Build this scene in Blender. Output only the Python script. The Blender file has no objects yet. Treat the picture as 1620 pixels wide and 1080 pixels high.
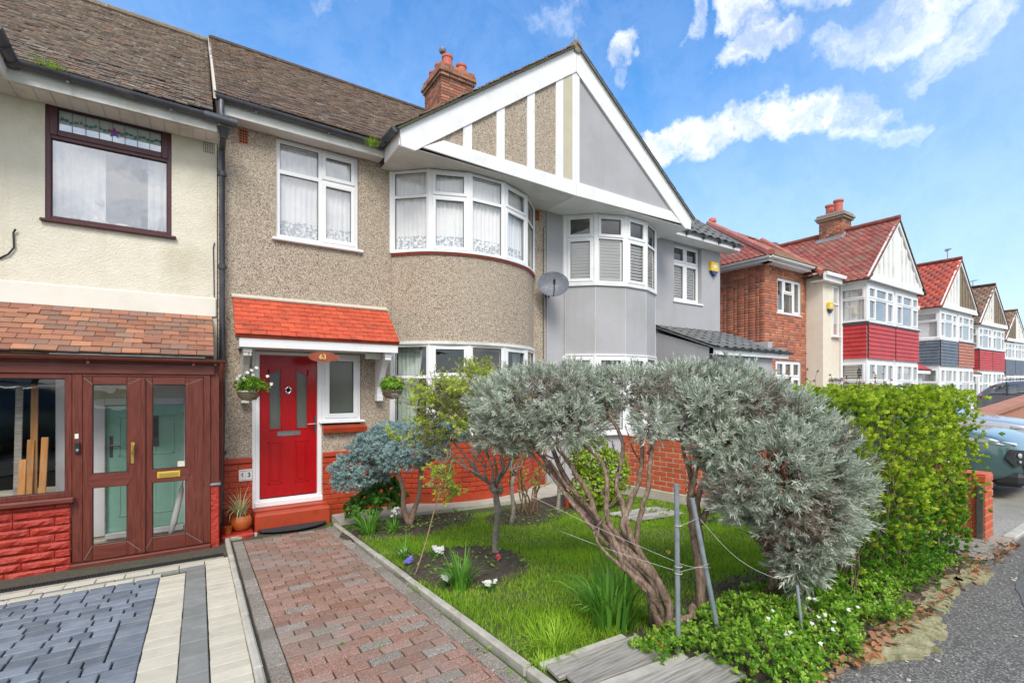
import bpy, math, random
import numpy as np
from mathutils import Vector, Matrix
R = math.radians
rng = np.random.default_rng(7)
random.seed(7)
scene = bpy.context.scene
COL = scene.collection

# ------------------------------------------------------------ camera
cam_data = bpy.data.cameras.new('camera')
cam = bpy.data.objects.new('camera', cam_data)
COL.objects.link(cam)
cam.location = (0, 0, 1.55)
cam.rotation_euler = (R(90), 0, -R(33.3))
cam_data.sensor_width = 36
cam_data.lens = 36 * 754 / 1620
cam_data.shift_y = 72 / 1620
cam_data.clip_start = 0.05
cam_data.clip_end = 1500
scene.camera = cam

# ------------------------------------------------------------ colour management
scene.view_settings.view_transform = 'Standard'
scene.view_settings.look = 'None'
scene.view_settings.exposure = 0.78
scene.view_settings.gamma = 1
scene.view_settings.use_curve_mapping = False

# ------------------------------------------------------------ sky and sun
SUN_EL, SUN_AZ = 48, 205          # azimuth measured from +Y clockwise: behind the camera, a little to the left
world = bpy.data.worlds.new('World')
scene.world = world
world.use_nodes = True


def build_world():
    nt = world.node_tree
    N, L = nt.nodes, nt.links
    N.clear()
    out = N.new('ShaderNodeOutputWorld')
    bg = N.new('ShaderNodeBackground')
    bg.inputs['Strength'].default_value = 0.15
    L.new(bg.outputs[0], out.inputs[0])
    sky = N.new('ShaderNodeTexSky')
    sky.sky_type = 'NISHITA'
    sky.sun_disc = False
    sky.sun_elevation = R(SUN_EL)
    sky.sun_rotation = R(SUN_AZ)
    sky.air_density = 1.0
    sky.dust_density = 0.6
    sky.ozone_density = 2.5
    hs = N.new('ShaderNodeHueSaturation')
    hs.inputs['Saturation'].default_value = 1.48
    hs.inputs['Value'].default_value = 1.16
    L.new(sky.outputs[0], hs.inputs['Color'])
    tc = N.new('ShaderNodeTexCoord')
    D = tc.outputs['Generated']

    def math_(op, a, b=None, clamp=False):
        n = N.new('ShaderNodeMath'); n.operation = op; n.use_clamp = clamp
        for i, q in enumerate((a, b)):
            if q is None: continue
            if isinstance(q, (int, float)): n.inputs[i].default_value = q
            else: L.new(q, n.inputs[i])
        return n.outputs[0]

    def dot(vec):
        n = N.new('ShaderNodeVectorMath'); n.operation = 'DOT_PRODUCT'
        L.new(DD, n.inputs[0]); n.inputs[1].default_value = vec
        return n.outputs['Value']
    # warp the lookup direction so that outlines billow
    nz = N.new('ShaderNodeTexNoise'); nz.inputs['Scale'].default_value = 5.5; nz.inputs['Detail'].default_value = 8
    nz.inputs['Roughness'].default_value = 0.62
    L.new(D, nz.inputs['Vector'])
    sub = N.new('ShaderNodeVectorMath'); sub.operation = 'SUBTRACT'
    L.new(nz.outputs['Color'], sub.inputs[0]); sub.inputs[1].default_value = (.5, .5, .5)
    scl = N.new('ShaderNodeVectorMath'); scl.operation = 'SCALE'; scl.inputs['Scale'].default_value = 0.22
    L.new(sub.outputs[0], scl.inputs[0])
    add = N.new('ShaderNodeVectorMath'); add.operation = 'ADD'
    L.new(D, add.inputs[0]); L.new(scl.outputs[0], add.inputs[1])
    DD = add.outputs[0]
    # clouds: azimuth (deg, clockwise from +Y), elevation, half width, half height, tilt, density
    blobs = [(52.0, 25.1, 2.6, 1.5, 25, 1.0), (55.6, 25.7, 3.2, 1.9, 8, 1.0), (60.6, 25.7, 3.6, 1.8, 8, 1.0), (65.4, 26.4, 3.4, 1.9, 5, 1.0),
             (69.8, 25.6, 2.6, 2.0, -30, .85), (72.6, 23.0, 1.8, 1.3, -50, .6), (46.3, 33.6, 1.6, 2.5, -25, .95), (46.0, 31.4, 1.0, 1.3, 0, .6),
             (59.5, 35.4, 2.6, 2.0, -40, .9), (60.6, 32.4, 2.8, 1.8, 0, 1.0), (66.0, 35.5, 3.4, 1.6, 20, .7), (54.5, 36.2, 1.0, 1.8, 0, .6),
             (71.5, 31.2, 5.6, 1.9, 5, .78), (77.5, 29.2, 4.4, 1.9, 12, .70), (75.5, 27.6, 2.6, 1.2, 0, .5), (67.5, 31.6, 3.0, 1.0, 5, .55),
             (38.5, 38.0, 5.0, 1.8, 10, .42), (14.0, 38.5, 5.0, 1.6, 20, .4)]
    acc = None
    for az, el, w, h, tilt, den in blobs:
        a, e, t = R(az), R(el), R(tilt)
        c = Vector((math.sin(a) * math.cos(e), math.cos(a) * math.cos(e), math.sin(e)))
        e1 = Vector((math.cos(a), -math.sin(a), 0))
        e2 = c.cross(e1) * -1
        if e2.z < 0: e2 = -e2
        f1 = e1 * math.cos(t) + e2 * math.sin(t)
        f2 = -e1 * math.sin(t) + e2 * math.cos(t)
        A = dot(tuple(f1 / math.sin(R(w)))); B = dot(tuple(f2 / math.sin(R(h))))
        r2 = math_('ADD', math_('MULTIPLY', math_('SUBTRACT', A, float(c.dot(f1) / math.sin(R(w)))), A), math_('MULTIPLY', B, B))
        front = math_('GREATER_THAN', dot(tuple(c)), 0.3)
        k = math_('MULTIPLY', math_('MULTIPLY', math_('SUBTRACT', 1.35, r2, True), den), front)
        acc = k if acc is None else math_('MAXIMUM', acc, k)
    # finer break-up
    n2 = N.new('ShaderNodeTexNoise'); n2.inputs['Scale'].default_value = 14; n2.inputs['Detail'].default_value = 9
    n2.inputs['Roughness'].default_value = 0.66
    L.new(DD, n2.inputs['Vector'])
    m = math_('ADD', acc, math_('MULTIPLY', math_('SUBTRACT', n2.outputs['Fac'], 0.5), 0.95))
    mr = N.new('ShaderNodeMapRange'); mr.interpolation_type = 'SMOOTHSTEP'
    mr.inputs['From Min'].default_value = -0.02; mr.inputs['From Max'].default_value = 1.62
    L.new(m, mr.inputs['Value'])
    # scattered broken cloud all round the rest of the sky, thin in the part in view
    n3 = N.new('ShaderNodeTexNoise'); n3.inputs['Scale'].default_value = 2.1; n3.inputs['Detail'].default_value = 9
    n3.inputs['Roughness'].default_value = 0.58
    L.new(DD, n3.inputs['Vector'])
    mr3 = N.new('ShaderNodeMapRange'); mr3.interpolation_type = 'SMOOTHSTEP'
    mr3.inputs['From Min'].default_value = 0.26; mr3.inputs['From Max'].default_value = 0.46
    L.new(n3.outputs['Fac'], mr3.inputs['Value'])
    back = N.new('ShaderNodeVectorMath'); back.operation = 'DOT_PRODUCT'
    L.new(D, back.inputs[0]); back.inputs[1].default_value = (math.sin(R(35)), math.cos(R(35)), .25)
    mb = N.new('ShaderNodeMapRange'); mb.interpolation_type = 'SMOOTHSTEP'
    mb.inputs['From Min'].default_value = 0.45; mb.inputs['From Max'].default_value = -0.2
    mb.inputs['To Min'].default_value = 0.10; mb.inputs['To Max'].default_value = 0.95
    L.new(back.outputs['Value'], mb.inputs['Value'])
    scat = math_('MULTIPLY', mr3.outputs[0], mb.outputs[0])
    cov = math_('MAXIMUM', mr.outputs[0], scat, True)
    # thin pale veil low down on the right of the view
    sep = N.new('ShaderNodeSeparateXYZ'); L.new(D, sep.inputs[0])
    veil = N.new('ShaderNodeMapRange'); veil.interpolation_type = 'SMOOTHSTEP'
    veil.inputs['From Min'].default_value = 0.72; veil.inputs['From Max'].default_value = 0.0
    veil.inputs['To Max'].default_value = 0.78
    L.new(sep.outputs['Z'], veil.inputs['Value'])
    hz = N.new('ShaderNodeVectorMath'); hz.operation = 'DOT_PRODUCT'
    L.new(D, hz.inputs[0]); hz.inputs[1].default_value = (math.sin(R(95)) * .9, math.cos(R(95)) * .9, .35)
    hr = N.new('ShaderNodeMapRange'); hr.interpolation_type = 'SMOOTHSTEP'
    hr.inputs['From Min'].default_value = 0.72; hr.inputs['From Max'].default_value = 1.0; hr.inputs['To Max'].default_value = 0.45
    L.new(hz.outputs['Value'], hr.inputs['Value'])
    vsum = math_('MAXIMUM', veil.outputs[0], hr.outputs[0])
    mixv = N.new('ShaderNodeMix'); mixv.data_type = 'RGBA'
    L.new(vsum, mixv.inputs['Factor'])
    L.new(hs.outputs['Color'], mixv.inputs['A']); mixv.inputs['B'].default_value = (2.7, 3.45, 4.15, 1)
    ccol = N.new('ShaderNodeMix'); ccol.data_type = 'RGBA'
    cf = N.new('ShaderNodeMapRange'); cf.inputs['From Min'].default_value = .38; cf.inputs['From Max'].default_value = .58; L.new(n2.outputs['Fac'], cf.inputs['Value']); L.new(cf.outputs[0], ccol.inputs['Factor'])
    ccol.inputs['A'].default_value = (3.5, 3.75, 4.2, 1); ccol.inputs['B'].default_value = (5.7, 5.7, 5.8, 1)
    mix = N.new('ShaderNodeMix'); mix.data_type = 'RGBA'
    L.new(cov, mix.inputs['Factor']); L.new(mixv.outputs['Result'], mix.inputs['A']); L.new(ccol.outputs['Result'], mix.inputs['B'])
    L.new(mix.outputs['Result'], bg.inputs['Color'])


build_world()
sun_data = bpy.data.lights.new('sun', 'SUN')
sun_data.energy = 1.8
sun_data.angle = R(24)
sun_data.color = (1, .95, .87)
sun = bpy.data.objects.new('sun', sun_data)
COL.objects.link(sun)
sun.location = (-10, -20, 30)
_sd = Vector((math.sin(R(SUN_AZ)) * math.cos(R(SUN_EL)), math.cos(R(SUN_AZ)) * math.cos(R(SUN_EL)), math.sin(R(SUN_EL))))
sun.rotation_euler = _sd.to_track_quat('Z', 'Y').to_euler()

# ------------------------------------------------------------ material helpers


def nodes(name):
    m = bpy.data.materials.new(name); m.use_nodes = True
    nt = m.node_tree; nt.nodes.clear()
    out = nt.nodes.new('ShaderNodeOutputMaterial')
    b = nt.nodes.new('ShaderNodeBsdfPrincipled')
    nt.links.new(b.outputs[0], out.inputs[0])
    return m, nt, nt.nodes, nt.links, b, out


def rnd_socket(nt):
    N, L = nt.nodes, nt.links
    at = N.new('ShaderNodeAttribute'); at.attribute_name = 'rnd'
    oi = N.new('ShaderNodeObjectInfo')
    a = N.new('ShaderNodeMath'); a.operation = 'ADD'; L.new(at.outputs['Fac'], a.inputs[0]); L.new(oi.outputs['Random'], a.inputs[1])
    f = N.new('ShaderNodeMath'); f.operation = 'FRACT'; L.new(a.outputs[0], f.inputs[0])
    return f.outputs[0]


def pos(nt):
    return nt.nodes.new('ShaderNodeNewGeometry').outputs['Position']


def noise(nt, vec, scale, detail=4, rough=.55, dist=0):
    n = nt.nodes.new('ShaderNodeTexNoise'); n.inputs['Scale'].default_value = scale
    n.inputs['Detail'].default_value = detail; n.inputs['Roughness'].default_value = rough
    n.inputs['Distortion'].default_value = dist
    nt.links.new(vec, n.inputs['Vector']); return n.outputs['Fac']


def ramp(nt, fac, stops, interp='LINEAR'):
    n = nt.nodes.new('ShaderNodeValToRGB'); cr = n.color_ramp; cr.interpolation = interp
    while len(cr.elements) < len(stops): cr.elements.new(.5)
    for e, (p, c) in zip(cr.elements, stops):
        e.position = p; e.color = (*c, 1) if len(c) == 3 else c
    nt.links.new(fac, n.inputs[0]); return n.outputs['Color']


def mixc(nt, fac, a, b, mode='MIX'):
    n = nt.nodes.new('ShaderNodeMix'); n.data_type = 'RGBA'; n.blend_type = mode
    for s, q in (('Factor', fac), ('A', a), ('B', b)):
        if isinstance(q, (int, float)): n.inputs[s].default_value = q
        elif isinstance(q, tuple): n.inputs[s].default_value = (*q, 1)
        else: nt.links.new(q, n.inputs[s])
    return n.outputs['Result']


def mrange(nt, v, a, b, c=0, d=1):
    n = nt.nodes.new('ShaderNodeMapRange'); nt.links.new(v, n.inputs['Value'])
    for s, q in (('From Min', a), ('From Max', b), ('To Min', c), ('To Max', d)): n.inputs[s].default_value = q
    return n.outputs[0]


def bump(nt, b, h, strength=.3, dist=.01):
    n = nt.nodes.new('ShaderNodeBump'); n.inputs['Strength'].default_value = strength; n.inputs['Distance'].default_value = dist
    nt.links.new(h, n.inputs['Height']); nt.links.new(n.outputs[0], b.inputs['Normal'])


def vscale(nt, vec, s):
    n = nt.nodes.new('ShaderNodeVectorMath'); n.operation = 'MULTIPLY'; nt.links.new(vec, n.inputs[0]); n.inputs[1].default_value = s
    return n.outputs[0]


MATS = {}


def mat(name, stops, rough=.6, scale=6, detail=5, bmp=.15, bscale=60, bdist=.004, var=0, metal=0, stretch=None, coat=0,
        dirt=None, dirt_scale=1.5, dirt_amt=(.5, .7), pieces=None, streak=None, streak_amt=(.52, .78, .5), streak_scale=1.6, spec=.5, nrough=.55):
    """stops: colours along a noise; pieces: colours picked per piece; dirt: colour of blotches"""
    m, nt, N, L, b, out = nodes(name)
    P = pos(nt)
    V = vscale(nt, P, stretch) if stretch else P
    f = noise(nt, V, scale, detail, nrough)
    n = len(stops)
    if n == 1: col = ramp(nt, f, [(0, stops[0]), (1, stops[0])])
    else: col = ramp(nt, f, [(.3 + .4 * i / (n - 1), c) for i, c in enumerate(stops)])
    if pieces or var:
        r = rnd_socket(nt)
        if pieces:
            pc = ramp(nt, r, [(i / len(pieces), c) for i, c in enumerate(pieces)], 'CONSTANT')
            col = mixc(nt, .72, col, pc)
        if var:
            r2 = nt.nodes.new('ShaderNodeMath'); r2.operation = 'FRACT'
            r3 = nt.nodes.new('ShaderNodeMath'); r3.operation = 'MULTIPLY'; L.new(r, r3.inputs[0]); r3.inputs[1].default_value = 7.31
            L.new(r3.outputs[0], r2.inputs[0])
            v = mrange(nt, r2.outputs[0], 0, 1, 1 - var, 1 + var)
            hs = N.new('ShaderNodeHueSaturation'); L.new(col, hs.inputs['Color']); L.new(v, hs.inputs['Value']); col = hs.outputs[0]
    if dirt:
        df = mrange(nt, noise(nt, P, dirt_scale, 7, .65), dirt_amt[0], dirt_amt[1], 0, .85)
        col = mixc(nt, df, col, dirt)
    if streak:
        sf = mrange(nt, noise(nt, vscale(nt, P, (4.5, 4.5, .22)), streak_scale, 6, .62), *streak_amt[:2], 0, streak_amt[2])
        col = mixc(nt, sf, col, streak)
    L.new(col, b.inputs['Base Color'])
    b.inputs['Roughness'].default_value = rough
    b.inputs['Metallic'].default_value = metal
    b.inputs['Specular IOR Level'].default_value = spec
    b.inputs['Coat Weight'].default_value = coat
    b.inputs['Coat Roughness'].default_value = .1
    if bmp: bump(nt, b, noise(nt, V, bscale, 4, .6), bmp, bdist)
    MATS[name] = m
    return m


def leafmat(name, cols, trans=.35, rough=.5):
    m, nt, N, L, b, out = nodes(name)
    r = rnd_socket(nt)
    n = len(cols)
    col = ramp(nt, r, [(i / max(1, n - 1), c) for i, c in enumerate(cols)])
    big = noise(nt, pos(nt), 2.2, 2)
    hs = N.new('ShaderNodeHueSaturation'); L.new(col, hs.inputs['Color']); L.new(mrange(nt, big, .3, .7, .85, 1.15), hs.inputs['Value'])
    col = hs.outputs[0]
    L.new(col, b.inputs['Base Color']); b.inputs['Roughness'].default_value = rough
    b.inputs['Specular IOR Level'].default_value = .3
    if trans:
        t = N.new('ShaderNodeBsdfTranslucent'); L.new(col, t.inputs[0])
        mx = N.new('ShaderNodeMixShader'); mx.inputs[0].default_value = trans
        L.new(b.outputs[0], mx.inputs[1]); L.new(t.outputs[0], mx.inputs[2]); L.new(mx.outputs[0], out.inputs[0])
    MATS[name] = m
    return m


def glassmat(name, tint=(1, 1, 1), base=.05, gain=1.4, rough=.0, wob=.0):
    m, nt, N, L, b, out = nodes(name)
    N.remove(b)
    tr = N.new('ShaderNodeBsdfTransparent'); tr.inputs[0].default_value = (*tint, 1)
    gl = N.new('ShaderNodeBsdfGlossy'); gl.inputs['Roughness'].default_value = rough
    ge = N.new('ShaderNodeNewGeometry'); dt = N.new('ShaderNodeVectorMath'); dt.operation = 'DOT_PRODUCT'
    L.new(ge.outputs['Incoming'], dt.inputs[0]); L.new(ge.outputs['Normal'], dt.inputs[1])
    prev = dt.outputs['Value']
    for op, v in (('ABSOLUTE', None), ('SUBTRACT', 1.0), ('POWER', 5.0), ('MULTIPLY_ADD', .96)):
        q = N.new('ShaderNodeMath'); q.operation = op
        if op == 'SUBTRACT': q.inputs[0].default_value = 1.0; L.new(prev, q.inputs[1])
        else:
            L.new(prev, q.inputs[0])
            if v is not None: q.inputs[1].default_value = v
            if op == 'MULTIPLY_ADD': q.inputs[2].default_value = .04
        prev = q.outputs[0]
    ma = N.new('ShaderNodeMath'); ma.operation = 'MULTIPLY_ADD'; ma.use_clamp = True
    L.new(prev, ma.inputs[0]); ma.inputs[1].default_value = gain; ma.inputs[2].default_value = base
    mx = N.new('ShaderNodeMixShader'); L.new(ma.outputs[0], mx.inputs[0]); L.new(tr.outputs[0], mx.inputs[1]); L.new(gl.outputs[0], mx.inputs[2])
    L.new(mx.outputs[0], out.inputs[0])
    if wob:
        bp = N.new('ShaderNodeBump'); bp.inputs['Strength'].default_value = wob; bp.inputs['Distance'].default_value = .02
        L.new(noise(nt, pos(nt), 3.5, 2), bp.inputs['Height'])
        L.new(bp.outputs[0], gl.inputs['Normal'])
    MATS[name] = m
    return m


def pebbledash():
    m, nt, N, L, b, out = nodes('pebbledash')
    P = pos(nt)
    vo = N.new('ShaderNodeTexVoronoi'); vo.inputs['Scale'].default_value = 118; L.new(P, vo.inputs['Vector'])
    sp = N.new('ShaderNodeSeparateColor'); L.new(vo.outputs['Color'], sp.inputs[0])
    col = ramp(nt, sp.outputs[0], [(0, (.12, .08, .055)), (.16, (.33, .245, .175)), (.36, (.47, .385, .30)), (.62, (.55, .475, .385)), (.8, (.38, .295, .22)), (.92, (.68, .63, .55))], 'CONSTANT')
    big = noise(nt, P, .9, 6, .6)
    col = mixc(nt, mrange(nt, big, .42, .75, 0, .35), col, (.40, .36, .28))
    # grime hanging below the canopy and sills
    st = noise(nt, vscale(nt, P, (5, 5, .6)), 1.6, 5, .6)
    col = mixc(nt, mrange(nt, st, .58, .8, 0, .35), col, (.25, .23, .16))
    L.new(col, b.inputs['Base Color']); b.inputs['Roughness'].default_value = .85
    bump(nt, b, vo.outputs['Distance'], .6, .006)
    MATS['pebbledash'] = m
    return m


def aggregate(name, cols, scale=150, base=.0, dirt=(.1, .1, .09), rough=.9, da=(.5, .7), ds=1.2):
    """stone speckle: asphalt, exposed aggregate"""
    m, nt, N, L, b, out = nodes(name)
    P = pos(nt)
    vo = N.new('ShaderNodeTexVoronoi'); vo.inputs['Scale'].default_value = scale; L.new(P, vo.inputs['Vector'])
    sp = N.new('ShaderNodeSeparateColor'); L.new(vo.outputs['Color'], sp.inputs[0])
    n = len(cols)
    col = ramp(nt, sp.outputs[0], [(i / n, c) for i, c in enumerate(cols)], 'CONSTANT')
    col = mixc(nt, mrange(nt, noise(nt, P, ds, 7, .65), da[0], da[1], 0, .7), col, dirt)
    if name.startswith('path'):
        hs = N.new('ShaderNodeHueSaturation'); L.new(col, hs.inputs['Color']); rr = rnd_socket(nt)
        L.new(mrange(nt, rr, 0, 1, .80, 1.12), hs.inputs['Value']); L.new(mrange(nt, rr, 0, 1, 1.15, .90), hs.inputs['Saturation']); col = hs.outputs[0]
    L.new(col, b.inputs['Base Color']); b.inputs['Roughness'].default_value = rough
    bump(nt, b, vo.outputs['Distance'], .5, .004)
    MATS[name] = m
    return m


# ------------------------------------------------------------ mesh builder
class MB:
    def __init__(s): s.v = []; s.f = []; s.r = []; s.mi = []

    def add(s, vs, fs, M=None, rnd=None, mi=0):
        k = len(s.v)
        if M is not None: vs = [tuple(M @ Vector(p)) for p in vs]
        s.v += [tuple(p) for p in vs]; s.f += [tuple(i + k for i in f) for f in fs]
        r = random.random() if rnd is None else rnd
        s.r += [r] * len(fs); s.mi += [mi] * len(fs); return s

    def box(s, x0, x1, y0, y1, z0, z1, M=None, rnd=None, mi=0):
        if x0 > x1: x0, x1 = x1, x0
        if y0 > y1: y0, y1 = y1, y0
        if z0 > z1: z0, z1 = z1, z0
        v = [(x0, y0, z0), (x1, y0, z0), (x1, y1, z0), (x0, y1, z0), (x0, y0, z1), (x1, y0, z1), (x1, y1, z1), (x0, y1, z1)]
        return s.add(v, [(0, 3, 2, 1), (4, 5, 6, 7), (0, 1, 5, 4), (1, 2, 6, 5), (2, 3, 7, 6), (3, 0, 4, 7)], M, rnd, mi)

    def rbox(s, x0, x1, y0, y1, z0, z1, b=.004, M=None, rnd=None, mi=0):
        if x0 > x1: x0, x1 = x1, x0
        if y0 > y1: y0, y1 = y1, y0
        if z0 > z1: z0, z1 = z1, z0
        b = min(b, (x1 - x0) * .45, (y1 - y0) * .45, (z1 - z0) * .45)
        X, Y, Z = (x0, x1), (y0, y1), (z0, z1)
        v = []; idx = {}
        for i in (0, 1):
            for j in (0, 1):
                for k in (0, 1):
                    sx, sy, sz = (b if i == 0 else -b), (b if j == 0 else -b), (b if k == 0 else -b)
                    idx[i, j, k, 0] = len(v); v.append((X[i], Y[j] + sy, Z[k] + sz))
                    idx[i, j, k, 1] = len(v); v.append((X[i] + sx, Y[j], Z[k] + sz))
                    idx[i, j, k, 2] = len(v); v.append((X[i] + sx, Y[j] + sy, Z[k]))
        q = lambda *t: idx[t]
        f = [(q(0, 0, 0, 0), q(0, 0, 1, 0), q(0, 1, 1, 0), q(0, 1, 0, 0)), (q(1, 0, 0, 0), q(1, 1, 0, 0), q(1, 1, 1, 0), q(1, 0, 1, 0)),
             (q(0, 0, 0, 1), q(1, 0, 0, 1), q(1, 0, 1, 1), q(0, 0, 1, 1)), (q(0, 1, 0, 1), q(0, 1, 1, 1), q(1, 1, 1, 1), q(1, 1, 0, 1)),
             (q(0, 0, 0, 2), q(0, 1, 0, 2), q(1, 1, 0, 2), q(1, 0, 0, 2)), (q(0, 0, 1, 2), q(1, 0, 1, 2), q(1, 1, 1, 2), q(0, 1, 1, 2))]
        for i in (0, 1):
            for j in (0, 1): f.append((q(i, j, 0, 0), q(i, j, 0, 1), q(i, j, 1, 1), q(i, j, 1, 0)))
            for k in (0, 1): f.append((q(i, 0, k, 0), q(i, 0, k, 2), q(i, 1, k, 2), q(i, 1, k, 0)))
        for j in (0, 1):
            for k in (0, 1): f.append((q(0, j, k, 1), q(0, j, k, 2), q(1, j, k, 2), q(1, j, k, 1)))
        for i in (0, 1):
            for j in (0, 1):
                for k in (0, 1): f.append((q(i, j, k, 0), q(i, j, k, 1), q(i, j, k, 2)))
        cx, cy, cz = (x0 + x1) / 2, (y0 + y1) / 2, (z0 + z1) / 2
        ff = []
        for t in f:
            a, bb, c = (Vector(v[t[n]]) for n in (0, 1, 2))
            nrm = (bb - a).cross(c - a); ctr = sum((Vector(v[n]) for n in t), Vector()) / len(t) - Vector((cx, cy, cz))
            ff.append(t if nrm.dot(ctr) > 0 else t[::-1])
        return s.add(v, ff, M, rnd, mi)

    def prism(s, poly, y0, y1, M=None, rnd=None, mi=0):
        """poly in (x, z), extruded along y"""
        n = len(poly)
        v = [(x, y0, z) for x, z in poly] + [(x, y1, z) for x, z in poly]
        f = [tuple(range(n)), tuple(range(2 * n - 1, n - 1, -1))] + [(i, i + n, (i + 1) % n + n, (i + 1) % n) for i in range(n)]
        return s.add(v, f, M, rnd, mi)

    def slab(s, pts, n, th, rnd=None, mi=0):
        """flat polygon of 3-D pts given thickness th along -n"""
        n = Vector(n).normalized() * th; k = len(pts)
        v = [tuple(p) for p in pts] + [tuple(Vector(p) - n) for p in pts]
        f = [tuple(range(k)), tuple(range(2 * k - 1, k - 1, -1))] + [(i, i + k, (i + 1) % k + k, (i + 1) % k) for i in range(k)]
        return s.add(v, f, None, rnd, mi)

    def tube(s, pts, rad, n=8, M=None, rnd=None, mi=0, caps=True):
        pts = [Vector(p) for p in pts]
        if not hasattr(rad, '__len__'): rad = [rad] * len(pts)
        v = []; f = []
        up = Vector((0, 0, 1))
        d0 = (pts[1] - pts[0]).normalized()
        if abs(d0.z) > .9: up = Vector((1, 0, 0))
        for i, p in enumerate(pts):
            d = (pts[min(i + 1, len(pts) - 1)] - pts[max(i - 1, 0)]).normalized()
            a = d.cross(up).normalized(); bq = d.cross(a); up = bq.cross(d).normalized() if False else up
            if a.length < .1: a = Vector((1, 0, 0)); bq = d.cross(a)
            for k in range(n):
                t = 2 * math.pi * k / n
                v.append(tuple(p + a * math.cos(t) * rad[i] + bq * math.sin(t) * rad[i]))
        for i in range(len(pts) - 1):
            for k in range(n):
                f.append((i * n + k, i * n + (k + 1) % n, (i + 1) * n + (k + 1) % n, (i + 1) * n + k))
        if caps: f += [tuple(range(n - 1, -1, -1)), tuple((len(pts) - 1) * n + k for k in range(n))]
        return s.add(v, f, M, rnd, mi)

    def lathe(s, prof, n=20, c=(0, 0, 0), M=None, rnd=None, mi=0):
        v = []; f = []
        for r, z in prof:
            for k in range(n):
                t = 2 * math.pi * k / n; v.append((c[0] + r * math.cos(t), c[1] + r * math.sin(t), c[2] + z))
        for i in range(len(prof) - 1):
            for k in range(n): f.append((i * n + k, i * n + (k + 1) % n, (i + 1) * n + (k + 1) % n, (i + 1) * n + k))
        f.append(tuple(range(n - 1, -1, -1))); f.append(tuple((len(prof) - 1) * n + k for k in range(n)))
        return s.add(v, f, M, rnd, mi)

    def mesh(s, name, mats):
        me = bpy.data.meshes.new(name)
        me.from_pydata(s.v, [], s.f)
        if not isinstance(mats, (list, tuple)): mats = [mats]
        for m in mats: me.materials.append(MATS[m] if isinstance(m, str) else m)
        if len(mats) > 1: me.polygons.foreach_set('material_index', s.mi)
        a = me.attributes.new('rnd', 'FLOAT', 'FACE'); a.data.foreach_set('value', s.r)
        return me

    def build(s, name, mats, parent=None, smooth=False, label=None, stuff=False, **kw):
        me = s.mesh(name, mats)
        return link(name, me, parent, smooth, label, stuff, **kw)


def link(name, me, parent=None, smooth=False, label=None, stuff=False, loc=None, rot=None, scale=None):
    o = bpy.data.objects.new(name, me)
    COL.objects.link(o)
    if smooth is True: me.polygons.foreach_set('use_smooth', [True] * len(me.polygons))
    elif smooth:
        me.polygons.foreach_set('use_smooth', [True] * len(me.polygons)); me.set_sharp_from_angle(angle=R(smooth))
    if parent is not None: setpar(o, parent)
    if loc is not None: o.location = loc
    if rot is not None: o.rotation_euler = rot
    if scale is not None: o.scale = scale
    if label: o['label'] = label
    if stuff: o['kind'] = 'stuff'
    return o


def setpar(o, p):
    o.parent = p
    if p.parent is None: o.matrix_parent_inverse = p.matrix_basis.inverted()


def thing(name, label, cat, loc=(0, 0, 0), rotz=0, group=None):
    o = bpy.data.objects.new(name, None); COL.objects.link(o)
    o.location = loc; o.rotation_euler = (0, 0, rotz); o.empty_display_size = .2
    o['label'] = label; o['category'] = cat
    if group: o['group'] = group
    return o


def tag(o, label, cat, group=None):
    o['label'] = label; o['category'] = cat
    if group: o['group'] = group
    return o


def struct(o): o['kind'] = 'structure'; return o


KIDS = {}


def copy_tree(o, parent=None, loc=None, rotz=None, label=None, group=None):
    c = o.copy(); COL.objects.link(c)
    if parent is not None: c.parent = parent
    if loc is not None: c.location = loc
    if rotz is not None: c.rotation_euler = (0, 0, rotz)
    if label: c['label'] = label
    if group: c['group'] = group
    for ch in [q for q in bpy.data.objects if q.parent == o]: copy_tree(ch, c)
    return c


def np_mesh(name, V, F, rnd, mats, mi=None):
    """fast mesh from numpy: V (n,3), F (m,k)"""
    me = bpy.data.meshes.new(name)
    k = F.shape[1]
    me.vertices.add(len(V)); me.vertices.foreach_set('co', V.astype(np.float32).ravel())
    me.loops.add(F.size); me.loops.foreach_set('vertex_index', F.astype(np.int32).ravel())
    me.polygons.add(len(F)); me.polygons.foreach_set('loop_start', np.arange(0, F.size, k, dtype=np.int32))
    me.update(calc_edges=True)
    for m in (mats if isinstance(mats, (list, tuple)) else [mats]): me.materials.append(MATS[m])
    if mi is not None: me.polygons.foreach_set('material_index', mi.astype(np.int32))
    a = me.attributes.new('rnd', 'FLOAT', 'FACE'); a.data.foreach_set('value', rnd.astype(np.float32))
    return me


def frames(dirs, roll=None):
    """orthonormal frames whose z axis is dirs (n,3) -> (n,3,3), columns x,y,z"""
    z = dirs / np.linalg.norm(dirs, axis=1, keepdims=True)
    a = rng.normal(size=z.shape)
    x = np.cross(a, z); x /= np.linalg.norm(x, axis=1, keepdims=True)
    y = np.cross(z, x)
    return np.stack([x, y, z], axis=2)


def scatter(name, tv, tf, P, Fr, S, mats, parent=None, rnd=None, **kw):
    """copies of a small template at points P with frames Fr and scales S joined in one mesh"""
    n, k = len(P), len(tv)
    S = np.broadcast_to(np.asarray(S, float), (n,))
    V = np.einsum('nij,kj->nki', Fr, tv) * S[:, None, None] + P[:, None, :]
    F = (tf[None] + (np.arange(n) * k)[:, None, None]).reshape(-1, tf.shape[1])
    if rnd is None: rnd = rng.random(n)
    r = np.repeat(rnd, len(tf)) + rng.uniform(-.06, .06, n * len(tf))
    r = np.clip(r, .001, .999)
    me = np_mesh(name, V.reshape(-1, 3), F, r, mats)
    return link(name, me, parent, **kw)


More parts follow.
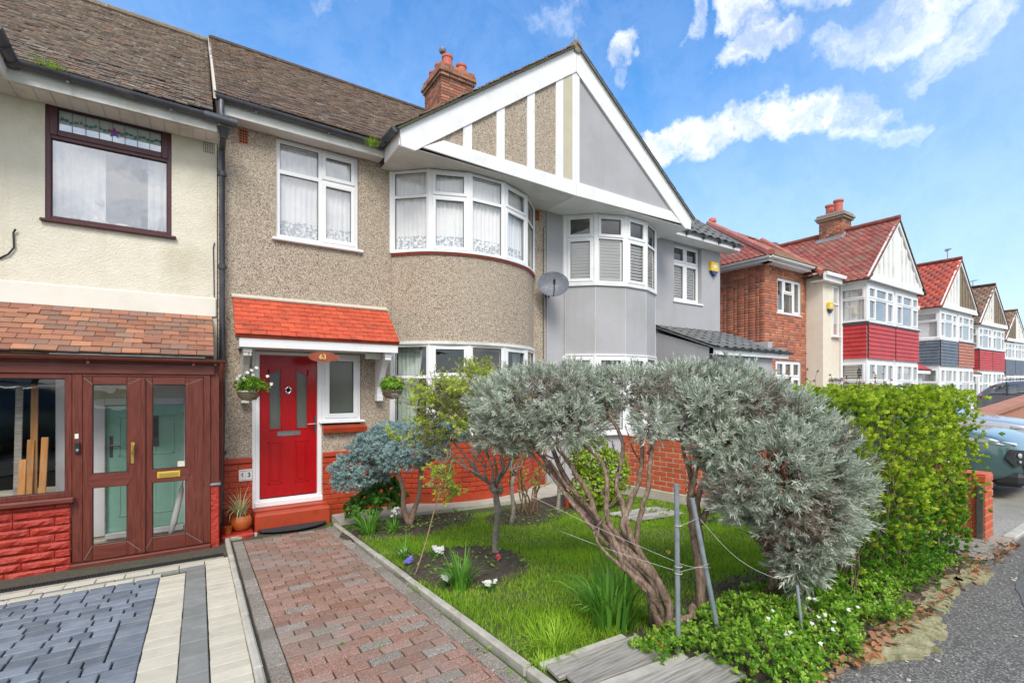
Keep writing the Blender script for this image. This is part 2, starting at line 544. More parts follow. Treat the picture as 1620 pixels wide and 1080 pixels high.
LEAF = (np.array([[0, 0, 0], [-.32, .05, .45], [0, 0, 1], [.32, .05, .45]]), np.array([[0, 3, 2, 1]]))


def gz(y):
    y = min(y, 8.2)
    return 0.0 if y < 1.5 else -.057 * (y - 1.5)


def gzv(y): return np.where(y < 1.5, 0.0, -.057 * (np.minimum(y, 8.2) - 1.5))


def sheet(name, x0, x1, y0, y1, dz, m, flat=None):
    ys = sorted({y0, y1} | {q for q in (1.5, 8.2) if y0 < q < y1})
    b = MB()
    for a, c in zip(ys, ys[1:]):
        b.add([(x0, a, gz(a) + dz), (x1, a, gz(a) + dz), (x1, c, gz(c) + dz), (x0, c, gz(c) + dz)], [(0, 1, 2, 3)])
    return b.build(name, m)

# ------------------------------------------------------------ materials
pebbledash()
mat('cream_render', [(.74, .69, .56), (.80, .76, .64)], rough=.85, bmp=.9, bscale=55, bdist=.012, dirt=(.50, .45, .30), dirt_scale=.9, dirt_amt=(.55, .85), streak=(.48, .43, .31), streak_amt=(.58, .85, .4))
mat('cream_band', [(.76, .73, .64), (.80, .77, .70)], rough=.7, bmp=.1, dirt=(.6, .56, .45), dirt_amt=(.55, .8))
mat('cream_far', [(.72, .66, .54), (.78, .73, .62)], rough=.8, bmp=.2, dirt=(.6, .55, .42), dirt_scale=.8, dirt_amt=(.55, .85))
mat('grey_render', [(.39, .39, .41), (.43, .43, .455)], rough=.8, scale=1.6, bmp=.2, bscale=90, dirt=(.33, .34, .33), dirt_scale=1.1, dirt_amt=(.5, .8), streak=(.30, .305, .30), streak_amt=(.54, .82, .35), streak_scale=1.1)
mat('white_plastic', [(.80, .81, .83), (.84, .85, .86)], rough=.3, scale=2, bmp=.0, dirt=(.66, .66, .63), dirt_scale=2.2, dirt_amt=(.58, .85))
mat('white_paint', [(.78, .79, .80), (.84, .84, .84)], rough=.5, scale=3, bmp=.12, bscale=30, dirt=(.62, .61, .56), dirt_scale=2.5, dirt_amt=(.55, .8), streak=(.56, .56, .52), streak_amt=(.58, .85, .3))
mat('old_white_paint', [(.70, .70, .66), (.80, .80, .77)], rough=.6, scale=4, bmp=.2, bscale=40, dirt=(.42, .41, .33), dirt_scale=2, dirt_amt=(.48, .7))
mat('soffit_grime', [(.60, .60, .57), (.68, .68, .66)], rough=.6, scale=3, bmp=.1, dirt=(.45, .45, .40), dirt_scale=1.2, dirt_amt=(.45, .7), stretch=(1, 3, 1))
mat('beige_panel', [(.50, .46, .34), (.56, .52, .40)], rough=.8, bmp=.2)
mat('black_gasket', [(.02, .02, .02)], rough=.5, bmp=0)
mat('gutter_plastic', [(.055, .058, .07), (.085, .09, .11)], rough=.32, scale=5, bmp=.05, dirt=(.2, .2, .18), dirt_scale=4, dirt_amt=(.58, .8))
mat('pipe_plastic', [(.035, .038, .045), (.06, .065, .075)], rough=.35, scale=5, bmp=.05, dirt=(.16, .15, .13), dirt_scale=5, dirt_amt=(.6, .8))
mat('brown_woodgrain', [(.085, .018, .012), (.19, .048, .030)], rough=.38, scale=14, stretch=(6, 6, .35), bmp=.25, bscale=40, dirt=(.22, .09, .07), dirt_scale=3, dirt_amt=(.6, .85))
mat('brown_woodgrain_across', [(.10, .022, .015), (.19, .050, .033)], rough=.4, scale=14, stretch=(.35, 6, 6), bmp=.25, bscale=40, dirt=(.24, .11, .09), dirt_scale=3, dirt_amt=(.6, .85))
mat('brown_window', [(.060, .016, .022), (.10, .028, .034)], rough=.35, scale=14, stretch=(2, 2, 2), bmp=.1)
mat('red_door', [(.36, .004, .007), (.46, .006, .010)], rough=.22, scale=14, stretch=(5, 5, .4), bmp=.12, bscale=50, coat=.3)
mat('green_door', [(.30, .62, .47), (.34, .66, .51)], rough=.4, bmp=.05)
mat('red_tile_paint', [(.44, .060, .026), (.58, .10, .042)], rough=.7, scale=9, bmp=.4, bscale=50, var=.12, dirt=(.22, .055, .035), dirt_scale=5, dirt_amt=(.54, .68))
mat('red_brick_paint', [(.38, .045, .016), (.50, .072, .026)], rough=.45, scale=8, bmp=.25, bscale=40, var=.07, dirt=(.24, .04, .022), dirt_scale=4, dirt_amt=(.50, .72))
mat('split_stone_paint', [(.32, .022, .012), (.47, .045, .024)], rough=.5, scale=12, bmp=1.0, bscale=22, bdist=.02, var=.08, dirt=(.25, .03, .03), dirt_scale=6, dirt_amt=(.55, .8))
_rt = [(.17, .105, .075), (.12, .085, .065), (.22, .135, .095), (.17, .135, .105), (.10, .08, .07), (.23, .19, .15)]
mat('old_roof_tile', [(.06, .045, .035), (.16, .11, .08), (.28, .23, .18)], rough=.9, scale=22, bmp=1.0, bscale=40, bdist=.015, pieces=_rt, var=.28, dirt=(.40, .37, .31), dirt_scale=16, dirt_amt=(.60, .70))
mat('old_roof_tile_green', [(.06, .05, .037), (.16, .12, .085), (.27, .23, .17)], rough=.9, scale=22, bmp=1.0, bscale=40, bdist=.015, pieces=_rt, var=.28, dirt=(.42, .40, .32), dirt_scale=14, dirt_amt=(.56, .68))
mat('porch_roof_tile', [(.30, .12, .07), (.44, .20, .11)], rough=.8, scale=14, bmp=.4, bscale=50, pieces=[(.34, .15, .085), (.30, .14, .085), (.23, .14, .105), (.17, .115, .095), (.40, .19, .11), (.28, .12, .08), (.23, .10, .07)], var=.16,
    dirt=(.20, .17, .12), dirt_scale=5, dirt_amt=(.55, .75))
mat('grey_roof_tile', [(.10, .105, .11), (.17, .175, .17)], rough=.8, scale=12, bmp=.3, var=.1, dirt=(.24, .25, .21), dirt_scale=4, dirt_amt=(.55, .75))
mat('far_tile_red', [(.32, .075, .06), (.42, .12, .09)], rough=.85, scale=6, bmp=.3, pieces=[(.40, .12, .10), (.33, .10, .09), (.26, .12, .10), (.45, .17, .13), (.30, .07, .06)], var=.14, dirt=(.28, .23, .18), dirt_scale=1.5, dirt_amt=(.5, .75))
mat('far_tile_brown', [(.20, .13, .09), (.32, .21, .15)], rough=.85, scale=6, bmp=.3, pieces=[(.30, .17, .11), (.22, .14, .10), (.34, .22, .15), (.26, .19, .14)], var=.18, dirt=(.3, .26, .18), dirt_scale=1.5, dirt_amt=(.55, .75))
mat('far_tile_bright', [(.50, .08, .05), (.58, .13, .08)], rough=.85, scale=6, bmp=.3, pieces=[(.55, .12, .08), (.46, .10, .07), (.34, .11, .09)], var=.12)
mat('ridge_red', [(.42, .13, .10), (.50, .18, .13)], rough=.8, scale=8, bmp=.2, var=.1)
mat('band_red', [(.44, .028, .030), (.52, .040, .042)], rough=.5, scale=3, bmp=.1, var=.07)
mat('band_slate', [(.09, .11, .15), (.14, .17, .22)], rough=.5, scale=3, bmp=.1, var=.1)
mat('band_terracotta', [(.40, .14, .09), (.48, .19, .13)], rough=.6, scale=3, bmp=.1, var=.1)
mat('dark_grey_paint', [(.055, .06, .075), (.075, .08, .10)], rough=.5, bmp=.05)
mat('brown_timber', [(.16, .12, .08), (.30, .24, .17)], rough=.8, scale=8, stretch=(4, 4, .4), bmp=.3)
mat('old_brick', [(.30, .12, .07), (.42, .18, .11)], rough=.9, scale=18, bmp=.5, bscale=60, pieces=[(.45, .15, .08), (.36, .13, .08), (.24, .11, .08), (.16, .09, .075), (.52, .22, .12), (.40, .20, .13)], var=.15, dirt=(.10, .075, .06), dirt_scale=4, dirt_amt=(.52, .7))
mat('mixed_brick', [(.36, .13, .08), (.48, .20, .12)], rough=.9, scale=12, bmp=.4, bscale=60, pieces=[(.56, .17, .09), (.48, .15, .08), (.38, .13, .08), (.24, .10, .08), (.58, .24, .14), (.45, .19, .12), (.50, .16, .09)], var=.15)
mat('garden_brick', [(.50, .085, .03), (.60, .13, .05)], rough=.6, scale=14, bmp=.3, bscale=50, var=.12, dirt=(.56, .34, .28), dirt_scale=6, dirt_amt=(.60, .78))
mat('mortar', [(.50, .46, .38), (.60, .55, .46)], rough=.95, scale=20, bmp=.4)
mat('mortar_dark', [(.26, .22, .17), (.36, .31, .25)], rough=.95, scale=20, bmp=.4)
mat('mortar_yellow', [(.50, .42, .24), (.60, .52, .34)], rough=.95, scale=14, bmp=.4)
mat('terracotta_pot', [(.50, .12, .085), (.58, .17, .12)], rough=.7, scale=12, bmp=.2, dirt=(.2, .1, .08), dirt_scale=6, dirt_amt=(.55, .75))
mat('glazed_pot', [(.42, .10, .02), (.56, .15, .03)], rough=.12, scale=8, bmp=.05, coat=.6, dirt=(.60, .45, .32), dirt_scale=7, dirt_amt=(.66, .78))
mat('lead', [(.18, .19, .2), (.30, .31, .32)], rough=.5, scale=8, bmp=.3, metal=.2)
mat('grey_paver', [(.13, .16, .20), (.20, .225, .26)], rough=.7, scale=10, bmp=.5, bscale=60, var=.26, dirt=(.22, .24, .25), dirt_scale=3, dirt_amt=(.55, .8))
mat('mid_paver', [(.19, .20, .19), (.25, .255, .24)], rough=.75, scale=10, bmp=.35, bscale=80, var=.10)
mat('pale_paver', [(.50, .47, .37), (.60, .56, .46)], rough=.75, scale=10, bmp=.3, bscale=80, var=.09, dirt=(.40, .37, .29), dirt_scale=5, dirt_amt=(.55, .8))
aggregate('path_brick', [(.27, .145, .105), (.35, .195, .145), (.19, .125, .10), (.45, .29, .23), (.30, .17, .13)], scale=210, dirt=(.23, .21, .18), da=(.46, .66), ds=1.6)
aggregate('path_brick_grey', [(.22, .19, .155), (.31, .27, .23), (.16, .14, .12), (.42, .38, .33)], scale=210, dirt=(.22, .2, .17), da=(.46, .66), ds=1.6)
aggregate('asphalt', [(.075, .072, .068), (.13, .125, .118), (.19, .185, .172), (.10, .097, .092), (.30, .29, .265), (.085, .082, .078)], scale=120, dirt=(.125, .12, .108), da=(.45, .7), ds=.8)
aggregate('asphalt_patch', [(.085, .087, .09), (.13, .132, .136), (.18, .182, .184), (.10, .102, .106)], scale=190, dirt=(.13, .128, .12), da=(.5, .7), ds=1.4)
aggregate('road_asphalt', [(.05, .05, .052), (.08, .08, .08), (.11, .11, .108)], scale=90, dirt=(.07, .07, .07))
aggregate('concrete_ground', [(.30, .28, .24), (.36, .34, .29), (.22, .21, .18), (.40, .38, .33)], scale=120, dirt=(.20, .19, .15), da=(.45, .65), ds=1.0)
mat('kerb_concrete', [(.38, .36, .31), (.50, .48, .42)], rough=.9, scale=9, bmp=.5, bscale=60, var=.06, dirt=(.27, .25, .19), dirt_scale=4, dirt_amt=(.5, .7))
mat('mossy_concrete', [(.17, .15, .10), (.33, .31, .17), (.52, .48, .34)], rough=.95, scale=11, detail=9, nrough=.7, bmp=1.0, bscale=26, bdist=.015, dirt=(.16, .17, .07), dirt_scale=13, dirt_amt=(.52, .60))
mat('wall_footing', [(.40, .39, .31), (.52, .50, .42)], rough=.95, scale=8, bmp=.5, bscale=40, dirt=(.30, .31, .22), dirt_scale=4)
mat('sand_joint', [(.05, .045, .033), (.10, .09, .065)], rough=1, scale=30, bmp=.4, dirt=(.07, .11, .03), dirt_scale=4, dirt_amt=(.52, .66))
mat('soil', [(.045, .035, .025), (.095, .075, .055)], rough=1, scale=14, bmp=1, bscale=30, bdist=.03)
mat('lawn_earth', [(.05, .075, .02), (.09, .12, .035)], rough=1, scale=8, bmp=.6, bscale=40, bdist=.02)
mat('grass_ground', [(.05, .10, .02), (.09, .15, .03)], rough=1, scale=3, bmp=.5, bscale=40, bdist=.02)
mat('plank_wood', [(.17, .155, .135), (.30, .285, .25), (.42, .40, .36)], rough=.85, scale=9, stretch=(.5, 7, 7), bmp=.6, bscale=22, var=.12, dirt=(.20, .185, .16), dirt_scale=4, dirt_amt=(.62, .85))
mat('orange_wood', [(.40, .17, .045), (.55, .28, .09)], rough=.7, scale=8, stretch=(5, 5, .6), bmp=.2, var=.3)
mat('galvanised', [(.24, .29, .33), (.36, .41, .45)], rough=.45, scale=18, bmp=.15, metal=.4, dirt=(.22, .22, .21), dirt_scale=8, dirt_amt=(.55, .75))
mat('wire', [(.55, .54, .50)], rough=.5, bmp=0)
mat('strap_metal', [(.11, .115, .11), (.17, .175, .165)], rough=.5, scale=20, bmp=.3, metal=.5)
mat('bark_lavender', [(.11, .070, .048), (.22, .15, .11), (.36, .27, .21)], rough=.95, scale=20, stretch=(2.4, 2.4, .8), bmp=1.0, bscale=30, bdist=.015)
mat('bark_apple', [(.19, .16, .13), (.33, .29, .25)], rough=.95, scale=30, bmp=.9, bscale=45, bdist=.01, dirt=(.36, .33, .30), dirt_scale=14, dirt_amt=(.5, .65))
mat('bark_conifer', [(.27, .17, .12), (.42, .29, .22)], rough=.95, scale=24, bmp=.8, bscale=40, bdist=.01)
mat('twig', [(.16, .11, .08), (.25, .19, .14)], rough=.9, bmp=0)
mat('red_stem', [(.17, .085, .055), (.24, .16, .10)], rough=.7, bmp=0)
mat('cane', [(.24, .15, .09), (.32, .21, .13)], rough=.7, bmp=0)
leafmat('lavender_leaf', [(.25, .31, .23), (.39, .45, .36), (.53, .58, .48), (.68, .72, .62)], .2, .7)
leafmat('lavender_dry', [(.22, .17, .13), (.32, .27, .22), (.40, .38, .33)], .1, .8)
leafmat('spruce_leaf', [(.13, .24, .23), (.22, .34, .33), (.32, .44, .43), (.42, .53, .51)], .1, .6)
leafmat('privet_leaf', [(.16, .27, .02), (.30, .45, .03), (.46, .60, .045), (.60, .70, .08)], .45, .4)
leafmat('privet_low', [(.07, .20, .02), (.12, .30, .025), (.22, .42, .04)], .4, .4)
leafmat('euonymus_leaf', [(.14, .27, .02), (.30, .45, .03), (.48, .58, .05)], .3, .35)
leafmat('rose_leaf', [(.26, .42, .04), (.42, .56, .06), (.58, .68, .10), (.40, .34, .10)], .45, .4)
leafmat('ground_leaf', [(.07, .19, .015), (.15, .33, .025), (.26, .48, .04), (.38, .52, .08)], .35, .4)
leafmat('herb_leaf', [(.04, .14, .02), (.08, .22, .03), (.14, .30, .05)], .3, .4)
leafmat('blade_leaf', [(.07, .22, .03), (.13, .33, .04), (.20, .42, .06)], .35, .35)
leafmat('grass_blade', [(.20, .38, .02), (.30, .52, .03), (.40, .62, .05), (.52, .68, .10)], .45, .5)
leafmat('gutter_grass', [(.22, .36, .02), (.36, .50, .04)], .4, .5)
leafmat('spider_leaf', [(.16, .30, .08), (.45, .50, .26), (.62, .58, .36), (.40, .30, .18)], .3, .5)
leafmat('dead_leaf', [(.26, .11, .05), (.38, .18, .08), (.48, .27, .15), (.22, .13, .08)], .15, .7)
leafmat('petal_white', [(.78, .78, .72), (.86, .86, .84)], .3, .6)
leafmat('petal_red', [(.50, .02, .02), (.42, .06, .03)], .2, .6)
leafmat('petal_pink', [(.75, .05, .10), (.80, .12, .15)], .2, .6)
leafmat('petal_purple', [(.14, .10, .50), (.22, .2, .65)], .2, .6)
leafmat('petal_yellow', [(.80, .55, .03)], .2, .6)
mat('basket_wicker', [(.13, .095, .06), (.30, .23, .16)], rough=.9, scale=30, stretch=(1, 1, 5), bmp=.8, bscale=50, bdist=.01)
mat('chrome', [(.7, .7, .7)], rough=.12, metal=1, bmp=0)
mat('steel_handle', [(.35, .34, .32)], rough=.25, metal=1, bmp=0)
mat('brass', [(.72, .50, .12), (.80, .58, .18)], rough=.3, metal=.8, bmp=0)
mat('brass_yellow', [(.70, .50, .05)], rough=.35, metal=.3, bmp=0)
mat('rubber_mat', [(.020, .024, .030), (.045, .05, .058)], rough=.8, scale=40, bmp=.6, bscale=120, dirt=(.09, .09, .08), dirt_scale=8, dirt_amt=(.58, .75))
mat('plaque_wood', [(.22, .035, .012), (.34, .075, .025)], rough=.3, scale=9, stretch=(1, 1, 6), bmp=.05, coat=.4)
mat('gold_paint', [(.80, .62, .20)], rough=.4, bmp=0)
mat('ceramic', [(.80, .80, .76)], rough=.2, bmp=0)
mat('blue_print', [(.03, .05, .28)], rough=.4, bmp=0)
mat('grey_print', [(.25, .23, .22)], rough=.4, bmp=0)
mat('alarm_yellow', [(.85, .55, .01)], rough=.35, bmp=0)
mat('alarm_blue', [(.02, .05, .16)], rough=.35, bmp=0)
mat('terracotta_vent', [(.42, .13, .06), (.50, .17, .08)], rough=.9, bmp=.2)
mat('cream_vent', [(.66, .63, .50)], rough=.9, bmp=.2)
mat('dark_hole', [(.012, .011, .010)], rough=1, bmp=0)
mat('dish_grey', [(.09, .105, .135), (.13, .145, .18)], rough=.5, scale=4, bmp=0, dirt=(.28, .29, .31), dirt_scale=9, dirt_amt=(.5, .8))
mat('room_wall', [(.26, .245, .22)], rough=.9, bmp=0)
mat('room_floor', [(.12, .09, .07)], rough=.9, bmp=0)
mat('blind_white', [(.80, .80, .78)], rough=.5, bmp=0)
mat('curtain_green', [(.42, .50, .43), (.50, .57, .50)], rough=.8, bmp=0, scale=3)
mat('car_teal', [(.075, .14, .14), (.08, .145, .145)], rough=.22, metal=.35, bmp=0, coat=1)
mat('car_grey', [(.15, .16, .18), (.16, .17, .19)], rough=.25, metal=.4, bmp=0, coat=1)
mat('car_silver', [(.45, .47, .50)], rough=.25, metal=.5, bmp=0, coat=1)
mat('car_dark', [(.02, .022, .026)], rough=.25, metal=.2, bmp=0, coat=1)
mat('car_trim', [(.020, .021, .023)], rough=.55, bmp=0)
mat('tyre', [(.018, .018, .018)], rough=.8, bmp=0)
mat('alloy', [(.40, .41, .42)], rough=.3, metal=.9, bmp=0)
mat('lamp_lens', [(.60, .63, .66)], rough=.1, metal=.4, bmp=0, coat=1)
mat('lamp_dark', [(.05, .055, .06)], rough=.1, metal=.4, bmp=0, coat=1)
mat('bin_plastic', [(.05, .055, .06)], rough=.5, bmp=0)
mat('orange_wall', [(.36, .16, .10), (.44, .21, .14)], rough=.8, scale=3, bmp=.2)
glassmat('glass', base=.05, gain=1.8, wob=.05)
glassmat('glass_bright', base=.24, gain=1.6, wob=.06)
glassmat('glass_sky', base=.42, gain=1.6, wob=.06)
glassmat('glass_porch', base=.03, gain=1.8, wob=.07)
glassmat('glass_car', tint=(.25, .30, .32), base=.12, gain=1.6)


def netmat():
    m, nt, N, L, b, out = nodes('net_fabric')
    L.new(mixc(nt, noise(nt, pos(nt), 5, 3), (.86, .87, .88), (.92, .92, .92)), b.inputs['Base Color'])
    b.inputs['Roughness'].default_value = .9
    t = N.new('ShaderNodeBsdfTranslucent'); t.inputs[0].default_value = (.9, .9, .9, 1)
    tr = N.new('ShaderNodeBsdfTransparent')
    m1 = N.new('ShaderNodeMixShader'); m1.inputs[0].default_value = .05
    L.new(b.outputs[0], m1.inputs[1]); L.new(t.outputs[0], m1.inputs[2])
    m2 = N.new('ShaderNodeMixShader'); m2.inputs[0].default_value = .03
    L.new(m1.outputs[0], m2.inputs[1]); L.new(tr.outputs[0], m2.inputs[2]); L.new(m2.outputs[0], out.inputs[0])
    MATS['net_fabric'] = m


def lacemat():
    m, nt, N, L, b, out = nodes('lace_fabric')
    P = pos(nt)
    f = mrange(nt, noise(nt, P, 26, 3, .6), .44, .56)
    L.new(mixc(nt, f, (.36, .39, .42), (.86, .87, .88)), b.inputs['Base Color']); b.inputs['Roughness'].default_value = .9
    MATS['lace_fabric'] = m


def frosted():
    m, nt, N, L, b, out = nodes('frosted_glass')
    P = pos(nt)
    sep = N.new('ShaderNodeSeparateXYZ'); L.new(P, sep.inputs[0])
    L.new(mixc(nt, noise(nt, P, 60, 4), (.09, .10, .09), (.16, .17, .15)), b.inputs['Base Color'])
    b.inputs['Roughness'].default_value = .16; b.inputs['Specular IOR Level'].default_value = .8
    bump(nt, b, noise(nt, P, 70, 3), .25, .004)
    MATS['frosted_glass'] = m


netmat(); lacemat(); frosted()

# ------------------------------------------------------------ the setting
struct(sheet('ground', -400, 400, -400, 600, -.03, 'grass_ground'))
struct(sheet('pavement', -60, 90, -2.4, 1.22, .004, 'asphalt'))


def jag(pts, step=.06, amp=.012, seed=3):
    r_ = random.Random(seed); out = []
    for i in range(len(pts)):
        (x0, y0), (x1, y1) = pts[i], pts[(i + 1) % len(pts)]; n = max(1, int(math.hypot(x1 - x0, y1 - y0) / step))
        for k in range(n): t = k / n; out.append((x0 + (x1 - x0) * t + r_.gauss(0, amp), y0 + (y1 - y0) * t + r_.gauss(0, amp)))
    return out


def flat(name, pts, z, m):
    b = MB(); b.add([(x, y, z) for x, y in pts], [tuple(range(len(pts)))]); return struct(b.build(name, m))


flat('pavement_patch', jag([(4.75, .30), (9.5, .34), (9.5, 1.08), (6.4, 1.02), (5.35, .96), (4.55, .74)], .12, .006), .009, 'asphalt_patch')
flat('pavement_patch', jag([(2.0, -.9), (4.4, -.6), (4.3, .28), (3.2, .30), (2.1, .1)], .12, .006), .008, 'asphalt_patch')
b = MB()
struct(sheet('verge', -60, 90, -4.0, -2.45, .03, 'grass_ground'))
struct(sheet('road', -60, 90, -11.5, -4.15, -.026, 'road_asphalt'))
struct(sheet('far_pavement', -60, 90, -14.5, -11.65, .01, 'asphalt'))
for y in (-4.15, -11.65):
    k = MB()
    x = -40
    while x < 60:
        k.rbox(x, x + .905, y, y + .15, -.1, .05, .012); x += .915
    struct(k.build('road_kerb', 'kerb_concrete'))['kind'] = 'structure'
struct(sheet('front_yard', 5.9, 11.9, 1.22, 7.3, .003, 'concrete_ground'))
struct(sheet('neighbour_yard', 11.92, 80, 1.22, 9.0, .003, 'concrete_ground'))
drive = struct(sheet('driveway', -8, .255, 1.22, 7.3, -.022, 'sand_joint'))
path = struct(sheet('path', .30, 1.44, 1.22, 7.3, -.022, 'sand_joint'))


def masters(lib, size, m, bevel=.004, skew=0):
    """a handful of slightly different block meshes to share"""
    out = []
    for i in range(lib):
        b = MB(); sx, sy, sz = size
        j = lambda: random.uniform(-.0015, .0015)
        b.rbox(-sx / 2 + j(), sx / 2 + j(), -sy / 2 + j(), sy / 2 + j(), -sz, 0 + j(), bevel)
        out.append(b.mesh('block', m))
    return out


def ray_visible(x, y, z, m=60):
    """inside the photograph, with a margin (pixels of the 1620-wide photo)"""
    S_, C_ = math.sin(R(33.3)), math.cos(R(33.3))
    d = x * S_ + y * C_
    if d < .3: return False
    u = 810 + 754 * (x * C_ - y * S_) / d; v = 612 - 754 * (z - 1.55) / d
    return -m < u < 1620 + m and -m < v < 1080 + m


def paver(ms, x, y, rot=0, parent=None, dz=0, name='paver'):
    if not ray_visible(x, y, gz(y), 160): return None
    s = -.057 if y > 1.5 else 0
    o = link(name, random.choice(ms), parent, loc=(x, y, gz(y) + .004 + dz + random.uniform(-.002, .002)))
    o.rotation_euler = (math.atan(s) + random.uniform(-.006, .006), random.uniform(-.008, .008), rot)
    return o


# neighbour's driveway: grey field, pale courses, mid grey course
gp_big = [masters(4, (.170, .113, .05), 'grey_paver', .004), masters(4, (.125, .113, .05), 'grey_paver', .004), masters(4, (.092, .113, .05), 'grey_paver', .004)]
pale_l = masters(4, (.194, .147, .05), 'pale_paver', .003); pale_s = masters(4, (.20, .096, .05), 'pale_paver', .003)
mid = masters(4, (.150, .236, .05), 'mid_paver')
pale_top = masters(3, (.205, .142, .05), 'pale_paver'); pale_thin = masters(3, (.20, .085, .05), 'pale_paver'); mid_thin = masters(3, (.236, .062, .05), 'mid_paver')
white_p = masters(2, (.236, .10, .05), 'pale_paver')
y = 5.66
while y > 2.5:
    paver(pale_s, .158, y, 0, drive); y -= .104
y = 5.60
while y > 2.5:
    paver(mid, -.025, y, 0, drive); y -= .242
y = 5.46
while y > 2.5:
    paver(pale_l, -.203, y, 0, drive); y -= .156
x = .155
while x > -3:
    paver(pale_top, x, 5.80, 0, drive); x -= .212
x = -.04
while x > -3:
    paver(mid_thin, x, 5.695, 0, drive); x -= .242
x = -.40
while x > -3:
    paver(pale_thin, x, 5.615, 0, drive); x -= .206
y = 5.495; row = 0
while y > 2.3:
    x = -.305
    # step the row edge: rows alternate wide and narrow stretchers
    while x > -3.2:
        k = random.choice((0, 0, 1, 1, 2)) if row % 2 else random.choice((0, 1, 0))
        w = (.174, .129, .096)[k]
        paver(gp_big[k], x - w / 2, y, 0, drive); x -= w + .009
    y -= .126; row += 1

# the garden path: pinkish brick pavers laid broken-bond with a soldier edge of grey setts
pb = masters(7, (.190, .0895, .05), 'path_brick', .004) + masters(1, (.190, .0895, .05), 'path_brick_grey', .004)
pe = masters(4, (.100, .194, .05), 'path_brick_grey', .005)
y = 6.46; row = 0
while y > 1.45:
    x0, xe = .440, 1.372
    x = x0 - (.100 if row % 2 else 0)
    while x < xe - .02:
        a, c = max(x, x0), min(x + .197, xe)
        if c - a > .025:
            o = paver(pb, (a + c) / 2, y, 0, path)
            if o is not None and c - a < .19: o.scale = ((c - a) / .197, 1, 1)
        x += .2005
    y -= .1015; row += 1
y = 6.42
while y > 1.4:
    paver(pe, 1.395 + .03, y, 0, path, .003); paver(pe, .385 - .0, y, 0, path, .003); y -= .2015


def kerb_run(name, p0, p1, w, h, dz, n, m='kerb_concrete'):
    p0, p1 = Vector(p0), Vector(p1); L_ = (p1 - p0).length / n
    ang = math.atan2(p1.y - p0.y, p1.x - p0.x)
    me = MB().rbox(-L_ / 2 + .003, L_ / 2 - .003, -w / 2, w / 2, -h, 0, .012).mesh('kerb', m)
    par = None
    for i in range(n):
        c = p0.lerp(p1, (i + .5) / n)
        dirx = (p1 - p0).normalized()
        sl = (gz(c.y + .1) - gz(c.y - .1)) / .2 * dirx.y
        o = link(name, me, None, loc=(c.x, c.y, gz(c.y) + dz + random.uniform(-.004, .004)), rot=(0, -math.atan(sl), ang + random.uniform(-.006, .006)))
        o['kind'] = 'structure'


kerb_run('path_kerb', (.285, 6.70), (.285, 1.3), .05, .15, .03, 6)
kerb_run('path_kerb', (1.52, 6.62), (1.555, 1.3), .055, .15, .03, 6)
kerb_run('path_kerb', (.31, 6.74), (.62, 6.80), .05, .12, .022, 1)
# drain channel before the neighbour's porch
dr = MB(); dr.box(-3, .22, 5.93, 6.05, -.5, gz(5.99) + .006)
o = struct(dr.build('drain_channel', 'kerb_concrete'))
g = MB()
x = -3
while x < .2:
    g.box(x, x + .012, 5.94, 5.995, -.4, gz(5.97) + .018); x += .024
g.box(-3, .22, 5.933, 5.943, -.4, gz(5.97) + .02); g.box(-3, .22, 5.992, 6.002, -.4, gz(5.97) + .02)
g.build('drain_grate', 'car_trim', o)

# lawn earth, flower bed soil
struct(sheet('lawn_soil', 1.56, 5.88, 1.22, 6.98, .0, 'lawn_earth'))


def soil_patch(name, cx, cy, rx, ry, h=.05, n=26, m='soil'):
    V = []; F = []
    for j in range(n + 1):
        for i in range(n + 1):
            u, v = i / n * 2 - 1, j / n * 2 - 1
            # square to disc
            a = u * math.sqrt(1 - v * v / 2); c = v * math.sqrt(1 - u * u / 2)
            r = min(1, math.hypot(a, c))
            x_, y_ = cx + a * rx, cy + c * ry
            V.append((x_, y_, gz(y_) + .005 + h * (1 - r ** 3) + random.uniform(-.006, .022) * (1 - r * .6)))
    for j in range(n):
        for i in range(n):
            k = j * (n + 1) + i; F.append((k, k + 1, k + n + 2, k + n + 1))
    b = MB(); b.add(V, F); return struct(b.build(name, m))


soil_patch('flower_bed', 2.12, 4.05, .62, .66, .03)
soil_patch('flower_bed', 2.35, 5.85, .95, .55, .03)
soil_patch('flower_bed', 3.75, 5.35, .62, .5, .05)
soil_patch('flower_bed', 4.0, 1.75, 2.25, .60, .03, 40)
soil_patch('flower_bed', 4.9, 5.6, .8, .7, .06)
b = MB(); b.slab([(1.56, 6.55, gz(6.55) + .05), (5.9, 5.9, gz(5.9) + .05), (5.9, 7.0, gz(7) + .07), (1.56, 7.0, gz(7) + .07)], (0, 0, 1), .1)
struct(b.build('house_footing', 'wall_footing'))

# ------------------------------------------------------------ laying tiles and bricks
CAMP = np.array([0, 0, 1.55])


def gable_wall(b, x0, x1, ze=5.15, zr=8.05, y0=7.541, y1=15.0, yr=11.2, zb=-.5):
    V = [(x, y, z) for x in (x0, x1) for y, z in ((y0, zb), (y1, zb), (y1, ze - .2), (yr, zr), (y0, ze))]
    b.add(V, [(0, 1, 2, 3, 4), (9, 8, 7, 6, 5)] + [(i, i + 5, (i + 1) % 5 + 5, (i + 1) % 5) for i in range(5)])


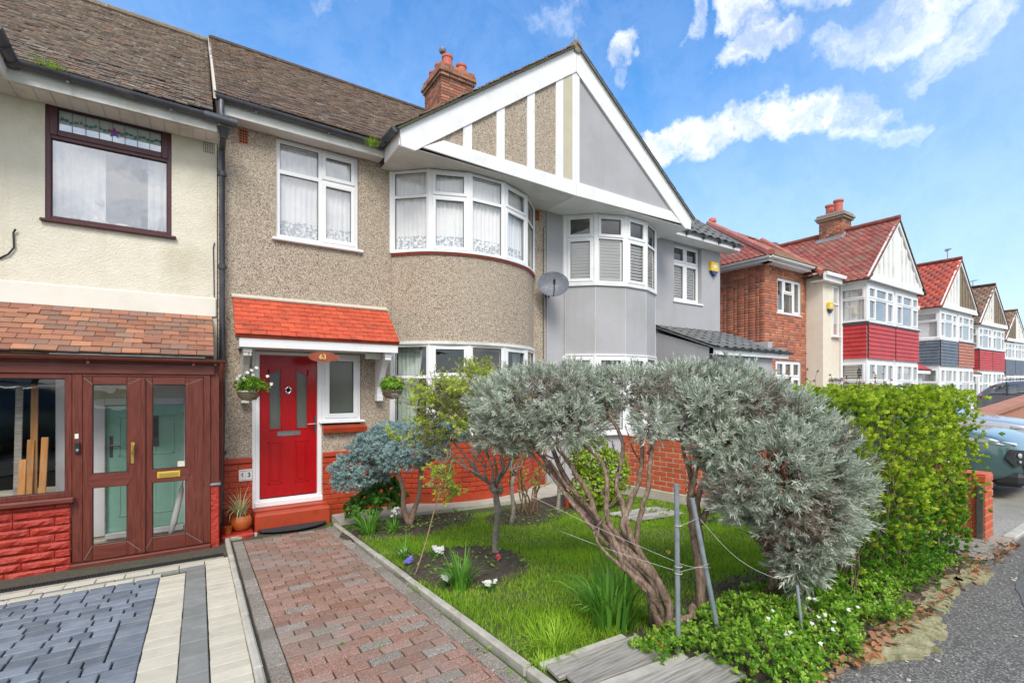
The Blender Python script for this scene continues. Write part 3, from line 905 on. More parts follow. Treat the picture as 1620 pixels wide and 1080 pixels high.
def laid(parent, name, lib, T, mats, limit=300, stuffname=None, jit=True):
    """lib: list of MB pieces; T: list of (4x4 matrix) ; nearest `limit` are single objects, the rest one mesh"""
    P = np.array([[t[0][3], t[1][3], t[2][3]] for t in T])
    order = np.argsort(((P - CAMP) ** 2).sum(1))
    meshes = [b.mesh(name, mats) for b in lib]
    for i in order[:limit]:
        o = bpy.data.objects.new(name, random.choice(meshes)); COL.objects.link(o)
        setpar(o, parent); o.matrix_basis = T[i]
    rest = order[limit:]
    if len(rest):
        b = random.choice(lib)
        tv = np.array(b.v); quads = [f if len(f) == 4 else (*f, f[0]) for f in b.f]
        tris = []
        for f in b.f:
            for k in range(1, len(f) - 1): tris.append((f[0], f[k], f[k + 1]))
        tf = np.array(tris)
        A = np.array([[list(r) for r in T[i]] for i in rest])
        V = np.einsum('nij,kj->nki', A[:, :3, :3], tv) + A[:, None, :3, 3]
        F = (tf[None] + (np.arange(len(rest)) * len(tv))[:, None, None]).reshape(-1, 3)
        me = np_mesh(name, V.reshape(-1, 3), F, np.repeat(rng.random(len(rest)), len(tf)), mats)
        link(stuffname or name, me, parent, stuff=True)


def basis(P, U, V, N):
    return Matrix(((U[0], V[0], N[0], P[0]), (U[1], V[1], N[1], P[1]), (U[2], V[2], N[2], P[2]), (0, 0, 0, 1)))


def inpoly(x, y, poly):
    c = False; n = len(poly)
    for i in range(n):
        x1, y1 = poly[i]; x2, y2 = poly[(i + 1) % n]
        if (y1 > y) != (y2 > y) and x < (x2 - x1) * (y - y1) / (y2 - y1) + x1: c = not c
    return c


def tile_plane(parent, P0, U, V, poly, tw=.165, gauge=.1, th=.013, m='old_roof_tile', limit=0, name='roof_tile', jitter=1.0, base='sand_joint', wavy=0, overlap=1.7, basedrop=.03):
    P0, U, V = Vector(P0), Vector(U).normalized(), Vector(V).normalized(); N = U.cross(V)
    lib = []
    for k in range(4):
        b = MB()
        L_ = gauge * overlap
        j = random.uniform(-.002, .002)
        if wavy:
            prof = [(-tw / 2 + .002 + (tw - .004) * i / 8, math.sin(i / 8 * math.pi * 2) * wavy) for i in range(9)]
            vs = [(x, 0, z + th) for x, z in prof] + [(x, L_, z + th * .2) for x, z in prof] + [(x, 0, z) for x, z in prof]
            fs = [(i, i + 1, i + 10, i + 9) for i in range(8)] + [(i + 18, i + 19, i + 1, i) for i in range(8)]
            b.add(vs, fs, rnd=0)
        else:
            vs = [(-tw / 2 + .002, 0, j), (tw / 2 - .002, 0, -j), (tw / 2 - .002, L_, -th * .7), (-tw / 2 + .002, L_, -th * .7),
                  (-tw / 2 + .003, .001, th + j), (tw / 2 - .003, .001, th - j), (tw / 2 - .003, L_, th * .1), (-tw / 2 + .003, L_, th * .1)]
            fs = [(4, 5, 6, 7), (0, 1, 5, 4), (1, 2, 6, 5), (3, 0, 4, 7)]
            b.add(vs, fs, rnd=0)
        lib.append(b)
    T = []
    us = [p[0] for p in poly]; vs_ = [p[1] for p in poly]
    _w = max(us) - min(us); _k = _w / max(1, round(_w / tw)) / tw; tw0 = tw; tw = tw * _k
    rows = int(math.ceil((max(vs_) - min(vs_)) / gauge)); r = 0
    for r in range(rows):
        v = min(vs_) + r * gauge
        n = int((max(us) - min(us)) / tw) + 2
        for i in range(n):
            half = False
            u = min(us) + (i + (0 if r % 2 else .5)) * tw
            if r % 2 and i == 0: u += tw * .25; half = True
            elif r % 2 and u + tw * .5 > max(us) + .01: u -= tw * .25; half = True
            if not inpoly(u, v + gauge * .4, poly): continue
            a = random.gauss(0, .008) * jitter; lift = abs(random.gauss(0, .003)) * jitter
            Ur = (U * math.cos(a) + V * math.sin(a)); Vr = (V * math.cos(a) - U * math.sin(a))
            P = P0 + U * u + V * (v + random.gauss(0, .003) * jitter) + N * (lift + random.uniform(0, .002))
            T.append(basis(P, Ur * (_k * (.5 if half else 1)), Vr, N))
    laid(parent, name, lib, T, m, limit, name)
    b = MB(); b.slab([P0 + U * a + V * c - N * basedrop * .5 for a, c in poly], N, basedrop)
    b.build('roof_deck', base, parent)


def brick_plane(parent, P0, U, w, h, holes=(), bw=.215, bh=.065, joint=.010, depth=.014, m='old_brick', limit=0, name='brick', N=None, start=0, pattern='stretcher', bevel=.004, rough=.0015):
    """bricks standing proud of a wall plane through P0, U along, z up, N outward"""
    P0, U = Vector(P0), Vector(U).normalized(); Z = Vector((0, 0, 1)); N = U.cross(Z) if N is None else Vector(N)
    lib = {}

    def piece(wd, ht):
        k = (round(wd, 3), round(ht, 3))
        if k not in lib:
            b = MB(); b.rbox(-wd / 2, wd / 2, -depth, 0, -ht / 2, ht / 2, bevel, rnd=0); lib[k] = (b, [])
        return lib[k][1]
    rows = int(round(h / (bh + joint)))
    ph = h / rows
    for r in range(rows):
        z = (r + .5) * ph
        u = (0 if (r + start) % 2 == 0 else -(bw + joint) / 2)
        head = pattern == 'flemish'
        k = 0
        while u < w:
            full = bw if not (head and (k + r) % 2) else (bw - joint) / 2
            a, c = max(u, 0), min(u + full, w)
            u += full + joint; k += 1
            if c - a < .03: continue
            cx = (a + c) / 2
            if any(x0 < cx < x1 and z0 < z < z1 for x0, x1, z0, z1 in holes): continue
            P = P0 + U * cx + Z * z + N * random.gauss(.0, rough)
            piece(c - a, ph - joint).append(basis(P, U, -N, Z))
    # nearest become objects: spread the limit over the sizes
    tot = sum(len(t) for _, t in lib.values())
    allT = sorted(((np.linalg.norm(np.array(t.translation) - CAMP), k, i) for k, (_, ts) in lib.items() for i, t in enumerate(ts)))
    chosen = {(k, i) for _, k, i in allT[:limit]}
    V, F, RR = [], [], []
    off = 0
    for k, (b, ts) in lib.items():
        me = None
        tv = np.array(b.v); tr = []
        for f in b.f:
            for q in range(1, len(f) - 1): tr.append((f[0], f[q], f[q + 1]))
        tr = np.array(tr)
        for i, t in enumerate(ts):
            if (k, i) in chosen:
                if me is None: me = b.mesh(name, m)
                o = bpy.data.objects.new(name, me); COL.objects.link(o); setpar(o, parent); o.matrix_basis = t
            else:
                A = np.array(t); V.append(tv @ A[:3, :3].T + A[:3, 3]); F.append(tr + off); off += len(tv); RR += [random.random()] * len(tr)
    if V:
        link(name, np_mesh(name, np.vstack(V), np.vstack(F), np.array(RR), m), parent, stuff=True)


def wall(name, m, parent, M, w, z0, z1, th, holes=(), **kw):
    """wall in local x (0..w), outer face y=0, inner y=th; holes (x0,x1,z0,z1)"""
    xs = sorted({0, w} | {q for h in holes for q in h[:2]}); zs = sorted({z0, z1} | {q for h in holes for q in h[2:]})
    xs = [q for q in xs if 0 <= q <= w]; zs = [q for q in zs if z0 <= q <= z1]
    b = MB()
    solid = lambda i, j: 0 <= i < len(xs) - 1 and 0 <= j < len(zs) - 1 and not any(h[0] - 1e-6 <= xs[i] and xs[i + 1] <= h[1] + 1e-6 and h[2] - 1e-6 <= zs[j] and zs[j + 1] <= h[3] + 1e-6 for h in holes)
    for i in range(len(xs) - 1):
        for j in range(len(zs) - 1):
            if not solid(i, j): continue
            x0, x1, c0, c1 = xs[i], xs[i + 1], zs[j], zs[j + 1]
            b.add([(x0, 0, c0), (x1, 0, c0), (x1, 0, c1), (x0, 0, c1)], [(0, 1, 2, 3)], M, 0)
            b.add([(x0, th, c0), (x1, th, c0), (x1, th, c1), (x0, th, c1)], [(3, 2, 1, 0)], M, 0)
            if not solid(i - 1, j): b.add([(x0, 0, c0), (x0, 0, c1), (x0, th, c1), (x0, th, c0)], [(0, 1, 2, 3)], M, 0)
            if not solid(i + 1, j): b.add([(x1, 0, c0), (x1, 0, c1), (x1, th, c1), (x1, th, c0)], [(3, 2, 1, 0)], M, 0)
            if not solid(i, j - 1): b.add([(x0, 0, c0), (x1, 0, c0), (x1, th, c0), (x0, th, c0)], [(3, 2, 1, 0)], M, 0)
            if not solid(i, j + 1): b.add([(x0, 0, c1), (x1, 0, c1), (x1, th, c1), (x0, th, c1)], [(0, 1, 2, 3)], M, 0)
    return b.build(name, m, parent, **kw)


def facing(x, y, ux, uy, z=0):
    """local x along (ux,uy), local y = inward normal (to the left of x), z up"""
    l = math.hypot(ux, uy); ux, uy = ux / l, uy / l
    return Matrix(((ux, -uy, 0, x), (uy, ux, 0, y), (0, 0, 1, z), (0, 0, 0, 1)))


def window(parent, M, w, h, cols, m='white_plastic', fr=.05, bar=.055, depth=.07, glass='glass', sill=.03, name='window', sillm=None, sash_w=.045, muntins=0, blind=None, gasket=True, label=None, y0=0.0):
    b = MB()
    b.rbox(0, fr, y0, depth, 0, h, .004, M); b.rbox(w - fr, w, y0, depth, 0, h, .004, M)
    b.rbox(fr - .001, w - fr + .001, y0 + .001, depth, 0, fr, .004, M); b.rbox(fr - .001, w - fr + .001, y0 + .001, depth, h - fr, h, .004, M)
    inner = w - 2 * fr - bar * (len(cols) - 1)
    x = fr; lights = []
    for ci, (wf, lts) in enumerate(cols):
        cw = inner * wf
        ih = h - 2 * fr - bar * (len(lts) - 1); z = fr
        for li, (hf, sash) in enumerate(lts):
            ch = ih * hf
            lights.append((x, x + cw, z, z + ch, sash)); z += ch
            if li < len(lts) - 1: b.rbox(x - .001, x + cw + .001, y0 + .002, depth, z, z + bar, .004, M); z += bar
        x += cw
        if ci < len(cols) - 1: b.rbox(x, x + bar, y0 + .001, depth, fr, h - fr, .004, M); x += bar
    win = b.build(name, m, parent, label=label)
    for (x0, x1, z0, z1, sash) in lights:
        if sash:
            s = MB(); sw = sash_w; o = .012
            s.rbox(x0 - o, x0 + sw, y0 - .014, y0 + .05, z0 - o, z1 + o, .005, M); s.rbox(x1 - sw, x1 + o, y0 - .014, y0 + .05, z0 - o, z1 + o, .005, M)
            s.rbox(x0 + sw - .001, x1 - sw + .001, y0 - .013, y0 + .05, z0 - o, z0 + sw, .005, M); s.rbox(x0 + sw - .001, x1 - sw + .001, y0 - .013, y0 + .05, z1 - sw, z1 + o, .005, M)
            s.build('sash', m, win); x0 += sw; x1 -= sw; z0 += sw; z1 -= sw
        if gasket:
            g = MB(); t = .007; gy = y0 + .018
            g.box(x0, x0 + t, gy, gy + .01, z0, z1, M); g.box(x1 - t, x1, gy, gy + .01, z0, z1, M); g.box(x0 + t, x1 - t, gy, gy + .01, z0, z0 + t, M); g.box(x0 + t, x1 - t, gy, gy + .01, z1 - t, z1, M)
            g.build('gasket', 'black_gasket', win)
        p = MB(); p.add([(x0, y0 + .03, z0), (x1, y0 + .03, z0), (x1, y0 + .03, z1), (x0, y0 + .03, z1)], [(0, 1, 2, 3)], M); p.build('pane', glass, win)
    if sill:
        s = MB(); s.rbox(-.04, w + .05, -.06, depth, -.032, -.001, .006, M); s.build('sill', sillm or m, win)
    return win, lights


def curtain(label, M, x0, x1, z0, z1, y=.10, amp=.010, fold=.07, m=('net_fabric', 'lace_fabric'), lace=.2, gather=None, group=None, name='net_curtain', parent=None):
    nx = max(6, int((x1 - x0) / .012)); nz = 8
    zz = [z0, z0 + (z1 - z0) * .05, z0 + (z1 - z0) * lace] + [z0 + (z1 - z0) * (lace + (1 - lace) * i / 6) for i in range(1, 7)]
    V = []; F = []; mi = []
    ph = random.uniform(0, 6)
    for j, z in enumerate(zz):
        t = (z - z0) / (z1 - z0)
        for i in range(nx + 1):
            x = x0 + (x1 - x0) * i / nx
            if gather: x = x0 + (x - x0) * gather(t)
            f = math.sin(x / fold * 6.283 + ph + .6 * math.sin(x * 9)) + .5 * math.sin(x / fold * 6.283 * .43 + 2 + t)
            V.append((x, y + amp * f * (1.1 - .4 * t), z))
    for j in range(len(zz) - 1):
        for i in range(nx):
            k = j * (nx + 1) + i; F.append((k, k + 1, k + nx + 2, k + nx + 1)); mi.append(1 if j < 2 and lace > 0 else 0)
    b = MB(); b.add(V, F, M, 0); b.mi = mi
    o = b.build(name, list(m) if isinstance(m, (tuple, list)) else m, parent, smooth=True)
    if parent is None: tag(o, label, 'curtain', group)
    return o


def gutter(parent, p0, p1, r=.058, m='gutter_plastic', brackets=.9, cap=True, name='gutter'):
    p0, p1 = Vector(p0), Vector(p1); d = (p1 - p0).normalized(); side = Vector((0, 0, 1)).cross(d).normalized(); up = Vector((0, 0, 1))
    n = 12; V = []; F = []
    for q in (p0, p1):
        for rr in (r, r - .006):
            for i in range(n + 1):
                a = math.pi + math.pi * i / n
                V.append(tuple(q + side * math.cos(a) * rr + up * (math.sin(a) * rr)))
    k = n + 1
    for i in range(n):
        F.append((i, i + 1, 2 * k + i + 1, 2 * k + i)); F.append((k + i, 3 * k + i, 3 * k + i + 1, k + i + 1))
    F.append((0, 2 * k, 3 * k, k)); F.append((n, k + n, 3 * k + n, 2 * k + n))
    b = MB(); b.add(V, F)
    if cap:
        for s_ in (0, 2 * k): b.add([V[s_ + i] for i in range(n + 1)], [tuple(range(n + 1))])
    g = b.build(name, m, parent, smooth=40)
    if brackets:
        L_ = (p1 - p0).length; i = brackets * .5
        while i < L_:
            c = p0 + d * i; q = MB()
            V2 = []
            for s_ in (-.013, .013):
                for a_ in range(9):
                    a = math.pi + math.pi * a_ / 8; V2.append(tuple(c + d * s_ + side * math.cos(a) * (r + .006) + up * math.sin(a) * (r + .006)))
            q.add(V2, [(a_, a_ + 1, a_ + 10, a_ + 9) for a_ in range(8)])
            q.box(-.012, .012, -.008, .004, -r - .03, -.01, Matrix.Translation(c + side * 0 + Vector((0, 0, 0))) @ Matrix.Rotation(math.atan2(d.y, d.x), 4, 'Z') @ Matrix.Translation((0, -r * .2, 0)))
            q.build('gutter_bracket', m, g); i += brackets
    return g


def downpipe(parent, pts, r=.034, m='pipe_plastic', clips=(), name='downpipe'):
    b = MB(); b.tube(pts, r, 12); o = b.build(name, m, parent, smooth=40)
    for (x, y, z) in clips:
        c = MB(); c.tube([(x, y, z - .03), (x, y, z + .03)], r + .007, 12); c.box(x - .055, x + .055, y + r * .3, y + r + .012, z - .014, z + .014); c.build('pipe_clip', m, o, smooth=40)
    return o


def arc_points(vs, n=6):
    """Catmull-Rom through plan vertices"""
    P = [Vector(v) for v in vs]; P = [P[0] * 2 - P[1]] + P + [P[-1] * 2 - P[-2]]; out = []
    for i in range(1, len(P) - 2):
        for k in range(n):
            t = k / n; a, b, c, d = P[i - 1], P[i], P[i + 1], P[i + 2]
            out.append(.5 * ((2 * b) + (c - a) * t + (2 * a - 5 * b + 4 * c - d) * t * t + (-a + 3 * b - 3 * c + d) * t ** 3))
    out.append(P[-2]); return out


def ribbon(pts, z0, z1, off0, off1, b=None, close=True, rnd=0):
    """solid strip following plan points; off0 inner, off1 outer offset (outwards = to the right of travel)"""
    b = b or MB(); n = len(pts); V = []
    for i, p in enumerate(pts):
        d = (pts[min(i + 1, n - 1)] - pts[max(i - 1, 0)]).normalized(); nr = Vector((d.y, -d.x))
        for o, z in ((off0, z0), (off1, z0), (off1, z1), (off0, z1)): q = p + nr * o; V.append((q.x, q.y, z))
    F = []
    for i in range(n - 1):
        for k in range(4): F.append((i * 4 + k, i * 4 + (k + 1) % 4, i * 4 + 4 + (k + 1) % 4, i * 4 + 4 + k))
    F += [(3, 2, 1, 0), tuple((n - 1) * 4 + k for k in range(4))]
    return b.add(V, F, rnd=rnd)


def vent(parent, x, y, z, w=.22, h=.22, m='terracotta_vent', nx=4, nz=6, name='air_brick', M=None):
    b = MB(); f = .012
    xs = [x]; g = (w - 2 * f) / nx
    b.box(x, x + w, y - .004, y + .001, z, z + f, M); b.box(x, x + w, y - .004, y + .001, z + h - f, z + h, M)
    for i in range(nx + 1): b.box(x + f + g * i - .006, x + f + g * i + .006, y - .005, y + .001, z + f, z + h - f, M)
    q = (h - 2 * f) / nz
    for j in range(1, nz): b.box(x + f, x + w - f, y - .0045, y + .001, z + f + q * j - .006, z + f + q * j + .006, M)
    o = b.build(name, m, parent)
    b = MB(); b.box(x + .002, x + w - .002, y - .0025, y + .001, z + .002, z + h - .002, M); b.build('vent_hole', 'dark_hole', o)
    return o


FY = 7.3
BAY = [(2.41 + .12, 7.28), (2.985, 6.862), (3.562, 6.64), (4.198, 6.636), (4.818, 6.869), (5.27, 7.28)]
CB = [(6.03 + (11.12 - x - 5.85) * (8.62 - 6.03) / (8.59 - 5.85), y) for x, y in BAY[::-1]]

# ============================================================ number 63
H = thing('terraced_house', 'brown pebbledashed house with the red front door, red tiled canopy and curved bay windows', 'house', (2.9, 7.3, -.3))
Mf = facing(.205, FY, 1, 0)
X0 = .205
hol = [(.89 - X0, 2.02 - X0, 3.61, 5.02), (.635 - X0, 1.49 - X0, -.10, 2.04), (1.49 - X0, 2.055 - X0, .99, 2.04), (2.62 - X0, 5.18 - X0, .8, 2.2), (2.62 - X0, 5.18 - X0, 3.7, 4.93)]
wall('wall', 'pebbledash', H, Mf, 5.555 - X0, -.5, 5.18, .24, hol)
b = MB(); gable_wall(b, .205, .405); gable_wall(b, 5.46, 5.55); b.box(.405, 5.46, 14.8, 15, -.5, 5.0)
b.box(.405, 5.46, 7.541, 14.79, 2.42, 2.60); b.box(.405, 5.46, 7.541, 14.79, -.5, -.12); b.box(.405, 5.46, 7.541, 14.79, 4.99, 5.05)
b.build('party_wall', 'room_wall', H)
# bay walls
bp = arc_points(BAY, 7)
b = ribbon(bp, 2.245, 3.62, -.16, 0.0); b.build('bay_wall', 'pebbledash', H, smooth=50)
b = ribbon(bp, 3.605, 3.64, -.1, .028); b.build('bay_sill', 'red_brick_paint', H, smooth=50)
b = ribbon(bp, 2.215, 2.262, -.1, .03); b.build('bay_ledge', 'old_white_paint', H, smooth=50)
b = ribbon(bp, -.5, .735, -.16, -.004); b.build('bay_base', 'red_brick_paint', H, smooth=50)
b = ribbon(bp, .735, .77, -.1, .045); b.build('bay_sill', 'red_brick_paint', H, smooth=50)
b = ribbon(bp, -.5, -.10, -.02, .035); b.build('bay_plinth', 'red_brick_paint', H, smooth=50)


def bay_bricks(parent, pts, z0, z1, m, bw=.215, bh=.065, j=.011):
    L_ = [0]
    for a, c in zip(pts, pts[1:]): L_.append(L_[-1] + (c - a).length)

    def at(s):
        s = max(0, min(L_[-1], s))
        for i in range(len(L_) - 1):
            if s <= L_[i + 1]:
                t = (s - L_[i]) / (L_[i + 1] - L_[i]); p = pts[i].lerp(pts[i + 1], t); d = (pts[i + 1] - pts[i]).normalized(); return p, d
        return pts[-1], (pts[-1] - pts[-2]).normalized()
    me = MB().rbox(-bw / 2, bw / 2, -.010, .006, -bh / 2, bh / 2, .004, rnd=0).mesh('brick', m)
    r = 0; z = z0
    while z + bh < z1:
        s = (bw + j) * (.5 if r % 2 else .0) + bw / 2
        while s < L_[-1] - .05:
            p, d = at(s); o = link('brick', me, parent, loc=(p.x, p.y, z + bh / 2), rot=(0, 0, math.atan2(d.y, d.x)))
            s += bw + j
        z += bh + j; r += 1


bay_bricks(H, bp, -.09, .72, 'red_brick_paint')

# bay windows: one window to each face of the bay
for zz0, zz1, lay in ((3.655, 4.92, [((.70, 0), (.30, 0)), ((.70, 1), (.30, 1)), ((.70, 0), (.30, 0)), ((.70, 1), (.30, 1)), ((.70, 0), (.30, 0))]),
                      (.785, 2.215, [((.66, 0), (.34, 0)), ((.66, 1), (.34, 1)), ((.66, 0), (.34, 0)), ((.66, 1), (.34, 1)), ((.66, 0), (.34, 0))])):
    posts = MB()
    for (x, y) in BAY: posts.tube([(x, y + .02, zz0 - .005), (x, y + .02, zz1)], .036, 10)
    posts.build('bay_post', 'white_plastic', H, smooth=40)
    for i in range(5):
        (xa, ya), (xb, yb) = BAY[i], BAY[i + 1]
        L_ = math.hypot(xb - xa, yb - ya); M = facing(xa, ya, xb - xa, yb - ya, zz0)
        M = M @ Matrix.Translation((.012, -.012, 0))
        window(H, M, L_ - .024, zz1 - zz0, [(1, lay[i])], fr=.042, bar=.05, sill=0, glass='glass', sash_w=.038)
        if zz0 > 2: curtain('white net curtain with lace hem in the upper bay, %s' % ('at its left end', 'second from the left', 'in the middle', 'second from the right', 'at its right end')[i], M, .0, L_ - .05, .02, zz1 - zz0 - .02, y=.085, group='net curtains in the upper bay window')
    s = ribbon(bp, zz0 - .02, zz0 + .006, -.06, .05); s.build('window_sill', 'white_plastic', H, smooth=50)
M = facing(BAY[0][0], BAY[0][1], BAY[1][0] - BAY[0][0], BAY[1][1] - BAY[0][1], .785)
curtain('pale green curtain drawn to the left end of the lower bay window', M, .05, .42, .02, 1.42, y=.16, amp=.022, m='curtain_green', lace=.01, gather=lambda t: .72 + .35 * t, name='curtain')
M = facing(BAY[3][0], BAY[3][1], BAY[4][0] - BAY[3][0], BAY[4][1] - BAY[3][1], .785)
curtain('pale green curtain at the right side of the lower bay window', M, .45, .66, .02, 1.42, y=.16, amp=.022, m='curtain_green', lace=.01, name='curtain')
# upstairs window over the door
Mw = facing(.892, FY + .045, 1, 0, 3.625)
window(H, Mw, 1.126, 1.39, [(.53, [(.70, 0), (.30, 0)]), (.47, [(.70, 1), (.30, 1)])], fr=.055, bar=.06, glass='glass_bright', depth=.08)
s = MB(); s.rbox(.84, 2.08, FY - .055, FY + .05, 3.575, 3.615, .008); s.build('window_sill', 'white_paint', H)
curtain('white net curtain with lace hem in the upstairs window over the red door, left half', Mw, .03, .58, .03, 1.36, y=.10, group=None)
curtain('white net curtain with lace hem in the upstairs window over the red door, right half', Mw, .585, 1.10, .03, 1.36, y=.10)

# front door
door = MB(); DY = FY + .055
fm = MB()
fm.rbox(.637, .690, FY + .005, FY + .12, -.075, 2.038, .005); fm.rbox(1.432, 1.492, FY + .005, FY + .12, -.075, 2.038, .005)
fm.rbox(.689, 1.433, FY + .006, FY + .12, 1.992, 2.037, .005)
frame_o = fm.build('door_frame', 'white_plastic', H)
t = MB(); t.rbox(.63, 1.50, FY - .035, FY + .12, -.085, -.012, .008); t.rbox(.66, 1.46, FY - .01, FY + .02, -.012, .018, .004); t.build('door_threshold', 'white_plastic', H)
t = MB(); t.box(.60, .6365, FY - .004, FY + .12, -.5, 2.07); t.build('door_reveal', 'white_paint', H)
LX0, LX1, LZ0, LZ1 = .692, 1.430, .022, 1.990
# leaf with two glazed openings with a sloping head
gl = [(.800, .968, .955, 1.80), (1.145, 1.312, .955, 1.80)]
leaf = wall('door', 'red_door', H, Matrix.Translation((LX0, DY, 0)), LX1 - LX0, LZ0, LZ1, .044, [(g[0] - LX0, g[1] - LX0, g[2], g[3]) for g in gl])
for k, (a, c, z0, z1) in enumerate(gl):
    q = MB(); q.add([(a, DY + .02, z0), (c, DY + .02, z0), (c, DY + .02, z1), (a, DY + .02, z1)], [(0, 1, 2, 3)]); q.build('door_pane', 'frosted_glass', leaf)
    m_ = MB(); w_ = .016
    m_.rbox(a - .004, a + w_, DY - .008, DY + .004, z0 - .004, z1, .004); m_.rbox(c - w_, c + .004, DY - .008, DY + .004, z0 - .004, z1, .004)
    m_.rbox(a, c, DY - .0085, DY + .004, z0 - .006, z0 + w_, .004)
    zl, zr = (1.74, 1.80) if k == 0 else (1.80, 1.72)
    n = 8; top = []
    for i in range(n + 1):
        t_ = i / n; s_ = t_ * t_ * (3 - 2 * t_); top.append((a + (c - a) * t_, zl + (zr - zl) * s_ - .01))
    m_.prism(top + [(c, z1 + .012), (a, z1 + .012)], DY - .008, DY + .018)
    m_.build('glazing_bead', 'red_door', leaf)
for a, c in ((.795, .975), (1.14, 1.318)):
    p = MB(); z0, z1 = .20, .79
    for (q0, q1, r0, r1) in ((a, a + .02, z0, z1), (c - .02, c, z0, z1), (a, c, z0, z0 + .02), (a, c, z1 - .02, z1)): p.rbox(q0, q1, DY - .007, DY + .002, r0, r1, .006)
    p.rbox(a + .04, c - .04, DY - .011, DY + .002, z0 + .04, z1 - .045, .011)
    p.build('door_panel', 'red_door', leaf)
p = MB(); p.rbox(.912, 1.212, DY - .012, DY, .865, .935, .005); lb = p.build('letterbox', 'chrome', leaf)
p = MB(); p.rbox(.935, 1.190, DY - .017, DY - .011, .880, .922, .004); p.build('letterbox_flap', 'chrome', lb)
p = MB()
for i in range(20):
    pass
tor = []; n = 18
for i in range(n + 1):
    a = 6.2832 * i / n; tor.append((1.052 + .034 * math.sin(a), DY - .014, 1.505 + .040 * math.cos(a)))
p.tube(tor, .009, 8, caps=False); p.tube([(1.052, DY, 1.55), (1.052, DY - .02, 1.55)], .014, 10); p.tube([(1.052, DY, 1.455), (1.052, DY - .012, 1.455)], .011, 10)
p.build('knocker', 'chrome', leaf, smooth=40)
p = MB(); p.lathe([(.026, 0), (.024, .012), (.010, .016)], 16, M=Matrix.Translation((1.052, DY - .001, 1.505)) @ Matrix.Rotation(R(90), 4, 'X')); p.build('spyhole', 'dark_hole', leaf)
p = MB(); p.rbox(1.392, 1.418, DY - .01, DY, .88, 1.12, .004); hd = p.build('handle_plate', 'steel_handle', leaf)
p = MB(); p.tube([(1.405, DY - .005, 1.02), (1.405, DY - .045, 1.02), (1.30, DY - .047, 1.018)], .009, 8); p.build('handle', 'chrome', hd, smooth=40)
# side light
window(H, facing(1.494, FY + .012, 1, 0, 1.055), .555, .98, [(1, [(1, 1)])], fr=.05, sash_w=.055, glass='frosted_glass', sill=.02, depth=.10)
s = MB(); s.prism([(1.49, .86), (2.10, .86), (2.12, .89), (1.50, .90)], FY - .07, FY + .03)
s = MB(); s.slab([(1.50, FY - .10, .955), (2.12, FY - .10, .955), (2.12, FY + .06, 1.00), (1.50, FY + .06, 1.00)], (0, -.3, 1), .075); s.build('window_ledge', 'red_brick_paint', H)

# plinth: painted brickwork either side of the door with a projecting cap course
for xa, xb in ((.215, .598), (1.502, 2.50), (5.27, 5.55)):
    pb_ = MB(); pb_.box(xa, xb, FY - .012, FY - .001, -.5, .53); pb_.build('plinth', 'red_brick_paint', H)
    brick_plane(H, (xa, FY - .012, -.32), (1, 0, 0), xb - xa, .84, m='red_brick_paint', depth=.012, limit=100, joint=.010, N=(0, -1, 0))
    c = MB(); c.rbox(xa, xb, FY - .042, FY - .0005, .535, .605, .008); c.build('plinth_cap', 'red_brick_paint', H)
st = MB(); st.rbox(.60, 1.535, 6.93, 7.29, -.42, -.105, .02); st.build('door_step', 'red_brick_paint', H)
st = MB(); st.rbox(.60, 1.53, 7.10, 7.30, -.105, -.086, .006); st.build('door_step', 'red_brick_paint', H)
pl = MB(); pl.rbox(.22, .58, 6.74, 7.28, -.40, -.265, .02); pl.build('low_step', 'split_stone_paint', H)

# number tile
t_ = MB(); t_.rbox(.440, .598, FY - .036, FY - .026, .298, .452, .004); nt_ = t_.build('number_tile', 'ceramic', H)


def text(body, size, M, m, parent, extrude=.002, name='lettering', align='CENTER', sx=1.0, bold=0.0):
    cu = bpy.data.curves.new(name, 'FONT'); cu.body = body; cu.size = size; cu.extrude = extrude; cu.align_x = align; cu.align_y = 'CENTER'; cu.offset = bold
    tmp = bpy.data.objects.new(name, cu); COL.objects.link(tmp)
    dg = bpy.context.evaluated_depsgraph_get(); me = bpy.data.meshes.new_from_object(tmp.evaluated_get(dg))
    COL.objects.unlink(tmp); bpy.data.objects.remove(tmp)
    me.transform(M @ Matrix.Diagonal((sx, 1, 1, 1))); me.materials.clear(); me.materials.append(MATS[m])
    a = me.attributes.new('rnd', 'FLOAT', 'FACE')
    return link(name, me, parent)


UP = Matrix.Rotation(R(90), 4, 'X')
text('6', .085, Matrix.Translation((.484, FY - .037, .375)) @ UP, 'blue_print', nt_, bold=.002)
text('3', .085, Matrix.Translation((.560, FY - .037, .375)) @ UP, 'blue_print', nt_, bold=.002)
t_ = MB()
for i in range(11):
    for z in (.316, .432): t_.box(.450 + i * .0133, .458 + i * .0133, FY - .0375, FY - .036, z - .006, z + .006)
for z in (.345, .375, .405): t_.box(.518, .524, FY - .0375, FY - .036, z - .006, z + .006)
t_.build('tile_border', 'grey_print', nt_)

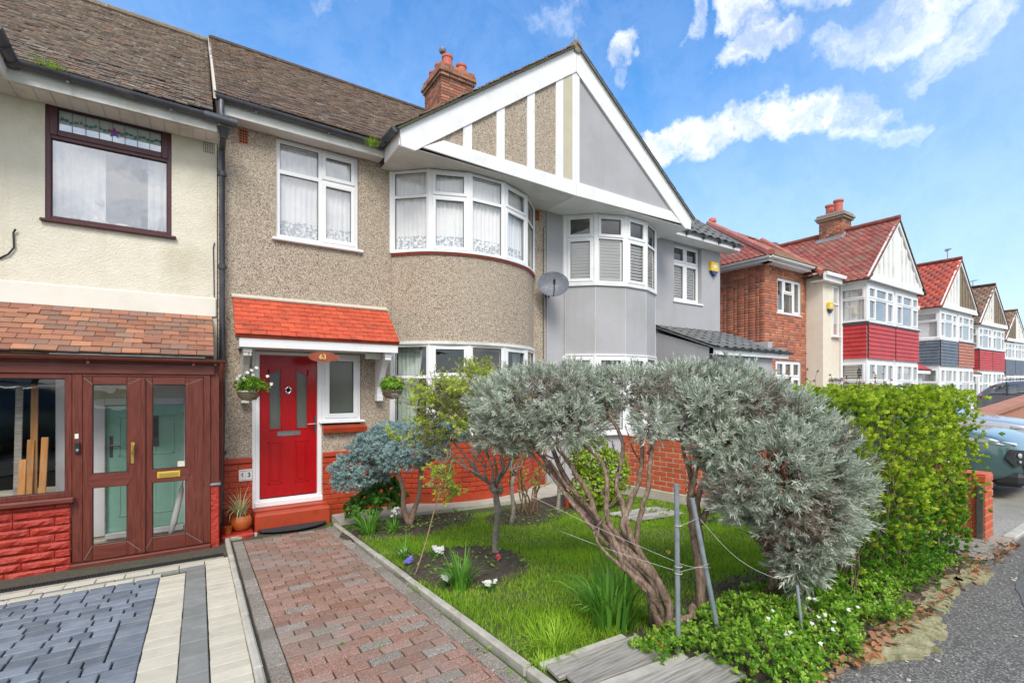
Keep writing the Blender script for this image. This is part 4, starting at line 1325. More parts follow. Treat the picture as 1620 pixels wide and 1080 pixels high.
# canopy
can = MB(); can.rbox(.415, 2.435, 6.742, 6.765, 2.045, 2.165, .004); canopy = can.build('canopy', 'white_paint', H)
s_ = MB(); s_.slab([(.39, 6.76, 2.165), (2.45, 6.76, 2.165), (2.45, 7.299, 2.66), (.39, 7.299, 2.66)], (0, -.68, .73), .05); s_.build('canopy_soffit', 'old_white_paint', canopy)
s_ = MB(); s_.box(.43, 2.43, 6.765, 7.298, 2.055, 2.10); s_.build('canopy_ceiling', 'white_paint', canopy)
V_ = Vector((0, .58, .545)).normalized()
tile_plane(canopy, (.37, 6.70, 2.195), (1, 0, 0), V_, [(0, 0), (2.075, 0), (2.06, .82), (0, .82)], .168, .093, .014, 'red_tile_paint', limit=300, base='red_tile_paint', jitter=.6, name='canopy_tile')
s_ = MB(); s_.slab([(.36, 7.22, 2.74), (2.45, 7.22, 2.74), (2.45, 7.302, 2.79), (.36, 7.302, 2.79)], (0, -.5, 1), .02); s_.build('mortar_fillet', 'mortar', canopy)
for bx in (.47, 2.27):
    br = MB()
    prof = [(7.299, 1.34), (7.299, 2.05), (6.80, 2.05), (6.80, 1.955), (6.83, 1.955), (6.85, 1.93), (6.90, 1.90), (6.97, 1.84), (7.03, 1.75), (7.08, 1.66), (7.13, 1.60), (7.19, 1.555), (7.19, 1.34)]
    Mx = Matrix(((0, 1, 0, bx), (1, 0, 0, 0), (0, 0, 1, 0), (0, 0, 0, 1)))
    br.prism(prof, 0, .075, Mx)
    br.rbox(bx - .012, bx + .088, 6.785, 6.87, 1.985, 2.045, .004)
    br.rbox(bx - .010, bx + .085, 7.17, 7.2995, 1.335, 1.425, .006); br.rbox(bx - .008, bx + .083, 6.792, 6.86, 1.94, 1.98, .004)
    br.build('bracket', 'old_white_paint' if bx < 1 else 'white_paint', canopy)
b_ = MB(); b_.rbox(2.03, 2.26, 6.95, 7.02, 1.96, 2.05, .004); b_.build('canopy_joist', 'old_white_paint', canopy)

# number plaque hanging from the canopy
pq = MB(); n = 28; pts = [(1.39 + .185 * math.cos(6.2832 * i / n), 1.953 + .070 * math.sin(6.2832 * i / n)) for i in range(n)]
pq.prism(pts, 6.722, 6.736); pq.prism([(1.54, 1.965), (1.585, 1.985), (1.605, 1.955), (1.58, 1.935), (1.585, 1.905), (1.55, 1.915)], 6.718, 6.738)
plaque = pq.build('number_plaque', 'plaque_wood', None, smooth=30)
tag(plaque, 'oval varnished wooden plaque reading 63 hung on the white edge of the red canopy', 'house number')
text('63', .092, Matrix.Translation((1.385, 6.719, 1.953)) @ UP, 'gold_paint', plaque, bold=.001)

# gable over the bays (left half belongs to this house), soffit, boards
GY = 6.40
TH = math.atan2(2.39, 3.22); TT = math.tan(TH)


def gz_top(x): return 5.11 + TT * (x - 2.33) if x < 5.555 else 5.11 + TT * (8.78 - x)


def gable_half(parent, s, panelm, boardm, posts, soffm, extra=None):
    X = lambda q: q if s < 0 else 11.11 - q   # mirror about 5.555
    ps = lambda pts: [(X(x), z) for x, z in pts][::(1 if s < 0 else -1)]
    b = MB(); b.prism(ps([(2.60, 5.0), (5.55, 5.0), (5.55, 7.25)]), GY + .03, GY + .10); b.build('gable_panel', panelm, parent)
    b = MB(); b.prism(ps([(2.33, 5.11), (2.36, 4.905), (2.56, 4.895), (5.552, 7.10), (5.552, 7.50)]), GY - .012, GY + .029); b.build('barge_board', boardm, parent)
    b = MB(); b.prism(ps([(2.315, 5.155), (2.33, 5.10), (5.552, 7.495), (5.552, 7.55)]), GY - .025, GY + .025); b.build('barge_trim', boardm, parent)
    b = MB(); b.prism(ps([(2.665, 4.975), (5.552, 4.92), (5.552, 5.165), (3.00, 5.165)]), GY - .006, GY + .0285); b.build('tie_beam', boardm, parent)
    for (a, c, mm) in posts:
        za, zc = gz_top(a) - .36, gz_top(c) - .36
        b = MB(); b.prism(ps([(a, 5.16), (c, 5.16), (c, zc), (a, za)]), GY + .006, GY + .0297); b.build('gable_post', mm, parent)
    # soffit boards: narrow strips
    if soffm:
        x = 2.36
        while x < 5.54:
            xb = min(x + .105, 5.55)
            b = MB(); b.rbox(X(x) + .001, X(xb) - .001, GY + .03, FY - .001, 4.93, 4.945, .003); b.build('soffit_board', soffm, parent); x = xb
    else:
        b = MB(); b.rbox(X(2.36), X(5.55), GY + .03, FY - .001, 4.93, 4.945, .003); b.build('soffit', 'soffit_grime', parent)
    # return fascia at the foot
    b = MB(); b.rbox(X(2.335), X(2.36), GY + .03, 7.07, 4.93, 5.15, .003); b.build('fascia', boardm, parent)


gable_half(H, -1, 'pebbledash', 'white_paint', [(3.33, 3.48, 'white_paint'), (3.92, 4.07, 'white_paint'), (4.51, 4.66, 'white_paint'), (5.11, 5.27, 'white_paint'), (5.272, 5.475, 'beige_panel'), (5.477, 5.553, 'white_paint')], None)
# main roof of 63
PIT = math.atan2(8.42 - 5.08, 11.2 - 6.86)
Vm = (0, math.cos(PIT), math.sin(PIT)); LM = (8.42 - 5.08) / math.sin(PIT)
roof = MB(); roof.rbox(.16, 5.55, 11.10, 11.30, 8.40, 8.50, .03); roof = roof.build('roof', 'old_roof_tile', H)
tile_plane(roof, (.155, 6.97, 5.205), (1, 0, 0), Vm, [(0, 0), (5.40, 0), (5.40, LM - .12), (0, LM - .12)], tw=.128, gauge=.084, th=.015, m='old_roof_tile', limit=300, jitter=1.7)
tile_plane(roof, (2.27, 10.9, 5.135), (0, -1, 0), (math.cos(TH), 0, math.sin(TH)), [(0, 0), (4.56, 0), (4.56, 3.98), (0, 3.98)], tw=.128, gauge=.084, th=.015, m='old_roof_tile', limit=0, jitter=1.5)
b = MB(); b.slab([(.16, 15.5, 5.0), (5.55, 15.5, 5.0), (5.55, 11.2, 8.4), (.16, 11.2, 8.4)], (0, .7, .7), .05); b.build('rear_slope', 'old_roof_tile', roof)
b = MB(); b.slab([(.150, 6.97, 5.13), (.150, 11.2, 8.37), (.150, 11.2, 8.47), (.150, 6.97, 5.24)], (-1, 0, 0), .03); b.build('verge_mortar', 'mortar', roof)
x = 6.36
while x < 10.0:
    k = MB(); k.tube([(5.555, x, 7.53), (5.555, x + .29, 7.53)], .11, 12, rnd=random.random()); k.build('ridge_tile', 'old_roof_tile', roof, smooth=40); x += .30
# eaves
b = MB(); b.rbox(.215, 2.335, 7.07, 7.095, 5.01, 5.19, .003); b.build('fascia', 'old_white_paint', H)
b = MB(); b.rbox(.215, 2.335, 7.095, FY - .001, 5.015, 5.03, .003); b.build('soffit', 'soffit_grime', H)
gutter(H, (.17, 7.008, 5.195), (2.27, 7.008, 5.165))
gutter(H, (2.27, 7.04, 5.165), (2.27, 6.37, 5.13), brackets=.5)
g_ = MB(); g_.tube([(2.27, 7.08, 5.16), (2.27, 6.99, 5.16)], .066, 12); g_.build('gutter_corner', 'gutter_plastic', H, smooth=40)
downpipe(H, [(.235, 7.0, 5.14), (.235, 6.98, 4.98), (.245, 6.92, 4.87)], .034, 'gutter_plastic')
vent(H, .44, FY, 4.80, .115, .19, nx=3, nz=5)
vent(H, 5.24, FY, 4.70, .18, .20, nx=4, nz=5)
vent(H, 3.15, 6.79, .02, .22, .13, m='red_brick_paint', nx=6, nz=3)
b = MB(); b.tube([(5.505, FY - .012, -.3), (5.505, FY - .012, 4.6)], .006, 6); b.build('cable', 'car_trim', H)

# shared downpipe at the party line
dp = thing('downpipe_stack', 'black downpipe running the full height between the cream house and the pebbledashed house', 'drainpipe', (.245, 7.2, -.35))
downpipe(dp, [(.26, 6.95, 4.74), (.255, 7.02, 4.66), (.25, 7.2, 4.60), (.25, 7.2, 1.3), (.235, 7.2, -.12), (.225, 7.16, -.34)], .036, clips=[(.25, 7.2, z) for z in (4.3, 3.1, 1.9, .7)])
h_ = MB(); h_.tube([(.26, 6.93, 4.78), (.26, 6.94, 4.74), (.26, 6.96, 4.66)], [.075, .06, .042], 14); h_.build('hopper', 'pipe_plastic', dp, smooth=40)
h_ = MB(); h_.tube([(.05, 6.86, 4.84), (.40, 6.86, 4.83)], .052, 12); h_.build('gutter_joint', 'gutter_plastic', dp, smooth=40)

# chimney
CX0, CX1, CY0, CY1 = 4.97, 5.87, 10.72, 11.75
chim = thing('chimney_stack', 'weathered brick chimney stack with four red pots behind the shared gable', 'chimney', (5.42, 11.2, 8.0))
b = MB(); b.box(CX0 + .012, CX1 - .012, CY0 + .012, CY1 - .012, 7.2, 9.45); b.build('flue_core', 'mortar_dark', chim)
brick_plane(chim, (CX0, CY0 + .012, 7.7), (1, 0, 0), CX1 - CX0, 1.50, m='old_brick', limit=120, pattern='flemish', N=(0, -1, 0), depth=.016)
brick_plane(chim, (CX0 + .012, CY1, 7.7), (0, -1, 0), CY1 - CY0, 1.50, m='old_brick', limit=120, pattern='flemish', N=(-1, 0, 0), start=1, depth=.016)
for i, (o, z0, z1) in enumerate(((.03, 9.20, 9.275), (.065, 9.28, 9.355), (.04, 9.36, 9.435), (.015, 9.44, 9.52))):
    c = MB(); c.box(CX0 - o + .01, CX1 + o - .01, CY0 - o + .01, CY1 + o - .01, z0 - .006, z1 + .006); c.build('corbel', 'mortar_dark', chim)
    brick_plane(chim, (CX0 - o, CY0 - o, z0), (1, 0, 0), CX1 - CX0 + 2 * o, z1 - z0, m='old_brick', limit=12, N=(0, -1, 0), start=i, depth=.02)
    brick_plane(chim, (CX0 - o, CY1 + o, z0), (0, -1, 0), CY1 - CY0 + 2 * o, z1 - z0, m='old_brick', limit=12, N=(-1, 0, 0), start=i, depth=.02)
c = MB(); c.rbox(CX0 + .05, CX1 - .05, CY0 + .05, CY1 - .05, 9.45, 9.58, .05); c.build('flaunching', 'mortar_dark', chim)
for (x, y, h, r) in ((5.24, 10.95, .34, .125), (5.66, 11.0, .28, .125), (5.17, 11.27, .27, .11), (5.14, 11.56, .22, .11)):
    c = MB(); c.lathe([(r, 0), (r, h * .8), (r * 1.13, h * .82), (r * 1.15, h), (r * .8, h), (r * .78, h * .6)], 16, (x, y, 9.54)); c.build('chimney_pot', 'terracotta_pot', chim, smooth=40)
c = MB(); c.tube([(5.17, 11.08, 9.6), (5.17, 11.08, 10.06)], .02, 6); c.lathe([(.07, 0), (.09, .03), (.09, .10), (.05, .13)], 10, (5.17, 11.08, 10.02)); c.build('cowl', 'lead', chim, smooth=40)
c = MB(); c.lathe([(.09, 0), (.09, .22), (.11, .23), (.11, .30), (.02, .36)], 12, (4.83, 9.95, 6.98)); fl = c.build('roof_vent', 'lead', H, smooth=40)

# ============================================================ the cream neighbour on the left
A = thing('terraced_house', 'cream rendered house at the left edge with brown framed porch and stained glass window', 'house', (-2, 7.3, -.3))
AX0 = -5.2
Ma = facing(AX0, FY, 1, 0)
ah = [(-1.435 - AX0, -.285 - AX0, 3.41, 4.80), (-1.03 - AX0, -.08 - AX0, -.2, 1.40), (-3.6 - AX0, -1.32 - AX0, .4, 1.7)]
wall('wall', 'cream_render', A, Ma, .195 - AX0, -.5, 4.95, .24, ah)
b = MB(); gable_wall(b, AX0, AX0 + .2); b.box(AX0 + .2, .20, 14.8, 15, -.5, 5); b.box(AX0 + .2, .20, 7.541, 14.79, 2.42, 2.6); b.box(AX0 + .2, .20, 7.541, 14.79, -.5, -.2); b.box(AX0 + .2, .2, 7.541, 14.79, 4.9, 4.96)
b.build('party_wall', 'room_wall', A)
b = MB(); b.rbox(AX0, .19, FY - .022, FY - .0005, 2.455, 2.70, .012); b.build('render_band', 'cream_band', A)
# upstairs window with a leaded top light
M = facing(-1.432, FY + .01, 1, 0, 3.425)
w_, lights = window(A, M, 1.145, 1.37, [(1, [(.71, 0), (.29, 1)])], m='brown_window', fr=.045, bar=.05, glass='glass_sky', sill=.03, sash_w=.055)
MG = M @ Matrix.Translation((0, .022, 0))
x0, x1, z0, z1, _ = lights[1]; x0 += .055; x1 -= .055; z0 += .055; z1 -= .055
b = MB()
for i in range(1, 8): q = x0 + (x1 - x0) * i / 8; b.box(q - .003, q + .003, -.002, .004, z0, z1, MG)
b.build('lead_came', 'lead', w_)
mat('stained_green', [(.02, .18, .16), (.06, .30, .26)], rough=.2, bmp=0, scale=30)
mat('stained_blue', [(.04, .12, .45)], rough=.2, bmp=0)
mat('stained_red', [(.50, .03, .06)], rough=.2, bmp=0)
mat('stained_purple', [(.22, .05, .30)], rough=.2, bmp=0)
mat('top_light', [(.62, .80, .84), (.70, .84, .88)], rough=.15, bmp=0)
b = MB(); b.box(x0, x1, .012, .014, z0, z1, MG); b.build('leaded_pane', 'top_light', w_)
xm, zm = (x0 + x1) / 2 + .02, (z0 + z1) / 2
b = MB()
n = 46
for i in range(n):
    q = x0 + (x1 - x0) * (i + .5) / n
    if abs(q - xm) < .05: continue
    a = random.uniform(-.5, .5) + (1 if i % 2 else -1) * .9; l = random.uniform(.030, .042)
    zc = zm + .012 * math.sin(i * .9) + .012
    b.prism([(q - l * math.cos(a) * .7, zc - l * math.sin(a) * .55), (q + .010, zc - .013), (q + l * math.cos(a) * .7, zc + l * math.sin(a) * .55), (q - .010, zc + .013)], -.001, .003, MG)
b.build('glass_garland', 'stained_green', w_)
for k in range(5):
    a = R(90 + 72 * k); c_, s_ = math.cos(a), math.sin(a)
    b = MB(); b.prism([(xm, zm), (xm + .028 * math.cos(a - .6), zm + .028 * math.sin(a - .6)), (xm + .066 * c_, zm + .066 * s_), (xm + .028 * math.cos(a + .6), zm + .028 * math.sin(a + .6))], -.003, .004, MG)
    b.build('glass_petal', ('stained_purple', 'stained_red', 'stained_blue', 'stained_blue', 'stained_red')[k], w_)
curtain('plain white curtain drawn across the left side of the upstairs window with stained glass', M, .04, .50, .03, 1.32, y=.14, amp=.012, lace=0.0, m='net_fabric')
curtain('plain white curtain at the right side of the upstairs window with stained glass', M, .90, 1.11, .03, 1.32, y=.14, amp=.012, lace=0.0, m='net_fabric')
# things on the window sill inside
ob = thing('selfie_stick', 'small black gadget on a thin stand on the sill inside the upstairs stained glass window', 'gadget', (-.62, 7.42, 3.46))
b = MB(); b.tube([(-.60, 7.40, 3.46), (-.62, 7.40, 3.56), (-.655, 7.40, 3.69)], .010, 8); b.build('stand', 'car_trim', ob)
b = MB(); b.rbox(-.70, -.63, 7.385, 7.415, 3.685, 3.725, .008); b.build('head', 'car_trim', ob)
for x, lab in ((-.97, 'left of the two white bowls on the sill inside the upstairs stained glass window'), (-.77, 'right of the two white bowls on the sill inside the upstairs stained glass window')):
    b = MB(); b.lathe([(.05, 0), (.07, .012), (.075, .045), (.06, .04)], 16, (x, 7.42, 3.462)); tag(b.build('bowl', 'ceramic', None, smooth=40), lab, 'bowl', 'bowls on the upstairs sill')
vb = thing('flower_vase', 'white vase with a round white flower inside the upstairs stained glass window', 'vase', (-1.0, 7.47, 3.46))
b = MB(); b.lathe([(.03, 0), (.05, .05), (.045, .10), (.02, .14), (.03, .16)], 14, (-1.02, 7.47, 3.46)); b.build('vase', 'ceramic', vb, smooth=40)
b = MB(); b.tube([(-1.02, 7.47, 3.6), (-1.0, 7.46, 3.68), (-.99, 7.46, 3.73)], .004, 5); b.build('stem', 'herb_leaf', vb)
b = MB(); b.lathe([(.01, -.04), (.045, -.02), (.05, .01), (.03, .04), (.005, .05)], 12, (-.99, 7.46, 3.75)); b.build('flower', 'petal_white', vb, smooth=40)
vent(A, .045, FY, 4.56, .125, .19, m='cream_vent', nx=4, nz=6)
# eaves
PA = math.atan2(8.34 - 4.89, 11.2 - 6.86)
VA = (0, math.cos(PA), math.sin(PA)); LA = (8.34 - 4.89) / math.sin(PA)
roofA = MB(); roofA.rbox(-6, .16, 11.10, 11.30, 8.31, 8.42, .03); roofA = roofA.build('roof', 'old_roof_tile_green', A)
tile_plane(roofA, (-6, 6.86, 4.90), (1, 0, 0), VA, [(2.2, 0), (6.145, 0), (6.145, LA), (2.2, LA)], tw=.128, gauge=.084, th=.015, m='old_roof_tile_green', limit=300, jitter=1.9)
tile_plane(roofA, (-1.74, 6.33, 4.93), (0, 1, 0), (-math.cos(TH), 0, math.sin(TH)), [(0, 0), (4.56, 0), (4.56, 3.9), (0, 3.9)], m='old_roof_tile_green', limit=0, jitter=2)
b = MB(); b.slab([(-6, 15.5, 4.9), (.15, 15.5, 4.9), (.15, 11.2, 8.33), (-6, 11.2, 8.33)], (0, .7, .7), .05); b.build('rear_slope', 'old_roof_tile', roofA)
b = MB(); b.rbox(-1.65, .19, 6.93, 6.955, 4.70, 4.875, .003); b.rbox(-1.67, -1.645, 6.45, 6.93, 4.70, 4.90, .003); b.build('fascia', 'old_white_paint', A)
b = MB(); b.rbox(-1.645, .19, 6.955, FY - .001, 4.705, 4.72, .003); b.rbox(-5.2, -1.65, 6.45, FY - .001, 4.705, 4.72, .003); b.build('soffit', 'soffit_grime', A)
x = -1.6
while x < .15:
    b = MB(); b.rbox(x, x + .125, 6.965, 7.26, 4.698, 4.712, .004); b.build('soffit_slip', 'old_white_paint', A); x += .14
gutter(A, (-1.62, 6.868, 4.885), (.32, 6.868, 4.855))
gutter(A, (-1.60, 6.36, 4.93), (-1.60, 6.90, 4.885), brackets=.5)
b = MB(); b.tube([(-1.60, 6.84, 4.88), (-1.60, 6.95, 4.88)], .066, 12); b.build('gutter_corner', 'gutter_plastic', A, smooth=40)
b = MB(); b.prism([(-1.66, 4.70), (-1.66, 4.93), (-3.8, 6.50), (-3.8, 4.70)], 6.40, 6.44); b.build('gable_panel', 'old_white_paint', A)
b = MB(); b.tube([(-1.80, FY - .01, 2.92), (-1.72, FY - .02, 2.98), (-1.675, FY - .02, 3.06), (-1.68, FY - .02, 3.22), (-1.66, FY - .03, 3.26)], .009, 6); b.build('cable', 'car_trim', A)
b = MB(); b.tube([(.17, FY - .01, 3.42), (.155, FY - .015, 3.36), (.16, FY - .015, 3.1), (.165, FY - .01, 2.72)], .006, 6); b.build('cable', 'car_trim', A)

# porch
PY = 6.55
bw_, bx_ = 'brown_woodgrain', 'brown_woodgrain_across'
porch = MB(); porch.rbox(-3.2, .155, PY - .012, PY + .10, 1.688, 1.80, .006); porch = porch.build('porch', bx_, A)
b = MB(); b.rbox(-3.2, .155, PY - .02, PY + .10, 1.80, 1.845, .004); b.build('fascia', bx_, porch)
gutter(porch, (-3.2, PY - .07, 1.87), (.262, PY - .07, 1.862), r=.045, m='brown_woodgrain_across', brackets=.9)
b = MB(); b.tube([(.225, PY - .07, 1.84), (.225, PY - .05, 1.74), (.215, PY + .1, 1.62), (.215, PY + .2, 1.1), (.205, PY + .3, -.1)], .032, 10); b.build('porch_downpipe', 'brown_woodgrain', porch, smooth=40)
b = MB(); b.slab([(-1.25, PY - .05, 1.885), (.06, PY - .05, 1.885), (.06, PY + .08, 1.935), (-1.25, PY + .08, 1.935)], (0, -.4, 1), .01); b.build('lead_flashing', 'lead', porch)
Vp = Vector((0, .86, .59)).normalized(); pl_ = Vector((0, FY - PY + .04, 2.46 - 1.905)).length
Vp = Vector((0, FY - PY + .04, 2.46 - 1.905)).normalized()
tile_plane(porch, (-3.2, PY - .04, 1.905), (1, 0, 0), Vp, [(0, 0), (3.345, 0), (3.345, pl_), (0, pl_)], .167, .104, .016, 'porch_roof_tile', limit=230, jitter=1.2)
fm = MB()
fm.rbox(-1.085, -1.005, PY, PY + .07, -.25, 1.687, .005); fm.rbox(.045, .112, PY, PY + .07, -.25, 1.687, .005); fm.rbox(-1.005, .045, PY + .001, PY + .07, 1.66, 1.686, .004)
fm.build('door_frame', bw_, porch)
fm = MB(); fm.rbox(-1.10, .115, PY - .05, PY + .07, -.335, -.262, .008); fm.build('door_threshold', bx_, porch)
fm = MB(); fm.rbox(.115, .20, PY + .02, FY - .001, .42, 1.8, .003); fm.build('side_panel', bw_, porch)
fm = MB(); fm.rbox(.115, .20, PY + .0, FY - .001, -.5, .40, .01); fm.build('side_wall', 'split_stone_paint', porch)
fm = MB(); fm.rbox(.108, .215, PY - .02, PY + .3, .40, .43, .008); fm.build('side_sill', 'lead', porch)


def upvc_door(x0, x1, gx0, gx1, zs, letter=False, handle=None):
    z0, z1 = -.255, 1.655; y = PY + .004
    d = MB(); d.rbox(x0, gx0, y - .012, y + .05, z0, z1, .006); d.rbox(gx1, x1, y - .012, y + .05, z0, z1, .006)
    o = d.build('porch_door', bw_, porch)
    for q0, q1 in ((z0, zs[0]), (zs[3], z1)):
        r_ = MB(); r_.rbox(gx0 - .001, gx1 + .001, y - .0115, y + .05, q0, q1, .006); r_.build('door_rail', bx_, o)
    r_ = MB()
    # mid rail with pointed ends over the stiles
    zm0, zm1 = zs[1], zs[2]; e = .045
    r_.prism([(gx0 - e, (zm0 + zm1) / 2), (gx0, zm0), (gx1, zm0), (gx1 + e, (zm0 + zm1) / 2), (gx1, zm1), (gx0, zm1)], y - .016, y + .05)
    r_.build('door_rail', bx_, o)
    g = MB()   # mitre grooves and vertical flutes as thin dark strips standing in the joints
    for (ax, az, bx2, bz) in ((gx0, zs[3], x0 + .01, z1 - .01), (gx1, zs[3], x1 - .01, z1 - .01), (gx0, zs[0], x0 + .01, z0 + .02), (gx1, zs[0], x1 - .01, z0 + .02)):
        dx, dz = bx2 - ax, bz - az; l = math.hypot(dx, dz); nx_, nz_ = -dz / l * .0022, dx / l * .0022
        g.add([(ax - nx_, y - .0155, az - nz_), (bx2 - nx_, y - .0155, bz - nz_), (bx2 + nx_, y - .0155, bz + nz_), (ax + nx_, y - .0155, az + nz_),
               (ax - nx_, y - .011, az - nz_), (bx2 - nx_, y - .011, bz - nz_), (bx2 + nx_, y - .011, bz + nz_), (ax + nx_, y - .011, az + nz_)], [(0, 1, 2, 3), (0, 4, 5, 1), (2, 6, 7, 3)])
    g.build('mitre_joint', 'grey_print', o)
    for (a, c) in ((zs[0], zs[1]), (zs[2], zs[3])):
        p = MB(); p.add([(gx0, y + .02, a), (gx1, y + .02, a), (gx1, y + .02, c), (gx0, y + .02, c)], [(0, 1, 2, 3)]); p.build('pane', 'glass_porch', o)
        k = MB(); t = .006
        k.box(gx0, gx0 + t, y - .002, y + .01, a, c); k.box(gx1 - t, gx1, y - .002, y + .01, a, c); k.box(gx0, gx1, y - .002, y + .01, a, a + t); k.box(gx0, gx1, y - .002, y + .01, c - t, c)
        k.build('gasket', 'black_gasket', o)
    return o


zs = (-.10, .50, .645, 1.575)
d1 = upvc_door(-1.003, -.506, -.925, -.645, zs)
d2 = upvc_door(-.502, .043, -.425, -.125, zs)
b = MB(); b.rbox(-.525, -.485, PY - .03, PY - .008, -.25, 1.65, .006); b.build('astragal', bw_, d1)
b = MB(); b.rbox(-.613, -.583, PY - .016, PY - .008, .725, .955, .004); hp = b.build('handle_plate', 'brass', d1)
b = MB(); b.tube([(-.60, PY - .01, .84), (-.60, PY - .05, .84), (-.585, PY - .055, .93), (-.58, PY - .052, .95)], .009, 8); b.build('handle', 'brass', hp, smooth=40)
b = MB(); b.rbox(-.385, -.175, PY - .022, PY - .010, .545, .615, .004); lp = b.build('letterbox', 'brass_yellow', d2)
b = MB(); b.rbox(-.365, -.195, PY - .027, PY - .021, .560, .600, .003); b.build('letterbox_flap', 'brass', lp)
b = MB(); b.rbox(-.20, -.135, PY - .004, PY - .001, .655, .715, .001); b.build('sticker', 'cream_vent', d2)
db = MB(); db.rbox(-1.062, -1.022, PY - .025, PY + .0, .865, .985, .006); db = db.build('doorbell', 'car_trim', porch)
b = MB(); b.lathe([(.012, 0), (.011, .004)], 14, M=Matrix.Translation((-1.042, PY - .024, .905)) @ Matrix.Rotation(R(90), 4, 'X')); b.build('button', 'lamp_lens', db)
b = MB(); b.lathe([(.010, 0), (.008, .004)], 12, M=Matrix.Translation((-1.042, PY - .024, .955)) @ Matrix.Rotation(R(90), 4, 'X')); b.build('lens', 'lamp_dark', db)
b = MB(); b.rbox(-1.065, -1.035, PY - .004, PY, 1.02, 1.07, .001); b.build('sticker', 'old_white_paint', porch)
# long side window, sill and stone dwarf wall
M = facing(-3.0, PY + .005, 1, 0, .43)
window(porch, M, 1.913, 1.257, [(.5, [(1, 0)]), (.5, [(1, 0)])], m='brown_woodgrain', fr=.052, bar=.12, glass='glass_porch', sill=0, gasket=True)
b = MB(); b.rbox(-3.2, -1.06, PY - .07, PY + .06, .375, .43, .012); b.build('window_sill', bx_, porch)
b = MB(); b.box(-3.2, -1.095, PY + .012, PY + .16, -.5, .374); b.build('stone_backing', 'split_stone_paint', porch)
r = 0; z = -.34
while z < .37:
    h = min(.078, .372 - z); x = -1.097
    if h < .03: break
    x -= 0 if r % 2 else .12
    if r % 2 == 0:
        k = MB(); k.rbox(-1.213, -1.098, PY - .012, PY + .03, z + .003, z + h - .003, .008); k.build('split_stone', 'split_stone_paint', porch)
    while x > -3.2:
        w = random.choice((.30, .42, .36, .24))
        k = MB()
        n = 7
        vs = []; fs = []
        for i in range(n + 1):   # pitched face: ridges of uneven depth
            q = x - w + .003 + (w - .006) * i / n
            d = [.014, random.uniform(.02, .034), random.uniform(.02, .036), .012]
            zz = [z + .003, z + h * .3, z + h * .68, z + h - .003]
            if i in (0, n): d = [.010, .014, .014, .010]
            for dd, z_ in zip(d, zz): vs.append((q, PY + .012 - dd, z_))
        for i in range(n):
            for j in range(3): fs.append((i * 4 + j, i * 4 + j + 4, i * 4 + j + 5, i * 4 + j + 1))
        k.add(vs, fs); k.box(x - w + .003, x - .003, PY + .0045, PY + .05, z + .003, z + h - .003)
        k.build('split_stone', 'split_stone_paint', porch); x -= w
    z += .083; r += 1
# inside the porch: green front door in a white frame
gd = MB(); gd.rbox(-.915, -.165, FY + .03, FY + .075, -.17, 1.335, .004); gd = gd.build('front_door', 'green_door', A)
fm = MB(); fm.rbox(-1.05, -.918, FY - .03, FY + .1, -.19, 1.42, .006); fm.rbox(-.162, -.05, FY - .03, FY + .1, -.19, 1.42, .006); fm.rbox(-.917, -.163, FY - .029, FY + .1, 1.338, 1.42, .006); fm.rbox(-.917, -.163, FY - .05, FY + .1, -.23, -.175, .006)
fm.build('door_frame', 'white_plastic', A)
for a, c, z0, z1 in ((-.80, -.60, 0, .55), (-.46, -.26, 0, .55), (-.46, -.26, .72, 1.2), (-.80, -.60, .72, 1.2)):
    p = MB()
    for (q0, q1, r0, r1) in ((a, a + .018, z0, z1), (c - .018, c, z0, z1), (a, c, z0, z0 + .018), (a, c, z1 - .018, z1)): p.rbox(q0, q1, FY + .022, FY + .032, r0, r1, .004)
    p.build('door_panel', 'green_door', gd)
p = MB(); p.box(-.655, -.415, FY + .018, FY + .028, .82, 1.20); p.build('door_pane', 'frosted_glass', gd)
p = MB(); p.rbox(-.885, -.855, FY + .018, FY + .03, .72, .97, .003); p.tube([(-.87, FY + .03, .86), (-.87, FY - .02, .86), (-.76, FY - .02, .86)], .009, 8); p.build('handle', 'steel_handle', gd)
for x0_, x1_ in ((-1.62, -1.38),): pass
fm = MB(); fm.rbox(-1.34, -1.25, FY - .045, FY - .0, -.3, 1.7, .004); fm.build('inner_post', 'white_plastic', A)
b = MB(); b.box(-3.2, .11, PY + .08, FY - .01, -.34, -.262); b.build('porch_floor', 'kerb_concrete', porch)
b = MB(); b.box(-3.19, .11, PY + .12, FY - .002, 1.76, 1.79); b.build('porch_ceiling', 'old_white_paint', porch)
for i, (x, zt, lean, m_, lab) in enumerate(((-1.585, 1.55, .05, 'plank_wood', 'tall grey board leaning in the porch window, leftmost'), (-1.50, 1.0, .09, 'orange_wood', 'short orange timber board in the porch window, second from the left'),
                                          (-1.46, 1.58, .03, 'orange_wood', 'tallest pale orange board leaning in the porch window'), (-1.40, 1.02, .10, 'orange_wood', 'short orange timber board in the porch window next to the white post'), (-1.55, .80, .12, 'orange_wood', 'lowest orange board at the front of the stack in the porch window'))):
    b = MB(); b.rbox(-.028, .028, -.012, .012, 0, zt + .26, .003, Matrix.Translation((x, 6.98 - lean, -.26)) @ Matrix.Rotation(-lean * .6, 4, 'X') @ Matrix.Rotation(random.uniform(-.03, .03), 4, 'Y'))
    tag(b.build('timber_board', m_), lab, 'board', 'timber boards stacked in the porch')
um = thing('umbrella', 'closed grey umbrella leaning inside the right hand porch door', 'umbrella', (-.2, 6.75, -.26))
b = MB(); b.tube([(-.30, 6.74, -.24), (-.24, 6.74, 0), (-.17, 6.75, .36), (-.165, 6.75, .40)], [.012, .035, .028, .012], 10); b.build('canopy', 'grey_render', um, smooth=True)
b = MB(); b.tube([(-.165, 6.75, .40), (-.15, 6.75, .50)], .006, 6); b.build('shaft', 'car_trim', um)

